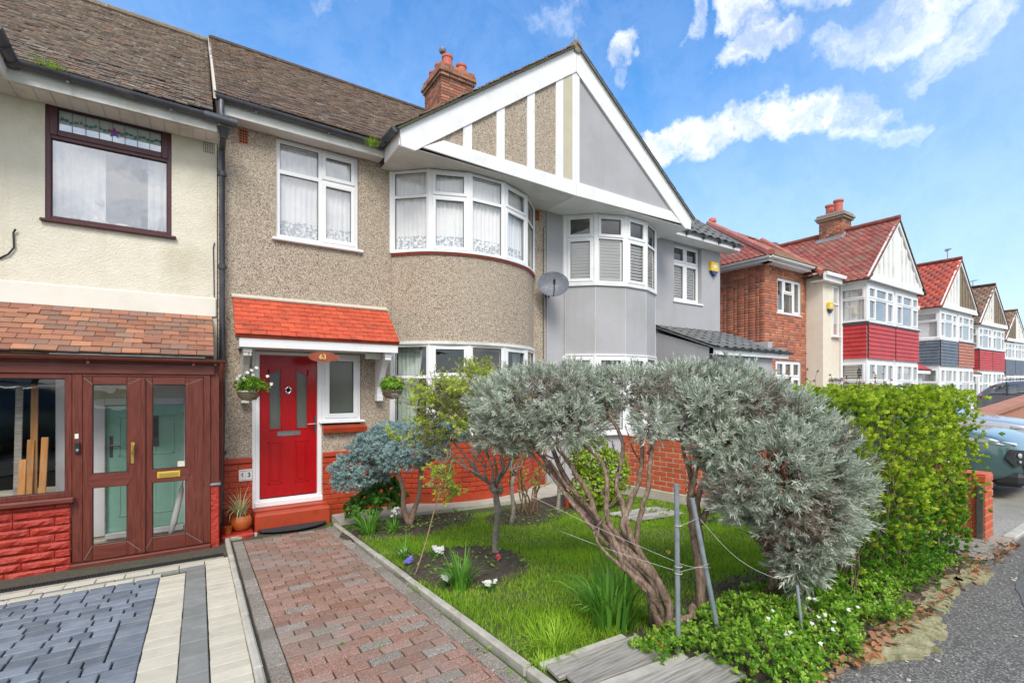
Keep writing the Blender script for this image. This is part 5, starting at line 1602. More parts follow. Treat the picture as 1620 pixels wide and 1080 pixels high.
# ============================================================ the grey neighbour on the right
Cc = thing('terraced_house', 'smooth grey rendered house with white shutters in its bay windows and a grey tiled garage', 'house', (8.3, 7.3, -.3))
Mc = facing(5.555, FY, 1, 0)
q = lambda v: v - 5.555
cw = 11.19 - 5.555
ch = [(q(9.37), q(10.42), 3.585, 4.975), (q(6.1), q(8.5), .75, 2.1), (q(6.1), q(8.5), 3.65, 4.93)]
wall('wall', 'grey_render', Cc, Mc, cw, -.5, 5.12, .24, ch)
b = MB(); gable_wall(b, 11.03, 11.19); b.box(5.56, 11.03, 14.8, 15, -.5, 5); b.box(5.56, 11.03, 7.541, 14.79, 2.42, 2.6); b.box(5.56, 11.03, 7.541, 14.79, 5.0, 5.06); b.box(5.56, 11.03, 7.541, 14.79, -.5, -.1)
b.build('side_wall', 'grey_render', Cc)
b = MB(); b.rbox(5.575, 5.605, FY - .03, FY - .0005, -.4, 4.92, .004); b.build('render_bead', 'grey_render', Cc)
cp = [Vector(v) for v in CB]
b = ribbon(cp, 2.19, 3.53, -.12, .0); b.build('bay_wall', 'grey_render', Cc)
b = ribbon(cp, 3.53, 3.562, -.1, .035); b.build('bay_sill', 'white_paint', Cc)
b = ribbon(cp, 2.165, 2.195, -.1, .03); b.build('bay_ledge', 'white_paint', Cc)
b = ribbon(cp, -.5, .62, -.12, .0); b.build('bay_base', 'grey_render', Cc)
b = ribbon(cp, .62, .66, -.1, .10); b.build('bay_sill', 'white_paint', Cc)
for i in range(6):
    b = MB(); b.tube([(CB[i][0], CB[i][1] - .0, 2.2), (CB[i][0], CB[i][1] - .0, 3.53)], .004, 6); b.build('corner_bead', 'old_white_paint', Cc)
# bay windows with slatted shutters


def shutters(parent, M, x0, x1, z0, z1, y=.06, pitch=.062, tilt=.5):
    b = MB(); b.rbox(x0, x0 + .035, y, y + .025, z0, z1, .003, M); b.rbox(x1 - .035, x1, y, y + .025, z0, z1, .003, M)
    z = z0 + pitch * .6
    while z < z1 - .02:
        b.box(x0 + .03, x1 - .03, -.029, .029, -.004, .004, M @ Matrix.Translation((0, y + .012, z)) @ Matrix.Rotation(-tilt, 4, 'X')); z += pitch
    b.build('shutter', 'blind_white', parent)


lay = [((.68, 1), (.32, 1)), ((.68, 0), (.32, 1)), ((.68, 1), (.32, 1)), ((.68, 0), (.32, 0)), ((.68, 1), (.32, 1))]
for zz0, zz1 in ((3.572, 4.925), (.665, 2.165)):
    posts = MB()
    for (x, y) in CB: posts.tube([(x, y + .02, zz0 - .005), (x, y + .02, zz1)], .045, 10)
    posts.build('bay_post', 'white_plastic', Cc, smooth=40)
    for i in range(5):
        (xa, ya), (xb, yb) = CB[i], CB[i + 1]; L_ = math.hypot(xb - xa, yb - ya)
        M = facing(xa, ya, xb - xa, yb - ya, zz0) @ Matrix.Translation((.015, -.015, 0))
        w_, _l = window(Cc, M, L_ - .03, zz1 - zz0, [(1, lay[i])], fr=.05, bar=.05, sill=0, sash_w=.045)
        shutters(w_, M, .05, L_ - .08, .06, (zz1 - zz0) * .64, tilt=(.85, .9, .3, .35, .6)[i], y=.045)
M = facing(9.372, FY + .10, 1, 0, 3.60)
w_, _l = window(Cc, M, 1.046, 1.375, [(.5, [(.70, 1), (.30, 1)]), (.5, [(.70, 1), (.30, 1)])], fr=.045, bar=.05, sill=.02, sash_w=.042)
shutters(w_, M, .06, .50, .08, .90, tilt=.4); shutters(w_, M, .54, .98, .08, .90, tilt=.4)
b = MB(); b.rbox(9.33, 10.46, FY - .03, FY + .1, 3.555, 3.598, .004); b.build('window_sill', 'white_paint', Cc)
gable_half(Cc, 1, 'grey_render', 'white_paint', [(5.47, 5.553, 'white_paint')], 'white_paint')
roofC = MB(); roofC.rbox(5.57, 11.2, 11.10, 11.30, 8.40, 8.50, .03); roofC = roofC.build('roof', 'grey_roof_tile', Cc)
tile_plane(roofC, (5.56, 6.86, 5.115), (1, 0, 0), Vm, [(2.9, 0), (6.0, 0), (6.0, LM), (0, LM), (0, 4.0)], .30, .32, .018, 'grey_roof_tile', limit=120, base='grey_roof_tile', wavy=.016, overlap=1.25, jitter=.6)
tile_plane(roofC, (8.84, 6.34, 5.135), (0, 1, 0), (-math.cos(TH), 0, math.sin(TH)), [(0, 0), (4.56, 0), (4.56, 3.98), (0, 3.98)], .20, .16, .012, 'grey_roof_tile', limit=0, base='grey_roof_tile', jitter=.8)
b = MB(); b.slab([(5.56, 15.5, 5.0), (11.5, 15.5, 5.0), (11.5, 11.2, 8.4), (5.56, 11.2, 8.4)], (0, .7, .7), .05); b.build('rear_slope', 'grey_roof_tile', roofC)
b = MB(); b.rbox(8.75, 11.48, 6.93, 6.955, 4.99, 5.13, .003); b.rbox(8.75, 11.48, 6.955, FY - .001, 4.985, 5.0, .003); b.build('fascia', 'white_plastic', Cc)
x = 9.3
while x < 11.4:
    b = MB(); b.box(x, x + .03, 6.84, 6.93, 5.02, 5.10); b.build('gutter_bracket', 'gutter_plastic', Cc); x += .62
b = MB(); b.rbox(8.78, 8.84, 6.36, 6.55, 4.94, 5.16, .01); b.build('verge_cap', 'lead', Cc)
b = MB(); b.tube([(5.53, 6.38, 7.62), (5.53, 6.38, 7.76)], .012, 6); b.build('finial', 'lead', Cc)
# garage
GA = MB(); GA.box(8.75, 8.93, 5.95, FY - .001, -.5, 2.12); GA.add([(8.75, 5.95, 2.12), (8.75, FY - .001, 2.12), (8.75, FY - .001, 2.80), (8.75, 5.95, 2.36)], [(3, 2, 1, 0)])
GA = GA.build('garage', 'grey_render', Cc)
wall('garage_front', 'grey_render', GA, facing(8.93, 5.95, 1, 0), 11.0 - 8.93, -.5, 2.21, .15, [(.28, 1.82, -.3, 2.0)])
b = MB(); b.box(11.0, 11.18, 5.96, FY - .001, -.5, 2.6); b.build('garage_side', 'grey_render', GA)
b = MB(); b.box(9.21, 10.75, 6.06, 6.10, -.5, 2.0); b.build('garage_door', 'dark_grey_paint', GA)
b = MB()
for i in range(3): b.rbox(9.26 + i * .5, 9.70 + i * .5, 6.04, 6.07, 1.62, 1.90, .004)
b.build('garage_pane', 'glass_bright', GA)
Vg = Vector((0, FY - 5.78, .58)).normalized(); Lg = math.hypot(FY - 5.78, .58)
tile_plane(GA, (8.70, 5.78, 2.37), (1, 0, 0), Vg, [(0, 0), (3.0, 0), (2.55, Lg), (0, Lg)], .30, .30, .018, 'grey_roof_tile', limit=80, base='grey_roof_tile', wavy=.018, overlap=1.25, jitter=.4)
b = MB(); b.rbox(8.76, 11.68, 5.84, 5.865, 2.215, 2.355, .004); b.rbox(8.76, 11.68, 5.866, 5.949, 2.215, 2.23, .003); b.build('garage_fascia', 'white_plastic', GA)
gutter(GA, (9.1, 5.80, 2.37), (11.75, 5.80, 2.36), r=.045, brackets=.6)
# satellite dish and alarm boxes
dish = thing('satellite_dish', 'round grey satellite dish fixed beside the grey house bay', 'satellite dish', (5.58, 7.2, 3.4))
Md = Matrix.Translation((5.50, 6.98, 3.44)) @ Vector((-.55, -.80, .25)).to_track_quat('Z', 'Y').to_matrix().to_4x4()
b = MB(); V = []; F = []; nr, na = 6, 28
for s_, off in ((1, 0), (-1, .006)):
    for j in range(nr + 1):
        for i in range(na):
            a = 6.2832 * i / na; r_ = j / nr
            V.append((.29 * r_ * math.cos(a), .25 * r_ * math.sin(a), .055 * (r_ * r_) - off))
for j in range(nr):
    for i in range(na):
        i2 = (i + 1) % na; k = j * na
        F.append((k + i, k + i2, k + na + i2, k + na + i)); kk = (nr + 1) * na + k
        F.append((kk + i, kk + na + i, kk + na + i2, kk + i2))
for i in range(na):
    i2 = (i + 1) % na; k = nr * na; kk = (nr + 1) * na + k; F.append((k + i, k + i2, kk + i2, kk + i))
b.add(V, F, Md); b.build('reflector', 'dish_grey', dish, smooth=40)
b = MB(); b.tube([Md @ Vector((0, -.22, .03)), Md @ Vector((0, -.24, .2)), Md @ Vector((0, -.10, .30))], .010, 8); b.build('feed_arm', 'car_trim', dish)
b = MB(); b.tube([Md @ Vector((0, -.12, .28)), Md @ Vector((0, -.05, .33))], .022, 10); b.build('receiver', 'car_trim', dish)
b = MB(); b.tube([Md @ Vector((0, 0, -.005)), (5.60, 7.12, 3.35), (5.60, 7.29, 3.35)], .018, 8); b.rbox(5.55, 5.65, 7.275, 7.299, 3.27, 3.43, .004); b.build('mount', 'car_trim', dish)


def alarm(x, y, z, s, label, rot=0):
    t = thing('alarm_box', label, 'alarm box', (x, y, z), rot, 'yellow burglar alarm boxes')
    b = MB(); b.prism([(-.15 * s, -.05 * s), (.15 * s, -.05 * s), (.15 * s, .17 * s), (-.15 * s, .17 * s)], -.07 * s, 0); o = b.build('cover', 'alarm_yellow', t)
    o.matrix_parent_inverse = Matrix()
    b = MB(); b.prism([(-.15 * s, -.052 * s), (0, -.18 * s), (.15 * s, -.052 * s)], -.07 * s, 0); o = b.build('lower_cover', 'alarm_blue', t); o.matrix_parent_inverse = Matrix()
    b = MB(); b.rbox(-.07 * s, .07 * s, -.074 * s, -.0701 * s, .02 * s, .10 * s, .001); o = b.build('badge', 'ceramic', t); o.matrix_parent_inverse = Matrix()


alarm(10.87, FY - .001, 4.52, 1.0, 'yellow and blue burglar alarm box near the right corner of the grey house')

# ============================================================ brick house beyond the gap
Dd = thing('brick_house', 'red brick hipped roof house beyond the grey house, two white windows facing the street', 'house', (14.5, 7.3, -.4))
dh = [(13.92 - 13.3, 15.33 - 13.3, 3.66, 4.75), (13.86 - 13.3, 15.33 - 13.3, .9, 2.34)]
wall('wall', 'mortar', Dd, facing(13.3, FY, 1, 0), 15.62 - 13.3, -.6, 5.30, .24, dh)
brick_plane(Dd, (13.3, FY, -.6), (1, 0, 0), 2.32, 5.85, [(a, c, z0 + .6, z1 + .6) for a, c, z0, z1 in dh], m='mixed_brick', limit=0, pattern='flemish', N=(0, -1, 0), depth=.012, bevel=.002)
b = MB(); b.box(13.3, 13.5, 7.541, 15, -.6, 5.3); b.box(13.5, 19, 14.8, 15, -.6, 5.3); b.box(13.5, 19, 7.6, 14.8, 5.2, 5.28); b.build('side_wall', 'mortar', Dd)
brick_plane(Dd, (13.3, 11.5, -.6), (0, -1, 0), 4.2, 5.85, m='mixed_brick', limit=0, pattern='flemish', N=(-1, 0, 0), depth=.012, bevel=.002)
window(Dd, facing(13.93, FY + .03, 1, 0, 3.70), 1.39, 1.04, [(.3, [(1, 1)]), (.4, [(.6, 0), (.4, 1)]), (.3, [(1, 1)])], fr=.05, bar=.05, sill=.04, sash_w=.05, glass='glass_bright')
window(Dd, facing(13.88, FY + .03, 1, 0, .95), 1.44, 1.38, [(.34, [(.66, 1), (.34, 1)]), (.33, [(.66, 0), (.34, 1)]), (.33, [(.66, 1), (.34, 1)])], fr=.06, bar=.06, sill=.04, sash_w=.05, glass='glass_bright')
for k, (x, z0, z1, lab) in enumerate(((13.98, 3.74, 4.70, 'pale curtain at the left side of the upstairs window in the red brick house'), (14.98, 3.74, 4.70, 'pale curtain at the right side of the upstairs window in the red brick house'))):
    curtain(lab, Matrix.Translation((x, FY + .08, 0)), 0, .33, z0, z1, lace=0.0, m='net_fabric', amp=.02)
b = MB(); b.rbox(13.0, 15.35, 7.02, 7.05, 5.0, 5.12, .003); b.rbox(13.0, 13.03, 7.05, 14.9, 5.0, 5.12, .003); b.box(13.03, 15.35, 7.05, FY - .001, 5.005, 5.02); b.box(13.03, 13.299, 7.05, 14.8, 5.005, 5.02); b.build('eaves_fascia', 'white_paint', Dd)
gutter(Dd, (12.95, 6.96, 5.12), (15.35, 6.96, 5.12), m='white_paint', brackets=0)
gutter(Dd, (12.95, 14.9, 5.12), (12.95, 6.96, 5.12), m='white_paint', brackets=0)
sD = .61; aD = math.atan(sD); kd = 1 / math.cos(aD)
rD = MB()
for i in range(19):
    c0 = (12.95 + i * .31, 6.95 + i * .31, 5.18 + i * .31 * sD); c1 = (12.95 + (i + 1) * .31, 6.95 + (i + 1) * .31, 5.18 + (i + 1) * .31 * sD + .01)
    rD.tube([c0, c1], .12, 8)
roofD = rD.build('roof', 'ridge_red', Dd, smooth=40)
tile_plane(roofD, (12.92, 6.92, 5.15), (1, 0, 0), (0, math.cos(aD), math.sin(aD)), [(0, 0), (9.5, 0), (9.5, 5.9 * kd), (5.9, 5.9 * kd)], .165, .1, .013, 'far_tile_brown', limit=0, jitter=.6)
tile_plane(roofD, (12.92, 18.72, 5.15), (0, -1, 0), (math.cos(aD), 0, math.sin(aD)), [(0, 0), (11.8, 0), (5.9, 5.9 * kd)], .165, .1, .013, 'far_tile_red', limit=0, jitter=.6)
c = MB(); c.lathe([(.13, 0), (.13, .3), (.17, .32), (.17, .42), (.1, .5)], 10, (19.2, 12.9, 8.6)); c.build('chimney_pot', 'terracotta_pot', Dd, smooth=40)
c = MB(); c.lathe([(.28, -.3), (.25, .04), (.14, .08)], 10, (19.2, 12.9, 8.6)); c.build('pot_base', 'mortar_dark', Dd)


# ============================================================ the row further along
def row_house(label, side, band, gable, roofm, ox, oy, rot, S_=1.0, left_wall=True, chimney=False, main_w=3.2, detail=True, group=None, porch_m='grey_roof_tile', wallm='white_paint', tile=.165):
    """half of a pair; local frame: party line x=0, gable plane y=0, street towards -y; side -1 = left half"""
    t = thing('terraced_house', label, 'house', (0, 0, 0), 0, group)
    s = side; zb = -.35
    hw = 2.05; by = .10
    X = lambda v: s * v
    bx = lambda b, x0, x1, *a, **k: b.box(min(X(x0), X(x1)), max(X(x0), X(x1)), *a, **k)
    # square bay: front, return
    b = MB(); bx(b, .02, hw, by, by + .9, zb - .4, .62); bx(b, .02, hw, by + .02, by + .9, 2.33, 3.50); bx(b, .02, hw, by + .03, by + .9, 4.62, 4.78)
    bx(b, .02, .12, by + .03, by + .9, .62, 2.33); bx(b, .02, .12, by + .03, by + .9, 3.5, 4.62)
    b.build('bay', wallm, t)
    b = MB(); bx(b, hw, hw + main_w, by + .95, by + 1.15, zb - .4, 4.85); b.build('wall', wallm, t)
    b = MB(); bx(b, .3, hw + main_w, by + 3.0, by + 3.1, zb, 4.8); b.build('room_wall', 'room_wall', t)
    b = MB(); bx(b, 0, hw + main_w, by + 1.2, by + 9, 4.66, 4.74); b.build('ceiling', 'room_wall', t)
    # hung tile band
    for (P0, U, w, N) in (((X(.03) if s > 0 else X(hw), by, 2.42), (1, 0, 0), hw - .03, (0, -1, 0)), ((X(hw), by + .9 if s < 0 else by, 2.42), (0, -s * -1 * -1, 0) if False else ((0, 1, 0) if s > 0 else (0, -1, 0)), .9, (s, 0, 0))):
        rows = 8; ph = 1.03 / rows; lib = []
        bb = MB(); U_ = Vector(U); N_ = Vector(N)
        for r in range(rows):
            u = -.15 if r % 2 else 0
            while u < w:
                a, c = max(0, u), min(w, u + .30); u += .30
                if c - a < .02: continue
                p = Vector(P0) + U_ * a + Vector((0, 0, r * ph)); q_ = U_ * (c - a - .006)
                o0, o1 = N_ * .045, N_ * .022
                vs = [p + o0, p + q_ + o0, p + q_ + Vector((0, 0, ph)) + o1, p + Vector((0, 0, ph)) + o1, p, p + q_]
                fs = [(0, 1, 2, 3), (4, 5, 1, 0)]
                if U_.cross(Vector((0, 0, 1))).dot(N_) < 0: fs = [f[::-1] for f in fs]
                bb.add([tuple(v) for v in vs], fs)
        bb.build('hung_tiles', band, t, stuff=True)
    b = MB(); bx(b, .02, hw + .06, by - .05, by + .9, 3.455, 3.53); b.build('band_ledge', 'dark_grey_paint' if band != 'band_slate' else 'white_paint', t)
    # windows
    for z0, z1 in ((.62, 2.33), (3.53, 4.64)):
        xa = X(hw - .02) if s < 0 else X(.10)
        M = facing(xa, by, 1, 0, z0)
        window(t, M, hw - .08, z1 - z0, [(.27, [(.66, 1), (.34, 1)]), (.46, [(.66, 0), (.34, 1)]), (.27, [(.66, 1), (.34, 1)])], fr=.07, bar=.06, sill=.03, sash_w=.04, gasket=False, glass='glass_bright')
        if s < 0: M = facing(X(hw), by + .88, 0, -1, z0)
        else: M = facing(X(hw), by + .02, 0, 1, z0)
        w_, _l = window(t, M, .86, z1 - z0, [(1, [(.66, 0), (.34, 1)])], fr=.07, bar=.06, sill=.03, sash_w=.04, gasket=False, glass='glass_bright')
        if detail and z0 < 2:
            shutters(w_, M, .08, .78, .08, 1.6, y=.08, pitch=.08, tilt=.5)
        else:
            c_ = MB(); c_.box(.09, .77, .10, .11, .05, z1 - z0 - .05, M); c_.build('roller_blind', 'net_fabric', w_)
    # gable with vertical boards
    GP = 2.03
    b = MB(); b.prism([(X(0), 4.86), (X(hw + .12), 4.86), (X(0), 4.86 + GP)][::(1 if s > 0 else -1)], .03, .12); b.build('gable_panel', gable, t)
    k = .36
    while k < hw:
        b = MB(); zt = 4.86 + GP * (1 - k / (hw + .12)) - .1
        if zt > 5.0: bx(b, k - .05, k + .05, .0, .03, 4.95, zt); b.build('gable_batten', 'old_white_paint' if gable != 'brown_timber' else 'brown_timber', t)
        k += .36
    b = MB(); b.prism([(X(0), 4.86 + GP + .08), (X(0), 4.86 + GP - .14), (X(hw + .05), 4.83), (X(hw + .26), 4.83)][::(1 if s < 0 else -1)], -.03, .02); b.build('barge_board', 'white_paint', t)
    b = MB(); bx(b, 0, hw + .12, -.03, .029, 4.74, 4.94); bx(b, 0, hw + .2, .03, by + 1.0, 4.785, 4.80); b.build('tie_beam', 'white_paint', t)
    # roofs
    an = math.atan2(GP, hw + .12); ca, sa = math.cos(an), math.sin(an); sl = (hw + .26) / ca
    r_ = MB()
    for i in range(14): r_.tube([(0, -.05 + i * .31, 4.97 + GP), (0, .26 + i * .31, 4.965 + GP)], .09, 8)
    roof_ = r_.build('roof', 'ridge_red' if roofm != 'far_tile_brown' else 'far_tile_brown', t, smooth=40)
    if s < 0: tile_plane(roof_, (X(hw + .3), 4.3, 4.76), (0, -1, 0), (ca, 0, sa), [(0, 0), (4.36, 0), (4.36, sl), (0, sl)], tile, tile * .62, .013, roofm, limit=0, jitter=.8)
    else: tile_plane(roof_, (X(hw + .3), -.06, 4.76), (0, 1, 0), (-ca, 0, sa), [(0, 0), (4.36, 0), (4.36, sl), (0, sl)], tile, tile * .62, .013, roofm, limit=0, jitter=.8)
    am = math.atan(.66)
    mw = hw + main_w
    tile_plane(roof_, (min(0, X(mw + .3)) if s < 0 else 0, by + .62, 4.88), (1, 0, 0), (0, math.cos(am), math.sin(am)),
               [(0, 0), (mw + .3, 0), (mw + .3 - (4.3 if left_wall and s > 0 else 0), 4.3 / math.cos(am)), ((4.3 if left_wall and s < 0 else 0), 4.3 / math.cos(am))], tile, tile * .62, .013, roofm if roofm != 'far_tile_bright' else 'far_tile_red', limit=0, jitter=.8)
    if left_wall:
        xe = X(mw + .3)
        if s < 0: tile_plane(roof_, (xe, by + 9.2, 4.88), (0, -1, 0), (math.cos(am), 0, math.sin(am)), [(0, 0), (8.6, 0), (4.3, 4.3 / math.cos(am))], tile, tile * .62, .013, roofm, limit=0, jitter=.8)
        h_ = MB()
        for i in range(13):
            h_.tube([(xe - s * i * .31, by + .62 + i * .31, 4.92 + i * .31 * .66), (xe - s * (i + 1) * .31, by + .62 + (i + 1) * .31, 4.93 + (i + 1) * .31 * .66)], .1, 8)
        h_.build('hip_tiles', 'ridge_red', roof_, smooth=40)
    b = MB(); bx(b, hw, mw + .3, by + .55, by + .60, 4.70, 4.86); bx(b, hw, mw + .28, by + .60, by + .95, 4.70, 4.715); b.build('eaves_fascia', 'white_paint', t)
    if chimney:
        c = MB(); c.box(-.22, .42, 1.5, 2.25, 5.6, 7.50); ch_ = c.build('chimney', 'mortar_dark', t)
        c = MB(); c.rbox(-.29, .49, 1.43, 2.32, 7.42, 7.49, .01); c.rbox(-.33, .53, 1.39, 2.36, 7.495, 7.57, .01); c.rbox(-.29, .49, 1.43, 2.32, 7.575, 7.66, .02); c.build('chimney_cap', 'mortar_dark', ch_)
        brick_plane(ch_, (-.22, 1.5, 6.2), (1, 0, 0), .64, 1.2, m='old_brick', limit=0, N=(0, -1, 0), depth=.012, bevel=.002)
        brick_plane(ch_, (-.22, 2.25, 6.2), (0, -1, 0), .75, 1.2, m='old_brick', limit=0, N=(-1, 0, 0), depth=.012, bevel=.002)
        for x, y in ((-.05, 1.7), (.22, 2.08)):
            c = MB(); c.lathe([(.13, 0), (.13, .32), (.16, .34), (.16, .4), (.1, .4)], 12, (x, y, 7.7)); c.build('chimney_pot', 'terracotta_pot', ch_, smooth=40)
        c = MB(); c.slab([(-.32, 1.40, 6.62), (.0, 1.40, 6.94), (.0, 1.5, 7.04), (-.32, 1.5, 6.74)], (0, -.6, .6), .02); c.slab([(-.36, 1.4, 6.60), (-.36, 2.35, 6.60), (-.23, 2.35, 6.82), (-.23, 1.4, 6.82)], (-.6, 0, .6), .02); c.build('chimney_flashing', 'lead', ch_)
    t.rotation_euler = (0, 0, rot); t.location = (ox, oy, 0)
    t.scale = (S_,) * 3
    return t


E1 = row_house('white gabled house with red tile hung bay, brick chimney and cream wing', -1, 'band_red', 'white_paint', 'far_tile_red', 18.83, 6.0, 0, chimney=True, main_w=1.12)
E2 = row_house('right half of the nearest far gabled pair, with a slightly duller red tile hung bay', 1, 'band_red', 'white_paint', 'far_tile_red', 18.83, 6.0, 0, left_wall=False, main_w=1.2)
# cream wing with the door
cw_ = MB(); cw_.box(15.63, 16.78, 6.82, 7.6, -.6, 4.87); wing = cw_.build('wing', 'cream_far', E1); wing.matrix_parent_inverse = E1.matrix_basis.inverted()
for nm, bb, mm in (('wing_fascia', (15.42, 16.75, 6.58, 6.61, 4.84, 4.95), 'white_paint'), ('wing_soffit', (15.42, 16.75, 6.61, 6.819, 4.85, 4.865), 'white_paint')):
    b = MB(); b.rbox(*bb, .004); o = b.build(nm, mm, wing)
b = MB(); b.rbox(15.39, 15.42, 6.58, 7.0, 4.84, 4.95, .004); b.build('wing_fascia', 'white_paint', wing)
window(wing, facing(16.18, 6.785, 1, 0, 3.1), .42, 1.55, [(1, [(.66, 0), (.34, 0)])], fr=.05, sill=.03, glass='glass_bright', gasket=False)
b = MB(); b.rbox(16.05, 16.72, 6.79, 6.82, -.4, 1.75, .004); wd = b.build('side_door', 'white_plastic', wing)
b = MB(); b.box(16.15, 16.5, 6.78, 6.789, .9, 1.5); b.build('door_pane', 'glass_bright', wd)
b = MB(); b.box(16.0, 16.77, 6.70, 6.819, 1.78, 1.83); b.build('door_hood', 'grey_render', wing)
b = MB(); b.tube([(16.74, 6.78, 4.9), (16.74, 6.78, -.3)], .04, 8); b.build('downpipe', 'white_plastic', wing)
alarm(15.98, 6.80, 3.95, .9, 'round yellow alarm box high on the cream wing beside the brick house')
F1 = row_house('far gabled house with slate grey tile hung bay under a bright red roof', -1, 'band_slate', 'white_paint', 'far_tile_bright', 27.0, 6.45, R(-1), left_wall=False, main_w=2.0, tile=.30)
F2 = row_house('far gabled house with terracotta tile hung bay and brown boarded gable', 1, 'band_terracotta', 'brown_timber', 'far_tile_bright', 27.0, 6.45, R(-1), left_wall=False, main_w=2.0, tile=.30)
G1 = row_house('distant gabled house with red tile hung bay and brown roof', -1, 'band_red', 'old_white_paint', 'far_tile_brown', 35.4, 7.1, R(-2), S_=1.0, left_wall=False, main_w=2.2, detail=False, tile=.30)
G2 = row_house('distant gabled house with dull red tile hung bay and dark boarded gable', 1, 'band_red', 'brown_timber', 'far_tile_brown', 35.4, 7.1, R(-2), S_=1.0, left_wall=False, main_w=2.2, detail=False, tile=.30)
H1 = row_house('furthest gabled house at the right edge with dark slate bay', -1, 'band_slate', 'brown_timber', 'far_tile_brown', 48.5, 8.6, R(-3), S_=1.0, left_wall=False, main_w=5.0, detail=False, wallm='grey_render', tile=.30)
H2 = row_house('white rendered house half hidden at the far right edge of the street', 1, 'band_slate', 'white_paint', 'far_tile_brown', 48.5, 8.6, R(-3), S_=1.0, left_wall=False, main_w=5.0, detail=False, tile=.30)
# lean-to porch roofs between the far pairs
for k, (x, y, w, lab) in enumerate(((22.1, 6.6, 1.9, 'E'), (30.4, 7.0, 2.0, 'F'), (38.9, 7.8, 2.3, 'G'))):
    pr = thing('porch', ('white porch with red lean-to roof between the nearest far pair and the slate bay house', 'white porch with brown lean-to roof after the terracotta bay', 'white porch with brown lean-to roof before the last dark house')[k], 'porch', (x, y, 0))
    b = MB(); b.box(x - w / 2, x + w / 2, y, y + .8, -.5, 2.05); b.build('wall', 'old_white_paint', pr)
    b = MB(); b.rbox(x - w / 2 - .1, x + w / 2 + .1, y - .22, y - .18, 2.04, 2.2, .004); b.build('fascia', 'white_paint', pr)
    tile_plane(pr, (x - w / 2 - .15, y - .25, 2.2), (1, 0, 0), (0, .85, .5), [(0, 0), (w + .3, 0), (w + .3, 1.3), (0, 1.3)], .165, .1, .013, 'band_red' if k == 0 else 'far_tile_brown', limit=0)
    b = MB(); b.box(x - w / 2 + .2, x + w / 2 - .2, y - .01, y + .01, .9, 1.85); b.build('pane', 'glass_bright', pr)
dish2 = copy_tree(dish, loc=(24.2 + 5.58 - 5.58, 5.75, 3.3), label='pale satellite dish on the gable between the slate bay house and the red bay pair')
dish2.location = (23.6, 6.0, 5.4); dish2.scale = (1.6,) * 3
# houses across the road (seen only as reflections)
for k, x in enumerate((-14, -2.5, 9)):
    for h_ in (E1, E2):
        pass
o1 = copy_tree(F1, loc=(2.0, -19.5, 0), rotz=R(180), label='slate bay house across the road, right of its pair as seen from the street')
o2 = copy_tree(F2, loc=(2.0, -19.5, 0), rotz=R(180), label='terracotta bay house across the road, left of its pair as seen from the street')
o3 = copy_tree(G1, loc=(-11.5, -19.5, 0), rotz=R(180), label='red bay brown roofed house across the road beyond the slate bay one')
o4 = copy_tree(G2, loc=(-11.5, -19.5, 0), rotz=R(180), label='dark boarded gable house across the road beyond the slate bay one')

# ============================================================ plants: helpers


def V3(*a): return np.array(a, float)


def rosette(n, L, w, up=(.3, 1.1), curl=.0, fold=False, stem=.0):
    """template of n pointed leaves leaning out of the z axis"""
    vs = []; fs = []
    for i in range(n):
        a = 6.2832 * i * .382 + random.uniform(-.3, .3); t = random.uniform(*up); l = L * random.uniform(.7, 1.1)
        z0 = stem * i / n
        d = np.array([math.sin(t) * math.cos(a), math.sin(t) * math.sin(a), math.cos(t)])
        s = np.array([-math.sin(a), math.cos(a), 0]) * w * .5
        m = d * l * .5 + np.array([0, 0, curl * l]); e = d * l
        k = len(vs); b = np.array([0, 0, z0])
        vs += [b, b + m - s, b + e, b + m + s]; fs.append([k, k + 1, k + 2, k + 3])
    return np.array(vs), np.array(fs)


def shell(c, r, n, thick=.25, lower=-1.0, rough=.12):
    """points and outward directions in the outer shell of an ellipsoid"""
    c, r = np.array(c, float), np.array(r, float)
    d = rng.normal(size=(int(n * 1.6) + 10, 3)); d /= np.linalg.norm(d, axis=1, keepdims=True)
    d = d[d[:, 2] > lower][:n]
    k = 1 - thick * rng.random(len(d)) ** 1.6
    lump = 1 + rough * .7 * np.sin(d[:, 0] * 15 + c[1] * 7) * np.cos(d[:, 2] * 13 + c[0] * 3) + rough * np.sin(d[:, 0] * 7 + c[0] * 9) * np.cos(d[:, 1] * 6 + c[1] * 5) + rough * .6 * np.sin(d[:, 2] * 11 + c[2])
    P = c + d * r * (k * lump)[:, None]
    nrm = d / r; nrm /= np.linalg.norm(nrm, axis=1, keepdims=True)
    return P, nrm


def shells(lobes, per, **kw):
    Ps, Ns = [], []
    for c, r in lobes:
        area = 4 * math.pi * ((r[0] * r[1]) ** 1.6 / 3 + (r[0] * r[2]) ** 1.6 / 3 + (r[1] * r[2]) ** 1.6 / 3) ** (1 / 1.6)
        P, N_ = shell(c, r, int(area * per), **kw)
        keep = np.ones(len(P), bool)
        for c2, r2 in lobes:
            if c2 is c: continue
            keep &= (((P - np.array(c2)) / np.array(r2)) ** 2).sum(1) > .55
        Ps.append(P[keep]); Ns.append(N_[keep])
    return np.vstack(Ps), np.vstack(Ns)


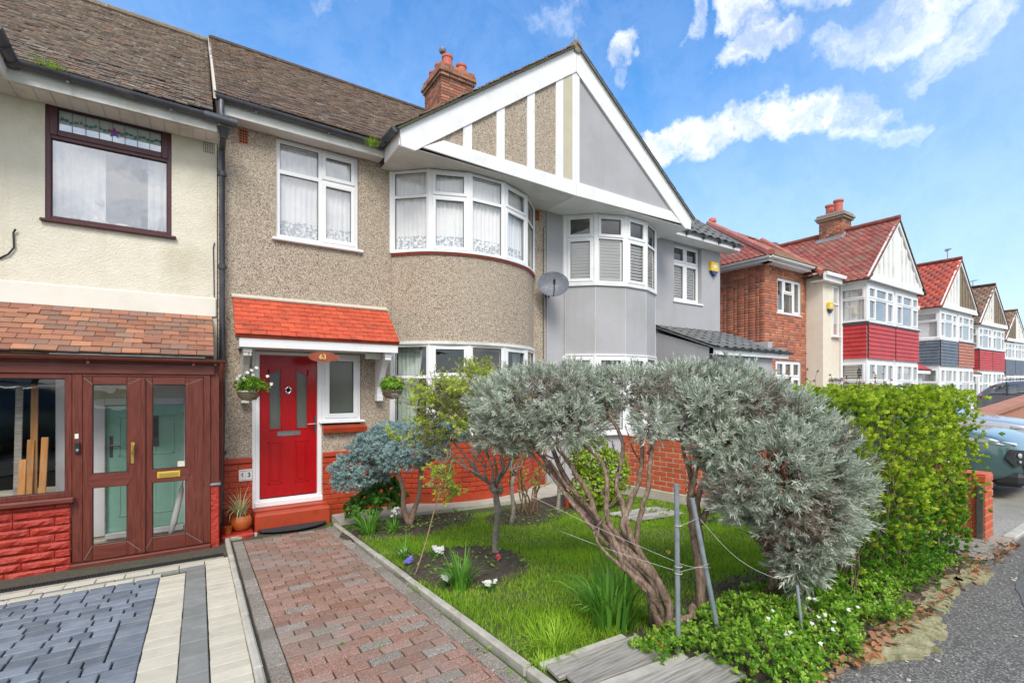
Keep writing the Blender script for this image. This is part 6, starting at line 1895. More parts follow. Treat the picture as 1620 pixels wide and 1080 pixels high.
def wiggle(p0, p1, r0, r1, n=7, amp=.04, sag=0, seed=None):
    p0, p1 = Vector(p0), Vector(p1); L_ = (p1 - p0).length; pts = []; rs = []
    a1, a2, a3 = (random.uniform(0, 6.28) for _ in range(3))
    for i in range(n + 1):
        t = i / n; w = math.sin(t * math.pi) * amp
        pts.append(p0.lerp(p1, t) + Vector((math.sin(t * 5 + a1) * w, math.sin(t * 6 + a2) * w, math.sin(t * 4 + a3) * w * .6 - sag * math.sin(t * math.pi))))
        rs.append((r0 + (r1 - r0) * t) * random.uniform(.88, 1.14))
    return pts, rs


def stems(b, p0, p1, r0, r1, n=7, amp=.04, sag=0, sides=6):
    pts, rs = wiggle(p0, p1, r0, r1, n, amp, sag); b.tube(pts, rs, sides, rnd=random.random()); return pts


def blades(name, base, n, L, w, spread, m, parent=None, seg=4, droop=1.0, lean=(0, 0), smooth=True, rad=.03, **kw):
    V = []; F = []; rn = []
    for i in range(n):
        a = random.uniform(0, 6.283); l = L * random.uniform(.55, 1.1); tilt = random.uniform(.03, 1) ** .8 * spread
        dx, dy = math.cos(a), math.sin(a); px, py = base[0] + dx * rad * random.random(), base[1] + dy * rad * random.random()
        x = y = z = 0; an = tilt * .35; k = len(V); ww = w * random.uniform(.7, 1.1)
        for s_ in range(seg + 1):
            t = s_ / seg; hw = ww * .5 * (1 - t ** 2.2) + .0004
            cx, cy = px + dx * x + lean[0] * z, py + dy * x + lean[1] * z
            V.append((cx - dy * hw, cy + dx * hw, base[2] + z)); V.append((cx + dy * hw, cy - dx * hw, base[2] + z + hw * .3))
            x += math.sin(an) * l / seg; z += math.cos(an) * l / seg; an += droop * tilt * 1.5 / seg * (1 + t)
        for s_ in range(seg): F.append((k + 2 * s_, k + 2 * s_ + 1, k + 2 * s_ + 3, k + 2 * s_ + 2))
        rn += [random.random()] * seg
    me = np_mesh(name, np.array(V), np.array(F), np.array(rn), m)
    return link(name, me, parent, smooth=smooth, **kw)


UPV = np.array([0, 0, 1.0])


def mixdir(N_, up=.5, jit=.35):
    d = N_ + UPV * up + rng.normal(size=N_.shape) * jit
    return d / np.linalg.norm(d, axis=1, keepdims=True)


# ------------------------------------------------------------ lavender
lav_t, lav_f = rosette(20, .041, .0060, (.15, 1.25), .04, stem=.05)
lav_t2, lav_f2 = rosette(16, .038, .0058, (.1, 1.0), .04, stem=.07)


def arc3(P, n=4):
    P = [P[0] * 2 - P[1]] + P + [P[-1] * 2 - P[-2]]; out = []
    for i in range(1, len(P) - 2):
        a, b, c, d = P[i - 1:i + 3]
        for k in range(n):
            t = k / n; out.append(.5 * ((2 * b) + (c - a) * t + (2 * a - 5 * b + 4 * c - d) * t * t + (-a + 3 * b - 3 * c + d) * t ** 3))
    out.append(P[-2]); return out


def lavender(name, label, lobes, base, forks, ends, per=560, trunk_r=.045, limbs=(), twigs=5, group='grey lavender bushes grown on bare trunks'):
    t = thing(name, label, 'shrub', (base[0], base[1], gz(base[1])), 0, group)
    P, N_ = shells(lobes, per * 2.3, thick=.34, lower=-.8, rough=.15)
    cl = np.sin(P[:, 0] * 17 + P[:, 2] * 9) * np.cos(P[:, 2] * 15 - P[:, 1] * 13) + rng.normal(size=len(P)) * .45
    P, N_ = P[cl > -.52], N_[cl > -.52]
    sw = np.sin(P[:, 0] * 6.1 + 1.3) * np.cos(P[:, 1] * 5.3 + P[:, 2] * 6.7) + rng.normal(size=len(P)) * .25
    dead = sw > .62
    scatter('dead_sprigs', lav_t2, lav_f2, P[dead], frames(mixdir(N_[dead], .4, .4)), rng.uniform(.6, 1.1, int(dead.sum())), 'lavender_dry', t)
    P, N_ = P[~dead], N_[~dead]
    D_ = mixdir(N_, .45, .30); half = len(P) // 2
    scatter('foliage', lav_t, lav_f, P[:half], frames(D_[:half]), rng.uniform(.5, 1.4, half), 'lavender_leaf', t, rng.random(half) * .9 + .05)
    k = len(P) - half
    scatter('foliage', lav_t2, lav_f2, P[half:], frames(D_[half:]), rng.uniform(.5, 1.3, k), 'lavender_leaf', t, rng.random(k) * .9 + .05)
    # inner dead sprigs
    P2, N2 = shells([(c, tuple(q * .84 for q in r)) for c, r in lobes], per * .45, thick=.5)
    scatter('dry_twigs', lav_t2, lav_f2, P2, frames(mixdir(N2, .3, .5)), rng.uniform(.7, 1.1, len(P2)), 'lavender_dry', t)
    tb = MB(); b0 = Vector(base)
    fk = [Vector(f) for f in forks]
    for f in fk:
        for s_ in range(3):
            o = Vector((random.uniform(-.03, .03), random.uniform(-.03, .03), 0))
            stems(tb, b0 + o, f + o * .8, trunk_r * random.uniform(.6, .8), trunk_r * random.uniform(.4, .6), 9, .035, sides=8)
    for line, r0, r1 in limbs:
        pts = arc3([Vector(q) for q in line], 4)
        rs = [(r0 + (r1 - r0) * i / (len(pts) - 1)) * random.uniform(.85, 1.18) for i in range(len(pts))]
        tb.tube([q + Vector((random.gauss(0, .004), random.gauss(0, .004), 0)) for q in pts], rs, 8, rnd=random.random())
        for _ in range(twigs):
            i = random.randint(len(pts) // 2, len(pts) - 1); s0 = pts[i]
            p2 = stems(tb, s0, s0 + Vector((random.uniform(-.16, .16), random.uniform(-.12, .14), random.uniform(.12, .28))), .0075, .003, 5, .03, sides=4)
            stems(tb, p2[3], p2[3] + Vector((random.uniform(-.1, .1), random.uniform(-.1, .1), random.uniform(.06, .15))), .004, .002, 4, .02, sides=4)
    for e in ends:
        f = min(fk, key=lambda q: (q - Vector(e)).length)
        for s_ in range(4):
            q = Vector(e) + Vector((random.uniform(-.13, .13), random.uniform(-.13, .13), random.uniform(-.05, .07)))
            pts = stems(tb, f + Vector((random.uniform(-.03, .03),) * 3), q, random.uniform(.010, .024), .006, 8, .05, sag=random.uniform(-.03, .05))
            for _ in range(5):
                i = random.randint(3, len(pts) - 1); s0 = pts[i]
                stems(tb, s0, s0 + Vector((random.uniform(-.13, .13), random.uniform(-.13, .13), random.uniform(.06, .20))), .0055, .0025, 4, .02, sides=4)
    tb.build('trunk', 'bark_lavender', t, smooth=True)
    return t


lobesA = [((2.22, 3.10, 1.40), (.44, .42, .29)), ((2.05, 3.18, 1.22), (.22, .26, .22)), ((2.50, 2.92, 1.50), (.38, .36, .21)), ((2.80, 2.62, 1.54), (.30, .28, .15)),
          ((3.02, 2.30, 1.52), (.32, .30, .18)), ((2.30, 2.72, 1.28), (.26, .22, .20))]
lavender('lavender_bush', 'silver grey lavender bush with long leaning bare trunks and a flat crown', lobesA, (2.53, 2.05, -.04),
         [], [], limbs=[
             ([(2.49, 2.02, -0.06), (2.47, 2.06, 0.25), (2.39, 2.2, 0.41), (2.34, 2.41, 0.55), (2.29, 2.68, 0.72), (2.24, 2.9, 0.95), (2.16, 3.07, 1.16), (2.05, 3.15, 1.3)], .032, .012),
             ([(2.5, 1.98, -0.06), (2.49, 2.01, 0.22), (2.42, 2.14, 0.4), (2.38, 2.33, 0.52), (2.33, 2.59, 0.69), (2.3, 2.8, 0.91), (2.27, 2.94, 1.12), (2.23, 3.03, 1.26)], .030, .012),
             ([(2.51, 2.06, -0.06), (2.46, 2.09, 0.22), (2.38, 2.27, 0.41), (2.31, 2.43, 0.62), (2.32, 2.54, 0.79), (2.29, 2.68, 0.96), (2.26, 2.83, 1.13), (2.37, 2.81, 1.37)], .030, .010),
             ([(2.54, 2.04, -0.06), (2.53, 2.07, 0.23), (2.43, 2.23, 0.46), (2.34, 2.35, 0.61), (2.36, 2.4, 0.81), (2.41, 2.48, 1.0), (2.36, 2.7, 1.18), (2.36, 2.76, 1.37)], .028, .010),
             ([(2.56, 2.09, -0.06), (2.52, 2.12, 0.24), (2.45, 2.22, 0.48), (2.38, 2.27, 0.62), (2.47, 2.27, 0.78), (2.56, 2.27, 0.95), (2.6, 2.3, 1.16), (2.62, 2.41, 1.38)], .028, .009),
             ([(2.55, 2.03, -0.06), (2.54, 2.06, 0.21), (2.46, 2.15, 0.41), (2.39, 2.2, 0.56), (2.41, 2.3, 0.74), (2.42, 2.36, 0.9), (2.53, 2.41, 1.15), (2.5, 2.54, 1.37)], .028, .010),
             ([(2.47, 2.03, .05), (2.42, 2.0, 0.17), (2.31, 2.1, 0.34), (2.23, 2.18, 0.43), (2.18, 2.27, 0.52), (2.18, 2.34, 0.6)], .020, .005),
             ([(2.46, 1.96, -0.06), (2.40, 2.03, 0.17), (2.37, 2.03, 0.28), (2.28, 2.15, 0.39), (2.27, 2.22, 0.53), (2.29, 2.45, 0.68), (2.27, 2.7, 0.82), (2.2, 2.85, 1.0)], .024, .009),
             ([(2.45, 2.22, 0.46), (2.47, 2.21, 0.67), (2.52, 2.17, 0.88), (2.58, 2.2, 1.08), (2.65, 2.21, 1.21), (2.77, 2.19, 1.38)], .018, .008),
             ([(2.50, 2.10, -.06), (2.44, 2.12, .26), (2.33, 2.28, .44), (2.26, 2.5, .62), (2.20, 2.75, .84), (2.12, 2.95, 1.05)], .024, .009)], twigs=2)
b = MB()
for k, (p, d) in enumerate((((2.58, 1.98, .02), (.14, -.02, .10)), ((2.60, 2.0, .0), (.20, -.06, .05)))): stems(b, p, tuple(p[i] + d[i] for i in range(3)), .030, .022, 6, .02, sides=8)
tag(b.build('cut_stump', 'bark_lavender', None, smooth=True), 'short sawn off stump beside the vertical steel post', 'stump')
lobesB = [((3.22, 2.08, 1.50), (.30, .28, .22)), ((2.90, 1.98, 1.40), (.18, .18, .16)), ((3.42, 1.98, 1.36), (.24, .22, .24)), ((2.62, 2.22, 1.30), (.13, .12, .12))]
lavender('lavender_bush', 'smaller lavender crown on thin dark trunks between the leaning bush and the round ball', lobesB, (2.92, 2.05, -.04),
         [], [], per=620, trunk_r=.034, limbs=[
             ([(2.91, 2.05, -.06), (2.89, 2.05, 0.27), (2.87, 2.06, 0.46), (2.8, 2.05, 0.74), (2.78, 2.0, 0.96), (2.82, 1.98, 1.16), (2.81, 2.04, 1.34), (2.78, 2.12, 1.47)], .030, .009),
             ([(2.93, 2.05, -.06), (2.91, 2.04, 0.29), (2.9, 2.04, 0.51), (2.82, 2.0, 0.83), (2.85, 1.9, 1.02), (2.90, 1.86, 1.19)], .028, .010),
             ([(2.82, 2.03, 0.80), (2.8, 2.11, 1.16), (2.86, 2.22, 1.38)], .016, .007), ([(2.87, 2.0, .62), (3.0, 2.0, .9), (3.1, 2.05, 1.15), (3.22, 2.08, 1.36)], .018, .008)], twigs=4)
lobesC = [((2.93, 1.90, 1.16), (.20, .17, .19)), ((2.92, 1.76, .90), (.20, .17, .20)), ((3.16, 1.86, 1.44), (.26, .2, .18)), ((3.26, 1.56, .46), (.16, .13, .18)), ((3.42, 1.74, .94), (.50, .42, .46)), ((3.08, 1.62, 1.02), (.24, .24, .26)), ((3.62, 1.62, .80), (.34, .26, .34)), ((3.42, 1.80, 1.30), (.34, .30, .22)), ((3.20, 1.58, .78), (.26, .20, .24)), ((3.34, 1.50, .62), (.20, .16, .20)), ((3.74, 1.66, 1.02), (.26, .24, .26))]
lavender('lavender_bush', 'biggest lavender bush, a round silver ball hanging over the pavement edge', lobesC, (3.50, 1.86, -.02),
         [(3.42, 1.82, .28), (3.34, 1.76, .34)], [(3.15, 1.66, .74), (3.3, 1.62, .62), (3.5, 1.72, .68), (3.1, 1.72, .8), (3.62, 1.70, .6), (3.4, 1.8, .9), (3.2, 1.6, .5), (3.46, 1.58, .45)], per=640, trunk_r=.04)
# hanging dry strands under the ball
tt = thing('lavender_stump', 'dry grey strands of lavender hanging straight down below the round silver bush', 'dead plant', (3.30, 1.56, 0))
P = np.stack([rng.normal(3.26, .035, 110), rng.normal(1.56, .035, 110), rng.uniform(.10, .50, 110)], 1)
D_ = rng.normal(size=(110, 3)) * .6 + V3(0, 0, -.7)
scatter('dry_foliage', lav_t2, lav_f2, P, frames(D_), rng.uniform(.6, 1.0, 110), 'lavender_leaf', tt, rng.random(110) * .5)
b = MB(); stems(b, (3.30, 1.58, 0), (3.27, 1.56, .55), .014, .02, 8, .02); b.build('stem', 'bark_lavender', tt, smooth=True)

# ------------------------------------------------------------ privet hedge
hedge = thing('hedge', 'bright yellow green clipped hedge between the lavender ball and the brick pier', 'hedge', (4.9, 1.8, 0))
pv_t, pv_f = rosette(11, .036, .019, (.2, 1.35), .05, stem=.03)


def hedge_pts(n):
    P = []; N_ = []
    while len(P) < n:
        x = random.uniform(3.2, 6.30); z = random.uniform(.02, 1.50) if random.random() > .04 else random.uniform(1.4, 1.52)
        if x < 3.6 and z > .10 + .5 * (x - 3.2): continue
        q = random.random()
        # front face bulges towards the pavement half way up and is ragged at the foot
        t = z / 1.5
        xr = 6.34 - .75 * max(0, .55 - t) ** 1.1
        yf = 1.34 + .07 * math.sin(x * 2.3) + .05 * math.sin(x * 5 + z * 4) + .16 * max(0, t - .75) + .14 * (t < .25) * random.random()
        if x > xr: continue
        dep = random.random() ** 2.2 * .30
        face = random.random()
        if face < .62: p = (x, yf + dep, z); nn = (0, -1, .25)
        elif face < .86: p = (x, random.uniform(yf, 2.15), 1.50 + .03 * math.sin(x * 4) + .02 * math.sin(x * 11) - dep * .5); nn = (0, -.2, 1)
        else: p = (xr - dep * .6, random.uniform(yf, 2.15), z); nn = (1, -.2, .2)
        P.append(p); N_.append(nn)
    return np.array(P), np.array(N_, float)


P, N_ = hedge_pts(6200)
cl = np.sin(P[:, 0] * 9 + P[:, 2] * 5) * np.cos(P[:, 2] * 8 - P[:, 0] * 4) + rng.normal(size=len(P)) * .7
P, N_ = P[cl > -.75], N_[cl > -.75]
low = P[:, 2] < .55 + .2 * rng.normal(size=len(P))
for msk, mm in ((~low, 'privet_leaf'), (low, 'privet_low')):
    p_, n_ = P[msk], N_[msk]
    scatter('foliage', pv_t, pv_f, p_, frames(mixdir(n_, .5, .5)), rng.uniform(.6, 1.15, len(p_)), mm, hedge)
b = MB()
for i in range(420):
    x = random.uniform(3.7, 6.2); z = random.uniform(0, .9); y = random.uniform(1.42, 2.0)
    stems(b, (x, y, z), (x + random.uniform(-.2, .2), y - random.uniform(-.1, .12), min(1.48, z + random.uniform(.3, .7))), .006, .002, 4, .03, sides=4)
for i in range(26): stems(b, (random.uniform(3.8, 6.1), random.uniform(1.65, 1.9), -.02), (random.uniform(3.8, 6.1), random.uniform(1.5, 2.0), 1.0), .014, .005, 6, .05, sides=5)
b.build('branches', 'twig', hedge)
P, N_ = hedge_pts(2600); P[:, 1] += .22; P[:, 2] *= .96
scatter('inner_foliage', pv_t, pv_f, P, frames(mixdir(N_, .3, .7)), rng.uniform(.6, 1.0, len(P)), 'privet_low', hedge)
# taller dark shoots poking out at the top left
sh = thing('hedge_shoots', 'thin dark leaved shoots standing up above the left end of the yellow green hedge', 'plant', (4.3, 1.9, 1.4))
b = MB(); PP = []
for i in range(22):
    x = random.uniform(3.9, 5.3); y = random.uniform(1.7, 2.1); h = random.uniform(.07, .20)
    pts = stems(b, (x, y, 1.42), (x + random.uniform(-.05, .05), y, 1.50 + h), .003, .0015, 4, .01, sides=4)
    for p in pts[2:]: PP.append(tuple(p))
b.build('stem', 'red_stem', sh); PP = np.array(PP)
s_t, s_f = rosette(4, .03, .016, (.5, 1.4))
scatter('leaves', s_t, s_f, PP, frames(mixdir(rng.normal(size=PP.shape), .5, .2)), .9, 'dead_leaf', sh)

# ------------------------------------------------------------ blue spruce on two trunks
sp = thing('dwarf_conifer', 'blue grey conifer with cloud like pads on two bare trunks beside the front step', 'shrub', (2.27, 5.85, gz(5.85)))
sp_t, sp_f = rosette(13, .034, .0085, (.3, 1.5), .0, stem=.035)
lob = [((1.72, 6.08, .50), (.34, .28, .23)), ((1.62, 6.14, .36), (.22, .22, .13)), ((1.92, 5.92, .80), (.36, .28, .17)), ((2.22, 5.50, .78), (.36, .30, .17)), ((2.05, 5.55, .68), (.24, .24, .15)), ((2.42, 5.45, 1.02), (.34, .26, .10)),
       ((2.05, 5.9, .98), (.26, .22, .10)), ((2.66, 5.42, .95), (.22, .2, .09)), ((2.75, 5.5, 1.1), (.2, .2, .08))]
P, N_ = shells(lob, 1500, thick=.25, lower=-.6, rough=.16)
scatter('foliage', sp_t, sp_f, P, frames(mixdir(N_, .35, .35)), rng.uniform(.7, 1.15, len(P)), 'spruce_leaf', sp)
b = MB(); B0 = (2.27, 5.85, gz(5.85) - .02)
for e in ((2.10, 5.82, .48), (2.38, 5.72, .52)): stems(b, B0, e, .040, .026, 8, .03, sides=9)
for s_, e in (((2.10, 5.82, .46), (1.75, 6.05, .42)), ((2.10, 5.82, .48), (1.9, 5.92, .72)), ((2.38, 5.72, .50), (2.25, 5.5, .66)), ((2.38, 5.72, .52), (2.5, 5.5, .93)), ((2.10, 5.82, .48), (2.1, 5.6, .6)), ((2.38, 5.72, .52), (2.7, 5.5, .9))): stems(b, s_, e, .022, .01, 6, .03)
b.build('trunk', 'bark_conifer', sp, smooth=True)

# ------------------------------------------------------------ small tree with fresh leaves
tr = thing('apple_tree', 'small knobbly tree coming into yellow green leaf in front of the lower bay window', 'tree', (2.51, 4.11, gz(4.11)))
b = MB(); g0 = gz(4.11)
pts, rs = wiggle((2.51, 4.11, g0 - .02), (2.47, 4.06, .52), .034, .030, 9, .02); b.tube(pts, rs, 9)
for i in range(9): c_ = Vector((2.47, 4.06, .54)) + Vector((random.uniform(-.05, .05), random.uniform(-.05, .05), random.uniform(-.04, .05))); b.tube([c_ - Vector((0, 0, .03)), c_, c_ + Vector((0, 0, .03))], [.012, .032, .010], 7)
top = Vector((2.47, 4.06, .55)); PP = []


def inside_crown(e):
    return ((e.x - 2.18) / .80) ** 2 + ((e.y - 4.15) / .66) ** 2 + ((e.z - 1.24) / .64) ** 2 < 1 or ((e.x - 1.95) / .22) ** 2 + ((e.y - 4.12) / .25) ** 2 + ((e.z - .72) / .30) ** 2 < 1


def grow(p, d, r, L_, depth):
    e = p + d * L_
    if depth < 3 and not inside_crown(e):
        d = (Vector((2.15, 4.15, 1.25)) - p).normalized() * .7 + d * .3; e = p + d * L_ * .7
        if not inside_crown(e): return
    pts = stems(b, p, e, r, r * .62, 5, L_ * .10, sides=6)
    if depth <= 1:
        for q in pts[1:]:
            for _ in range(1): PP.append(tuple(q + Vector((random.gauss(0, .018), random.gauss(0, .018), random.gauss(0, .018)))))
    if depth > 0:
        for i in range(4):
            nd = (d + Vector((random.gauss(0, .55), random.gauss(0, .55), random.gauss(.12, .4)))).normalized()
            grow(pts[random.randint(3, len(pts) - 1)], nd, r * .55, L_ * random.uniform(.55, .8), depth - 1)


for e in ((1.75, 4.58, 1.20), (1.96, 4.34, 1.42), (2.22, 4.17, 1.52), (2.42, 3.95, 1.35), (2.75, 3.82, 1.42), (2.12, 4.11, 1.05), (1.86, 4.41, 1.08), (2.72, 3.75, 1.2), (2.3, 4.2, 1.2), (1.66, 4.66, 1.4)):
    e = Vector(e); d = (e - top)
    grow(top, d.normalized(), .014, d.length * .8, 3)
for (p, d_) in (((2.05, 4.15, .98), (-.4, .0, -.7)), ((1.98, 4.15, .95), (-.2, 0, -.9)), ((2.02, 4.12, .85), (-.25, 0, -.9)), ((2.0, 4.1, .7), (0, 0, -1))): grow(Vector(p), Vector(d_).normalized(), .007, .20, 2)
b.build('trunk', 'bark_apple', tr, smooth=True)
PP = np.array(PP)
keep = (PP[:, 2] < 1.84)
PP = PP[keep]
cl = np.sin(PP[:, 0] * 13 + PP[:, 2] * 9) * np.cos(PP[:, 2] * 12 - PP[:, 1] * 8) + rng.normal(size=len(PP)) * .45
PP = PP[cl > -.12]
if len(PP) > 3600: PP = PP[rng.permutation(len(PP))[:3600]]
print('apple', len(PP))
ap_t, ap_f = rosette(5, .037, .019, (.4, 1.5), .03, stem=.01)
scatter('foliage', ap_t, ap_f, PP, frames(mixdir(rng.normal(size=PP.shape), .4, .2)), rng.uniform(.55, 1.1, len(PP)), 'rose_leaf', tr)
c_ = MB(); stems(c_, (1.60, 4.02, gz(4.02)), (2.05, 4.35, .62), .0075, .006, 6, .01)
tag(c_.build('garden_cane', 'cane', None, smooth=True), 'thin brown stick leaning from the flower bed up into the small tree', 'stick')

# bare red stemmed rose by the bay
rz_ = thing('rose_bush', 'mostly bare rose bush with reddish stems standing before the red bay base', 'shrub', (3.75, 5.3, gz(5.3)))
b = MB(); PP = []
for i in range(13):
    p0 = (3.72 + random.uniform(-.18, .18), 5.25 + random.uniform(-.12, .12), gz(5.25)); e = (p0[0] + random.uniform(-.45, .45), p0[1] + random.uniform(-.3, .3), random.uniform(.35, .95))
    pts = stems(b, p0, e, .012, .005, 7, .06)
    for q in pts[3:]:
        if random.random() < .7: PP.append(tuple(q))
    for _ in range(2):
        q = pts[random.randint(3, 6)]; p2 = stems(b, q, q + Vector((random.uniform(-.15, .15), random.uniform(-.15, .15), random.uniform(.05, .2))), .004, .002, 4, .02); PP += [tuple(z_) for z_ in p2[2:]]
b.build('stem', 'red_stem', rz_, smooth=True); PP = np.array(PP)
scatter('foliage', ap_t, ap_f, PP, frames(mixdir(rng.normal(size=PP.shape), .4, .2)), rng.uniform(.5, 1.0, len(PP)), 'rose_leaf', rz_)
for k, (x, y, zt, lab) in enumerate(((3.30, 5.05, .70, 'grey forked bare trunk just right of the small tree, before the red bay'), (4.18, 5.2, .72, 'upright grey bare stem furthest right before the red bay base'))):
    t_ = thing('bare_shrub', lab, 'shrub', (x, y, gz(y)))
    b = MB(); pts = stems(b, (x, y, gz(y) - .02), (x + .04, y, zt * .6), .030, .024, 6, .02, sides=8)
    for i in range(5): stems(b, pts[-1], pts[-1] + Vector((random.uniform(-.25, .25), random.uniform(-.15, .15), random.uniform(.15, .45))), .014, .004, 6, .04)
    b.build('trunk', 'bark_apple', t_, smooth=True)

# yellow green euonymus by the boundary wall
eu = thing('euonymus_bush', 'rounded yellow green bush seen through the bare lavender stems beside the low brick wall', 'shrub', (4.75, 5.1, gz(5.1)))
eu_t, eu_f = rosette(7, .034, .022, (.2, 1.2), .03, stem=.02)
lob = [((4.72, 5.10, .50), (.30, .28, .36)), ((4.95, 5.0, .30), (.30, .28, .36)), ((4.72, 5.05, .10), (.36, .28, .32)), ((4.62, 5.15, .72), (.22, .2, .22))]
P, N_ = shells(lob, 900, thick=.25, rough=.12)
scatter('foliage', eu_t, eu_f, P, frames(mixdir(N_, .5, .4)), rng.uniform(.7, 1.1, len(P)), 'euonymus_leaf', eu)
b = MB()
for i in range(14): stems(b, (4.75, 5.1, gz(5.1)), (4.75 + random.uniform(-.3, .3), 5.1 + random.uniform(-.2, .2), random.uniform(.2, .75)), .012, .004, 6, .04)
b.build('stem', 'twig', eu)

# leafy herb and strap leaves beside the step
hb = thing('leafy_plant', 'clump of round dark green leaves under the blue grey conifer, beside the red step', 'plant', (1.95, 6.3, gz(6.3)))
hr_t, hr_f = rosette(5, .065, .055, (.6, 1.3), .03, stem=.03)
P, N_ = shells([((2.02, 6.25, .05), (.30, .24, .34)), ((1.78, 6.20, -.06), (.22, .2, .20))], 300, thick=.4, lower=-.2)
scatter('foliage', hr_t, hr_f, P, frames(mixdir(N_, .6, .4)), rng.uniform(.6, 1.1, len(P)), 'herb_leaf', hb)
PLANTS = [
    ('strap_leaf_plant', 'tuft of arching strap leaves by the path kerb beside the red step', (1.72, 5.75), 110, .36, .016, 1.2, 'blade_leaf', .10),
    ('strap_leaf_plant', 'small tuft of strap leaves at the foot of the two conifer trunks', (1.98, 5.62), 50, .26, .013, 1.2, 'blade_leaf', .08),
    ('daylily', 'green strap leaved clump in the flower bed by the path kerb', (1.80, 3.50), 75, .36, .020, 1.0, 'blade_leaf', .08),
    ('daylily', 'thin arching leaves at the back corner of the flower bed, left of the white primrose', (1.72, 4.55), 26, .30, .014, 1.3, 'blade_leaf', .06),
    ('daylily', 'large clump of broad arching leaves at the foot of the leaning lavender trunk', (2.30, 2.28), 110, .46, .026, .95, 'blade_leaf', .16),
    ('daylily', 'second clump of broad arching leaves, close against the leaning lavender trunk', (2.48, 2.45), 60, .40, .024, 1.0, 'blade_leaf', .12),
    ('grass_tuft', 'long lawn grass tuft beside the grey planks', (1.80, 2.28), 260, .17, .005, 1.3, 'grass_blade', .18),
    ('grass_tuft', 'long grass tuft on the path kerb near the grey planks', (1.62, 2.15), 70, .10, .004, 1.3, 'grass_blade', .07),
    ('grass_tuft', 'small grass tuft on the path kerb level with the flower bed', (1.54, 3.72), 50, .08, .004, 1.3, 'grass_blade', .06),
]
for nm, lab, (x, y), n, L_, w, sp_, mm, rad in PLANTS:
    o = blades(nm, (x, y, gz(y)), n, L_, w, sp_, mm, None, rad=rad); tag(o, lab, 'plant' if nm != 'grass_tuft' else 'grass tuft')


def flowers(name, label, x, y, n, h, m, r=.012, spread=.05, leaves=True, petals=6, cat='flower', z0=None, group=None):
    z0 = gz(y) if z0 is None else z0
    t = thing(name, label, cat, (x, y, z0), 0, group)
    b = MB(); V = []
    for i in range(n):
        px, py = x + random.gauss(0, spread * .6), y + random.gauss(0, spread * .6); hh = h * random.uniform(.7, 1.1)
        b.tube([(x, y, z0), ((x + px) / 2, (y + py) / 2, z0 + hh * .6), (px, py, z0 + hh)], .0018, 4); V.append((px, py, z0 + hh))
    b.build('stem', 'herb_leaf', t)
    pt, pf = rosette(petals, r * 1.6, r * 1.1, (1.1, 1.4), .05)
    scatter('petals', pt, pf, np.array(V), frames(mixdir(np.tile(V3(-.3, -.6, .8), (n, 1)), .2, .3)), 1.0, m, t)
    if leaves:
        P = np.stack([rng.normal(x, spread * .6, n * 3), rng.normal(y, spread * .6, n * 3), rng.uniform(z0, z0 + h * .5, n * 3)], 1)
        lt, lf = rosette(4, .035, .018, (.5, 1.3)); scatter('leaves', lt, lf, P, frames(mixdir(rng.normal(size=P.shape), .8, .1)), 1.0, 'herb_leaf', t)
    return t


flowers('primrose', 'large white primrose cluster in the flower bed, nearest the small tree side', 2.0, 4.40, 22, .09, 'petal_white', .015, .05)
flowers('primrose', 'small white flowers beside the purple one at the back of the flower bed', 1.74, 4.62, 7, .08, 'petal_white', .018, .03)
flowers('primrose', 'blue purple primrose by the path kerb', 1.66, 4.30, 12, .08, 'petal_purple', .018, .03)
flowers('primrose', 'small red primrose at the lawn edge of the flower bed', 2.38, 3.86, 5, .08, 'petal_pink', .014, .02)
flowers('primrose', 'white primroses at the front of the flower bed beside the strap leaved clump', 1.98, 3.36, 16, .07, 'petal_white', .014, .045)
flowers('primrose', 'tiny white flowers inside the strap leaved clump', 1.72, 3.62, 7, .10, 'petal_white', .018, .04)
flowers('hyacinth', 'pale hyacinth spikes beside the conifer trunks', 2.05, 5.80, 16, .26, 'petal_white', .016, .05)
flowers('daffodil', 'single small yellow flower on the lawn behind the second steel post', 3.72, 2.95, 1, .10, 'petal_yellow', .022, .01)
# bits of bedding foliage on bare soil
for k, (x, y, rx, ry, n, lab) in enumerate(((2.15, 4.05, .45, .5, 90, 'low weeds scattered over the round flower bed'), (2.5, 5.85, .7, .4, 160, 'low weeds under the blue grey conifer'), (3.75, 5.2, .5, .4, 120, 'low weeds round the bare rose bush'), (5.3, 4.6, .45, .8, 160, 'low greenery at the foot of the brick wall'))):
    P = np.stack([x + rng.uniform(-1, 1, n) * rx, y + rng.uniform(-1, 1, n) * ry, np.zeros(n)], 1); P[:, 2] = gzv(P[:, 1]) + .05
    o = scatter('weeds', hr_t * .5, hr_f, P, frames(mixdir(np.tile(UPV, (n, 1)), .5, .3)), rng.uniform(.4, .9, n), 'ground_leaf', None); o['kind'] = 'stuff'; o['label'] = lab

# ------------------------------------------------------------ lawn
bl = np.array([[-.5, 0, 0], [.5, 0, 0], [-.36, .10, .55], [.36, .10, .55], [0, .36, 1.0], [0, .36, 1.0]]) * np.array([.1, 1, 1])
blf = np.array([[0, 1, 3, 2], [2, 3, 4, 5]])


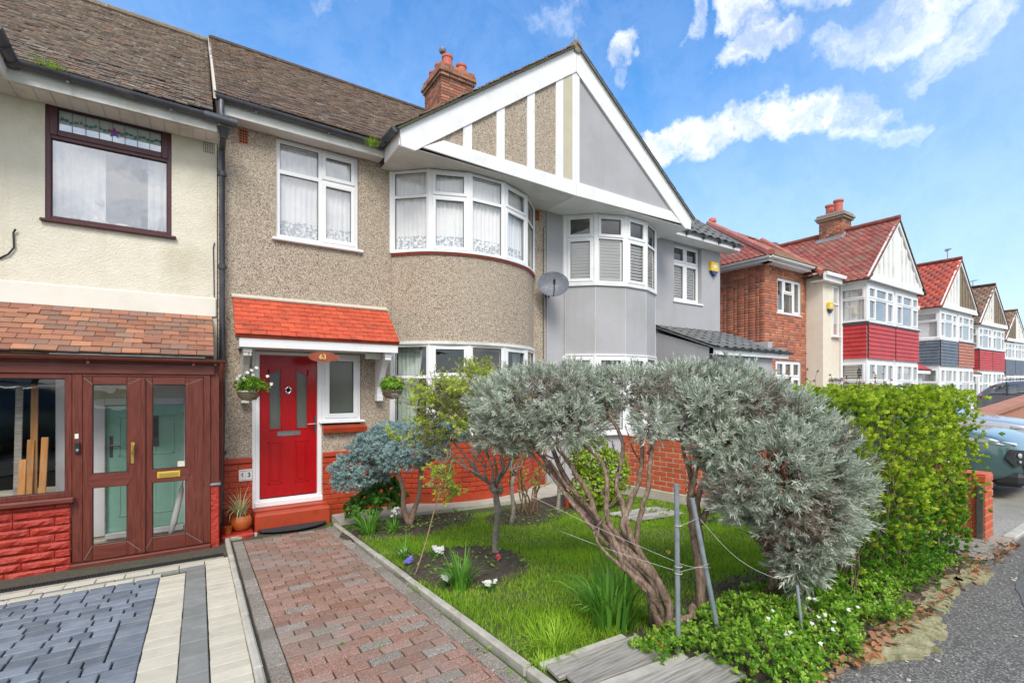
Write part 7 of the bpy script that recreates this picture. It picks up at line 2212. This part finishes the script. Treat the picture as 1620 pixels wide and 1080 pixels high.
def lawn(n):
    y = rng.uniform(1.75, 6.0, n * 2); x = rng.uniform(1.58, 5.85, n * 2)
    ok = np.ones(len(x), bool)
    for cx, cy, rx, ry in ((2.12, 4.05, .56, .60), (2.35, 5.95, .95, .50), (3.75, 5.38, .55, .40), (4.9, 5.6, .8, .7)):
        ok &= (((x - cx) / rx) ** 2 + ((y - cy) / ry) ** 2) > 1 - .25 * rng.random(len(x))
    ok &= ~((y < 2.15) & (x > 1.55) & (x < 2.35)); ok &= y < 6.15 - .18 * (x - 1.5)
    d = .549 * x + .836 * y
    ok &= rng.random(len(x)) < np.clip((4.6 / d) ** 1.2, .15, 1)
    patch = np.sin(x * 3.1 + 1) * np.cos(y * 2.7) + .5 * np.sin(x * 7 + y * 5)
    return x[ok][:n], y[ok][:n], patch[ok][:n]


x, y, pt = lawn(100000)
P = np.stack([x, y, gzv(y) - .004], 1); n = len(P)
D_ = np.stack([rng.normal(0, .28, n), rng.normal(0, .28, n), np.ones(n)], 1)
Fr = frames(D_); S_ = rng.uniform(.026, .058, n) * (1 + .22 * pt)
rr = np.clip(.5 + .22 * pt + rng.normal(0, .16, n), .01, .99)
o = scatter('lawn_grass', bl, blf, P, Fr, S_, 'grass_blade', None, rr); o['kind'] = 'stuff'

# ------------------------------------------------------------ ground cover along the front
gc_t, gc_f = rosette(6, .028, .019, (.5, 1.35), .03, stem=.03)
n = 9000
x = rng.uniform(2.12, 5.6, n); y = 1.16 + rng.random(n) ** 1.1 * .85
hgt = np.clip(.22 - .06 * np.abs(x - 3.1) - .22 * np.abs(y - 1.5), .03, .3) * (1 + .3 * np.sin(x * 8) * np.cos(y * 9))
keep = (np.sin(x * 11 + 1) * np.cos(y * 13) + rng.normal(size=n) * .6 > -.75) & ~((x < 2.35) & (y < 1.75)) & ((x < 4.0) | (y > 1.34)) & ((x < 3.2) | (y > 1.22 + .05 * np.sin(x * 6))) & (y > 1.14 + .05 * np.sin(x * 5))
x, y, hgt = x[keep], y[keep], hgt[keep]; n = len(x)
P = np.stack([x, y, gzv(y) + hgt * rng.random(n) ** .6], 1)
o = scatter('ground_cover', gc_t, gc_f, P, frames(mixdir(np.tile(V3(-.2, -.5, .8), (n, 1)), .3, .5)), rng.uniform(.5, 1.1, n), 'ground_leaf', None); o['kind'] = 'stuff'
P = np.stack([rng.uniform(2.6, 3.3, 14), rng.uniform(1.2, 1.5, 14), rng.uniform(.2, .3, 14)], 1)
pt_, pf_ = rosette(6, .016, .012, (.9, 1.4)); o = scatter('white_blossoms', pt_, pf_, P, frames(mixdir(np.tile(V3(-.3, -.5, .8), (14, 1)), .1, .2)), 1.0, 'petal_white', None); o['kind'] = 'stuff'
# dead leaves along the pavement edge, twigs
dl_t = np.array([[0, 0, 0], [-.34, .30, .10], [-.20, .75, .16], [0, 1, .05], [.22, .72, .18], [.36, .30, .12]]); dl_f = np.array([[0, 1, 2, 3], [0, 3, 4, 5]])
n = 420
x = np.concatenate([rng.uniform(2.5, 6.6, 300), rng.normal(3.35, .35, 120)]); y = np.concatenate([1.14 + np.abs(rng.normal(0, .09, 300)), 1.12 + np.abs(rng.normal(0, .10, 120))])
P = np.stack([x, y, .012 + rng.random(n) * .05], 1)
Fr = frames(np.stack([rng.normal(0, .5, n), rng.normal(0, .5, n), np.ones(n)], 1))
o = scatter('dead_leaves', dl_t, dl_f, P, Fr, rng.uniform(.02, .065, n), 'dead_leaf', None); o['kind'] = 'stuff'
b = MB()
for i in range(160):
    px, py = random.uniform(2.6, 6.4), random.uniform(1.15, 1.5); a = random.uniform(0, 6.28); l = random.uniform(.05, .16)
    stems(b, (px, py, random.uniform(.02, .08)), (px + math.cos(a) * l, py + math.sin(a) * l, random.uniform(.03, .14)), .002, .001, 3, .01, sides=4)
b.build('fallen_twigs', 'twig', None, stuff=True)
# pebbles and specks on the pavement
b = MB()
for i in range(260):
    px, py = random.uniform(2.2, 9.5), random.uniform(-.6, 1.2); s_ = random.uniform(.003, .009) * (2 if random.random() < .05 else 1)
    if abs(random.gauss(0, 1)) < .4: py = 1.05 + random.uniform(-.2, .12)
    b.rbox(-s_, s_, -s_ * .7, s_ * .7, 0, s_ * .8, s_ * .3, Matrix.Translation((px, py, .004)) @ Matrix.Rotation(random.uniform(0, 3), 4, 'Z'))
b.build('grit', 'kerb_concrete', None, stuff=True)
# mossy broken kerb slabs at the back of the pavement
for pts, lab in (([(3.10, 1.22), (3.45, 1.24), (3.9, 1.26), (4.2, 1.22), (4.10, 1.09), (3.92, 1.0), (3.80, .97), (3.74, 1.05), (3.62, .96), (3.42, .99), (3.30, 1.07), (3.12, 1.10)], 'largest mossy concrete patch at the pavement edge, below the hedge'),
                 ([(4.22, 1.27), (4.75, 1.30), (5.2, 1.28), (5.0, 1.17), (4.7, 1.14), (4.5, 1.12), (4.25, 1.10)], 'long thin strip of mossy concrete between the largest patch and the pier'),
                 ([(5.0, 1.24), (5.35, 1.28), (5.6, 1.24), (5.45, 1.10), (5.15, 1.08)], 'small rounded mossy concrete patch nearest the brick pier')):
    pts = jag(pts, .045, .011, len(lab))
    b = MB(); b.slab([(px, py, .022) for px, py in pts], (0, 0, 1), .03); struct(b.build('broken_kerb', 'mossy_concrete'))
b = MB(); b.rbox(6.95, 9.4, 1.24, 1.34, -.05, .02, .01, Matrix.Translation((0, 0, 0))); struct(b.build('crossover_kerb', 'kerb_concrete'))
# tufts in the gutters
for (p0, p1, n, lab, L_) in (((-1.50, 6.86, 4.885), (-1.15, 6.88, 4.885), 130, 'bright green grass growing in the gutter of the cream house', .11), ((1.98, 6.87, 5.07), (2.20, 6.87, 5.07), 150, 'bright green tuft growing in the gutter corner by the gable', .10)):
    t_ = None; V = []
    b0 = blades('gutter_grass', ((p0[0] + p1[0]) / 2, p0[1], p0[2] - .02), n, L_, .006, 1.2, 'gutter_grass', None, rad=(p1[0] - p0[0]) * .5, droop=.6); tag(b0, lab, 'grass tuft')
# weeds between the pavers
P = np.stack([rng.uniform(.45, 1.5, 60), rng.uniform(2.2, 6.5, 60), np.zeros(60)], 1); P[:30, 0] = rng.normal(1.46, .03, 30); P[:, 2] = gzv(P[:, 1]) + .004
o = scatter('path_weeds', hr_t * .3, hr_f, P, frames(mixdir(np.tile(UPV, (60, 1)), .5, .3)), rng.uniform(.4, 1.0, 60), 'ground_leaf', None); o['kind'] = 'stuff'

# ============================================================ garden walls, posts, planks
W0, W1 = Vector((6.05, 5.75, 0)), Vector((6.72, 1.70, 0))
gw = thing('garden_wall', 'low red brick boundary wall topped with upright bricks, behind the lavender', 'wall', (6.3, 3.6, 0))
wd = (W1 - W0).normalized(); wn = Vector((wd.y, -wd.x, 0))     # wn faces the garden
if wn.x > 0: wn = -wn
WL = (W1 - W0).length; zt = .72
Mw = Matrix(((wd.x, -wn.x, 0, W0.x), (wd.y, -wn.y, 0, W0.y), (0, 0, 1, 0), (0, 0, 0, 1)))
b = MB(); b.box(0, WL, .012, .20, -.6, zt, Mw); b.build('wall_core', 'mortar', gw)
b = MB(); b.rbox(0, WL, -.03, .01, -.6, -.10, .01, Mw); b.build('footing', 'wall_footing', gw)
P0 = W0 + wn * -.012
brick_plane(gw, (P0.x, P0.y, -.10), wd, WL, .70, m='garden_brick', limit=220, N=wn, depth=.008, joint=.015, bh=.064)
me = MB().rbox(-.0325, .0325, -.014, .01, -.055, .055, .004, rnd=0).mesh('brick', 'garden_brick')
k = .04
while k < WL:
    p = W0 + wd * k + Vector((0, 0, zt - .055)); o = link('brick', me, gw); o.matrix_basis = Matrix(((wd.x, -wn.x, 0, p.x - wn.x * .012), (wd.y, -wn.y, 0, p.y - wn.y * .012), (0, 0, 1, p.z), (0, 0, 0, 1))); k += .075
b = MB(); b.rbox(0, WL, -.015, .23, zt + .001, zt + .022, .006, Mw); b.build('coping', 'mortar', gw)

pr = thing('brick_pier', 'red brick pier with a metal strap at the pavement end of the hedge', 'gate pier', (6.8, 1.55, 0))
b = MB(); b.box(6.682, 6.92, 1.412, 1.83, -.2, .645); b.build('pier_core', 'mortar_yellow', pr)
z = 0; r = 0
for r in range(8):
    z0 = .005 + r * .0815
    last = r == 7
    rows = ((1.40, 1.505), (1.515, 1.73), (1.74, 1.84)) if r % 2 else ((1.40, 1.615), (1.625, 1.84))
    for a, c in rows:
        b = MB(); b.rbox(6.668, 6.77, a, c, z0, z0 + .070, .006); b.build('brick', 'garden_brick', pr)
    for a, c in (((6.775, 6.93),) if r % 2 == 0 else ((6.78, 6.93),)):
        b = MB(); b.rbox(a, c, 1.40, 1.50, z0 + .001, z0 + .071, .006); b.build('brick', 'garden_brick', pr)
b = MB(); b.rbox(6.675, 6.925, 1.405, 1.835, .648, .662, .004); b.build('pier_top', 'garden_brick', pr)
b = MB(); b.rbox(6.635, 6.645, 1.415, 1.465, -.02, .56, .002); b.rbox(6.645, 6.660, 1.455, 1.465, -.02, .56, .002); b.rbox(6.645, 6.66, 1.415, 1.425, -.02, .56, .002); b.build('metal_strap', 'strap_metal', pr)

ow = thing('terracotta_wall', 'brown garden wall with a sloping coping beyond the teal car at the right edge', 'wall', (18, 3.4, 0))
b = MB(); b.prism([(16.4, -.4), (16.4, .88), (21.5, 1.22), (21.5, -.4)], 3.3, 3.6); b.build('wall', 'orange_wall', ow)
b = MB(); b.prism([(16.2, .86), (16.3, .96), (21.7, 1.32), (21.7, 1.22)], 3.22, 3.68); b.build('coping', 'orange_wall', ow)

def aerial(x, y, z, label, rot=0, s=1.0):
    t = thing('television_aerial', label, 'aerial', (x, y, z))
    b = MB(); b.tube([(x, y, z), (x, y, z + 1.1 * s)], .018, 6); b.build('mast', 'galvanised', t)
    b = MB(); d = Vector((math.cos(rot), math.sin(rot), 0)); n_ = Vector((-d.y, d.x, 0)); c = Vector((x, y, z + 1.05 * s))
    b.tube([c - d * .45 * s, c + d * .45 * s], .012, 5)
    for i in range(7): q = c + d * (-.42 + .14 * i) * s; l = (.22 - .018 * i) * s; b.tube([q - n_ * l, q + n_ * l], .007, 4)
    b.build('antenna', 'galvanised', t)


aerial(27.1, 6.9, 6.9, 'thin television aerial on the bright red far roof', .4, .55)
aerial(35.6, 8.0, 6.8, 'thin television aerial on the furthest brown roof', 1.0, .55)
for k, (p, q, r, lab) in enumerate((((2.35, 1.80, -.05), (2.345, 1.81, .98), .0145, 'vertical galvanised steel post in front of the leaning lavender trunk'), ((2.68, 1.74, -.05), (2.56, 1.86, .86), .0150, 'leaning galvanised steel post, right of the vertical one'),
                                 ((3.02, 1.42, -.03), (3.06, 1.48, .34), .009, 'short thin steel rod under the dry hanging lavender strands'))):
    b = MB(); b.tube([p, ((p[0] + q[0]) / 2, (p[1] + q[1]) / 2, (p[2] + q[2]) / 2), q], r, 12); tag(b.build('steel_post', 'galvanised', None, smooth=40), lab, 'post', 'steel posts at the garden front')
b = MB()
for a, c, s_ in (((2.35, 1.79, .74), (2.59, 1.83, .74), 0), ((1.95, 2.9, .80), (2.35, 1.79, .52), .01), ((2.35, 1.79, .52), (2.63, 1.78, .44), .01), ((2.1, 2.6, .55), (2.35, 1.79, .47), .01), ((2.6, 1.83, .73), (2.95, 1.55, .38), .06), ((2.95, 1.55, .38), (3.2, 1.5, .40), .01), ((2.35, 1.79, .47), (2.64, 1.79, .46), .0)):
    stems(b, a, c, .0013, .0013, 8, .004, sag=s_, sides=5)
for z in (.74, .50, .46): b.tube([(2.35 + .021 * math.cos(a), 1.80 + .021 * math.sin(a), z) for a in [i * .7 for i in range(10)]], .0022, 5)
tag(b.build('tying_wire', 'wire', None, smooth=True), 'thin pale wires strung between the steel posts and the lavender trunk', 'wire')
# planks at the front
PLK = [(1.60, 2.22, 2.115, .055, .0, 'kerb_concrete', 'narrow whitish plank at the back of the grey planks by the path'), (1.60, 2.27, 2.01, .135, .008, 'plank_wood', 'wide grey plank second from the lawn'),
       (1.63, 2.26, 1.872, .130, .010, 'plank_wood', 'wide grey plank third from the lawn'), (1.70, 2.33, 1.755, .080, .0, 'kerb_concrete', 'pale plank between the two groups of grey planks'),
       (1.80, 2.42, 1.645, .125, .012, 'plank_wood', 'grey plank nearest the camera, set further right'), (1.80, 2.40, 1.51, .13, .010, 'plank_wood', 'grey plank at the very bottom edge of the picture')]
for x0, x1, y, w, dz, mm, lab in PLK:
    b = MB(); b.rbox(x0 - 2, x1 - 2, -w / 2, w / 2, -.022, 0, .003)
    o = b.build('plank', mm, None); o.location = (2, y, gz(y) + .035 + dz); o.rotation_euler = (random.uniform(-.02, .02), random.uniform(-.015, .015), R(-4) + random.uniform(-.015, .015))
    tag(o, lab, 'plank', 'planks lying at the garden front')
for k, y in enumerate((4.52, 4.38, 4.24, 4.10)):
    b = MB(); b.rbox(-.42 + .03 * (k % 2), .42, -.052, .052, -.02, 0, .003); o = b.build('plank', 'plank_wood' if k % 2 else 'kerb_concrete', None); o.location = (4.98 - k * .02, y, gz(y) + .04 + .008 * (k % 2)); o.rotation_euler = (.01, 0, R(-8))
    tag(o, ('furthest', 'second furthest', 'second nearest', 'nearest')[k] + ' of the four weathered planks lying by the low brick wall', 'plank', 'planks by the brick wall')
b = MB(); b.rbox(-.09, .09, -.06, .06, 0, .03, .01); o = b.build('brick_rubble', 'garden_brick', None); o.location = (2.33, 1.92, .0); o.rotation_euler = (0, .1, .6); tag(o, 'loose red brick beside the planks and the steel post', 'brick')
b = MB(); b.lathe([(.03, 0), (.034, .05), (.034, .16), (.014, .20), (.013, .25)], 12, (4.42, 5.28, -.18)); b = b.build('bottle', 'red_brick_paint', None, smooth=40); tag(b, 'red bottle shaped lantern among the rose stems before the bay', 'lantern')

# door mat, plant pot, baskets
n = 30; b = MB(); pts = [(.63, 6.915)] + [(1.045 - .415 * math.cos(math.pi * i / n), 6.90 - .26 * math.sin(math.pi * i / n)) for i in range(n + 1)] + [(1.46, 6.915)]
b.slab([(px, py, gz(py) + .024) for px, py in pts], (0, 0, 1), .014); tag(b.build('door_mat', 'rubber_mat', None), 'half round black rubber mat at the foot of the red step', 'mat')
pot = thing('plant_pot', 'glazed orange round pot with a spider plant beside the red step', 'plant pot', (.45, 6.97, -.265))
b = MB(); b.lathe([(.07, 0), (.10, .02), (.125, .08), (.125, .13), (.105, .17), (.10, .185), (.09, .18), (.085, .15), (.0, .15)], 24, (.45, 6.97, -.265)); b.build('pot', 'glazed_pot', pot, smooth=40)
blades('spider_plant', (.45, 6.97, -.11), 60, .42, .014, 1.5, 'spider_leaf', pot, rad=.06, droop=1.1)
b = MB(); b.lathe([(.04, 0), (.05, .08), (.055, .085)], 14, (.30, 6.88, -.265)); tag(b.build('small_pot', 'glazed_pot', None, smooth=40), 'small low pot beside the foot of the black downpipe', 'plant pot')


def basket(x, y, z, label, flowers_, r=.13, mleaf='rose_leaf', hang=.5):
    t = thing('hanging_basket', label, 'hanging basket', (x, y, z), 0, 'hanging baskets by the red door')
    b = MB(); b.lathe([(.02, -r * .82), (r * .55, -r * .7), (r * .86, -r * .4), (r, 0), (r * .93, 0), (r * .8, -.02)], 22, (x, y, z)); bk = b.build('basket', 'basket_wicker', t, smooth=40)
    w = MB()
    for k in range(5): w.tube([(x + (r + .004) * math.cos(a) * (1 - .09 * k), y + (r + .004) * math.sin(a) * (1 - .09 * k), z - r * .17 * k) for a in [i * .42 for i in range(16)]], .006, 5)
    w.build('wicker_ring', 'basket_wicker', bk)
    c = MB()
    for k in range(3):
        a = 2.1 * k + .5; c.tube([(x + r * math.cos(a), y + r * math.sin(a), z), (x, y, z + hang)], .0018, 4)
    c.build('chain', 'strap_metal', t)
    P, N_ = shells([((x, y, z + .08), (r * 1.15, r * 1.1, .13)), ((x + (.12 if flowers_ else -.02), y, z + .05), (r * .8, r * .8, .10))], 1900, thick=.7, lower=-.5)
    lt, lf = rosette(5, .034, .020, (.3, 1.4), .03); scatter('foliage', lt, lf, P, frames(mixdir(N_, .5, .5)), rng.uniform(.6, 1.1, len(P)), mleaf, t)
    if flowers_:
        F_ = np.array([(x - .10, y - .05, z + .20), (x - .02, y - .08, z + .24), (x + .04, y - .05, z + .22), (x + .02, y - .08, z + .27), (x - .13, y - .06, z + .17), (x + .20, y - .05, z + .20), (x + .24, y - .07, z + .10), (x + .08, y - .06, z + .30), (x - .06, y - .08, z + .17)])
        pt, pf = rosette(9, .028, .012, (1.3, 1.5))
        for q in F_: scatter('daisy', pt, pf, q[None], frames(mixdir(V3(-.1, -1, .4)[None], .1, .2)), 1.0, 'petal_white', t)
        P = rng.normal(size=(40, 3)) * V3(.035, .03, .03) + V3(x + .12, y - .06, z + .03); scatter('red_flowers', pt, pf, P, frames(rng.normal(size=P.shape) + V3(0, -1, .3)), .6, 'petal_red', t)
    return t


basket(.515, 6.70, 1.485, 'hanging basket with white daisies left of the red door', True, mleaf='ground_leaf')
basket(2.33, 6.70, 1.495, 'green leaved hanging basket on the right bracket of the canopy', False, mleaf='ground_leaf', r=.145)


# ============================================================ cars
def make_car(label, paint, scale=1.0):
    t = thing('parked_car', label, 'car')
    st = [(-2.27, .58, .36, .66, .68, .50), (-2.20, .74, .27, .76, .80, .64), (-2.02, .86, .22, .86, .925, .74), (-1.65, .915, .22, .94, 1.0, .78), (-1.2, .93, .22, .99, 1.05, .80), (-.92, .935, .22, 1.02, 1.10, .78),
          (-.50, .935, .22, 1.04, 1.38, .68), (-.15, .935, .22, 1.05, 1.56, .66), (.4, .935, .22, 1.06, 1.63, .67), (1.1, .935, .22, 1.07, 1.62, .66), (1.65, .93, .22, 1.09, 1.55, .63), (2.0, .90, .24, 1.09, 1.28, .66), (2.17, .86, .30, 1.02, 1.08, .68), (2.25, .78, .38, .80, .84, .6)]
    V = []; F = []; mi = []
    for (y, w, zb, bl_, zt, wt) in st:
        half = [(w * .90, zb), (w * .98, zb + .12), (w, .60), (w * .985, (.60 + bl_) / 2 + .06), (w * .955, bl_), (wt + .06, zt - .06 if zt - bl_ > .15 else zt - .02), (wt * .75, zt), (0, zt + .012)]
        ring = [(-a, b_) for a, b_ in half] + [(a, b_) for a, b_ in half[-2::-1]]
        V += [(a, y, b_) for a, b_ in ring]
    n = 15
    for i in range(len(st) - 1):
        for j in range(n - 1):
            F.append((i * n + j, i * n + j + 1, (i + 1) * n + j + 1, (i + 1) * n + j))
            side = j in (4, n - 6); topf = 4 < j < n - 6
            g = 0
            if side and 6 <= i <= 9: g = 1
            if (topf or side) and i in (5, 6) and (topf or i == 6): g = 1 if topf and i == 5 or topf and i == 6 else g
            if topf and i == 10: g = 1
            mi.append(g)
        F.append((i * n + n - 1, i * n, (i + 1) * n, (i + 1) * n + n - 1)); mi.append(0)
    F.append(tuple(range(n))); mi.append(0); F.append(tuple((len(st) - 1) * n + k for k in range(n - 1, -1, -1))); mi.append(0)
    b = MB(); b.v = V; b.f = F; b.mi = mi; b.r = [0] * len(F)
    me = b.mesh('body', [paint, 'glass_car'])
    tmp = bpy.data.objects.new('tmp', me); COL.objects.link(tmp); md = tmp.modifiers.new('s', 'SUBSURF'); md.levels = 2; md.render_levels = 2
    ev = tmp.evaluated_get(bpy.context.evaluated_depsgraph_get()).to_mesh()
    vs = [tuple(v.co) for v in ev.vertices]; fs = [(tuple(p.vertices), p.material_index) for p in ev.polygons]
    COL.objects.unlink(tmp); bpy.data.objects.remove(tmp)
    for k, nm, mm in ((0, 'body', paint), (1, 'window', 'glass_car')):
        idx = {}; vv = []; ff = []
        for f, m_ in fs:
            if m_ != k: continue
            q = []
            for i in f:
                if i not in idx: idx[i] = len(vv); vv.append(vs[i])
                q.append(idx[i])
            ff.append(tuple(q))
        bb = MB(); bb.v = vv; bb.f = ff; bb.r = [0] * len(ff); bb.mi = [0] * len(ff); o = bb.build(nm, mm, t, smooth=True)
    for sx in (-1, 1):
        b = MB()   # pillars and glass trims
        for y, yy in ((.32, .28), (1.25, 1.30)): b.tube([(sx * .905, y, 1.06), (sx * .86, (y + yy) / 2, 1.30), (sx * .735, yy, 1.57)], .025, 6)
        b.tube([(sx * .912, -.55, 1.055), (sx * .915, .6, 1.075), (sx * .90, 1.75, 1.10)], .012, 6); b.build('window_trim', 'car_trim', t)
        b = MB(); b.tube([(sx * .55, -.1, 1.66), (sx * .56, .5, 1.70), (sx * .55, 1.6, 1.66)], .015, 6); b.build('roof_rail', 'car_trim', t)
        b = MB(); b.rbox(sx * .90, sx * 1.06, -.78, -.62, 1.04, 1.17, .04); b.build('mirror', paint, t)
        b = MB()
        for y in (.12, 1.05): b.rbox(sx * .935, sx * .965, y, y + .2, .90, .93, .008)
        b.build('door_handle', paint, t)
        for y in (-1.38, 1.35):
            b = MB(); rp = [(y + .44 * math.cos(a), .36 + .44 * math.sin(a)) for a in [math.pi * i / 16 for i in range(17)]] + [(y - .44, .20), (y - .36, .20)] + [(y + .36 * math.cos(a), .36 + .36 * math.sin(a)) for a in [math.pi - math.pi * i / 16 for i in range(17)]] + [(y + .36, .20), (y + .44, .20)]
            Mx = Matrix(((0, 1, 0, 0), (1, 0, 0, 0), (0, 0, 1, 0), (0, 0, 0, 1))); b.prism(rp, sx * .90, sx * .955, Mx); b.build('wheel_arch', 'car_trim', t)
            b = MB(); Mz = Matrix.Translation((sx * .82, y, .34)) @ Matrix.Rotation(R(90) * sx, 4, 'Y')
            b.lathe([(.0, -.1), (.33, -.1), (.345, -.06), (.345, .10), (.33, .13), (.25, .135), (.24, .11)], 28, M=Mz); wh = b.build('wheel', 'tyre', t, smooth=40)
            b = MB(); b.lathe([(.24, .115), (.235, .125), (.06, .10), (.05, .13), (.0, .135)], 20, M=Mz)
            for k in range(5):
                a = 1.2566 * k; b.box(.05, .235, -.03, .03, .11, .14, Mz @ Matrix.Rotation(a, 4, 'Z'))
            b.build('rim', 'alloy', wh)
            b = MB(); b.lathe([(.0, .05), (.36, .05), (.36, .075), (0, .075)], 20, M=Mz @ Matrix.Translation((0, 0, -.02))); b.build('wheel_well', 'dark_hole', t)
        # slim lamp, lower lamp unit, sill
        b = MB(); b.slab([(sx * .60, -2.215, .80), (sx * .80, -2.10, .83), (sx * .915, -1.80, .88), (sx * .905, -1.80, .835), (sx * .80, -2.125, .78), (sx * .62, -2.23, .765)], (sx * .5, -.8, .1), .03); b.build('headlight', 'lamp_lens', t)
        b = MB(); b.slab([(sx * .60, -2.285, .70), (sx * .78, -2.20, .72), (sx * .82, -2.15, .60), (sx * .74, -2.215, .48), (sx * .60, -2.285, .52)], (sx * .5, -.85, .1), .03); fo = b.build('lower_lamp', 'lamp_dark', t)
        for dx, dz, lr in ((.69, .635, .034), (.70, .55, .018)):
            b = MB(); b.lathe([(lr, 0), (lr * .9, .008), (.0, .010)], 14, M=Matrix.Translation((sx * dx, -2.255, dz)) @ Matrix.Rotation(R(90), 4, 'X') @ Matrix.Rotation(sx * .4, 4, 'Y')); b.build('lamp', 'lamp_lens', fo)
        b = MB(); b.rbox(sx * .92, sx * .95, -.95, .95, .20, .33, .01); b.build('sill', 'car_trim', t)
        b = MB(); b.slab([(sx * .45, 2.24, .95), (sx * .80, 2.19, .97), (sx * .885, 2.0, 1.0), (sx * .885, 2.0, .90), (sx * .80, 2.22, .86), (sx * .45, 2.27, .85)], (sx * .4, .9, .1), .03); b.build('tail_light', 'petal_red', t)
    b = MB(); b.rbox(-.60, .60, -2.30, -2.22, .44, .70, .02)
    for i in range(6): b.rbox(-.58, .58, -2.31, -2.29, .46 + i * .04, .475 + i * .04, .004)
    b.build('grille', 'lamp_dark', t)
    b = MB(); b.rbox(-.74, .74, -2.29, -1.95, .20, .40, .06); b.rbox(-.80, .80, 2.05, 2.28, .24, .42, .03); b.build('bumper', 'car_trim', t)
    b = MB(); b.rbox(-.26, .26, -2.325, -2.312, .40, .51, .004); b.build('number_plate', 'ceramic', t)
    return t


car1 = make_car('teal green family car with its nose to the pavement beyond the brick pier', 'car_teal')
car1.location = (10.05, 3.85, gz(3.85) - .0); car1.rotation_euler = (math.atan(-.05), 0, 0)
car2 = copy_tree(car1, loc=(27.6, 3.75, .18), rotz=0, label='dark grey family car parked at the far right before the slate bay house')
car2.rotation_euler = (0, 0, 0)
car3 = copy_tree(car1, loc=(14.6, 4.3, -.12), rotz=0, label='silver car whose pale roof shows over the hedge in front of the cream wing')
car4 = copy_tree(car1, loc=(-3.2, -3.1, 0), rotz=R(90), label='dark teal car parked at the kerb across the pavement behind the camera')
car2.location.x = 27.6
for c, p in ((car2, 'car_grey'), (car3, 'car_silver'), (car4, 'car_teal')):
    for o in [q for q in bpy.data.objects if q.parent == c and q.data.materials[0].name == 'car_teal']:
        o.data = o.data.copy(); o.data.materials[0] = MATS[p]
car1['group'] = 'parked cars'
for c in (car2, car3, car4): c['group'] = 'parked cars'
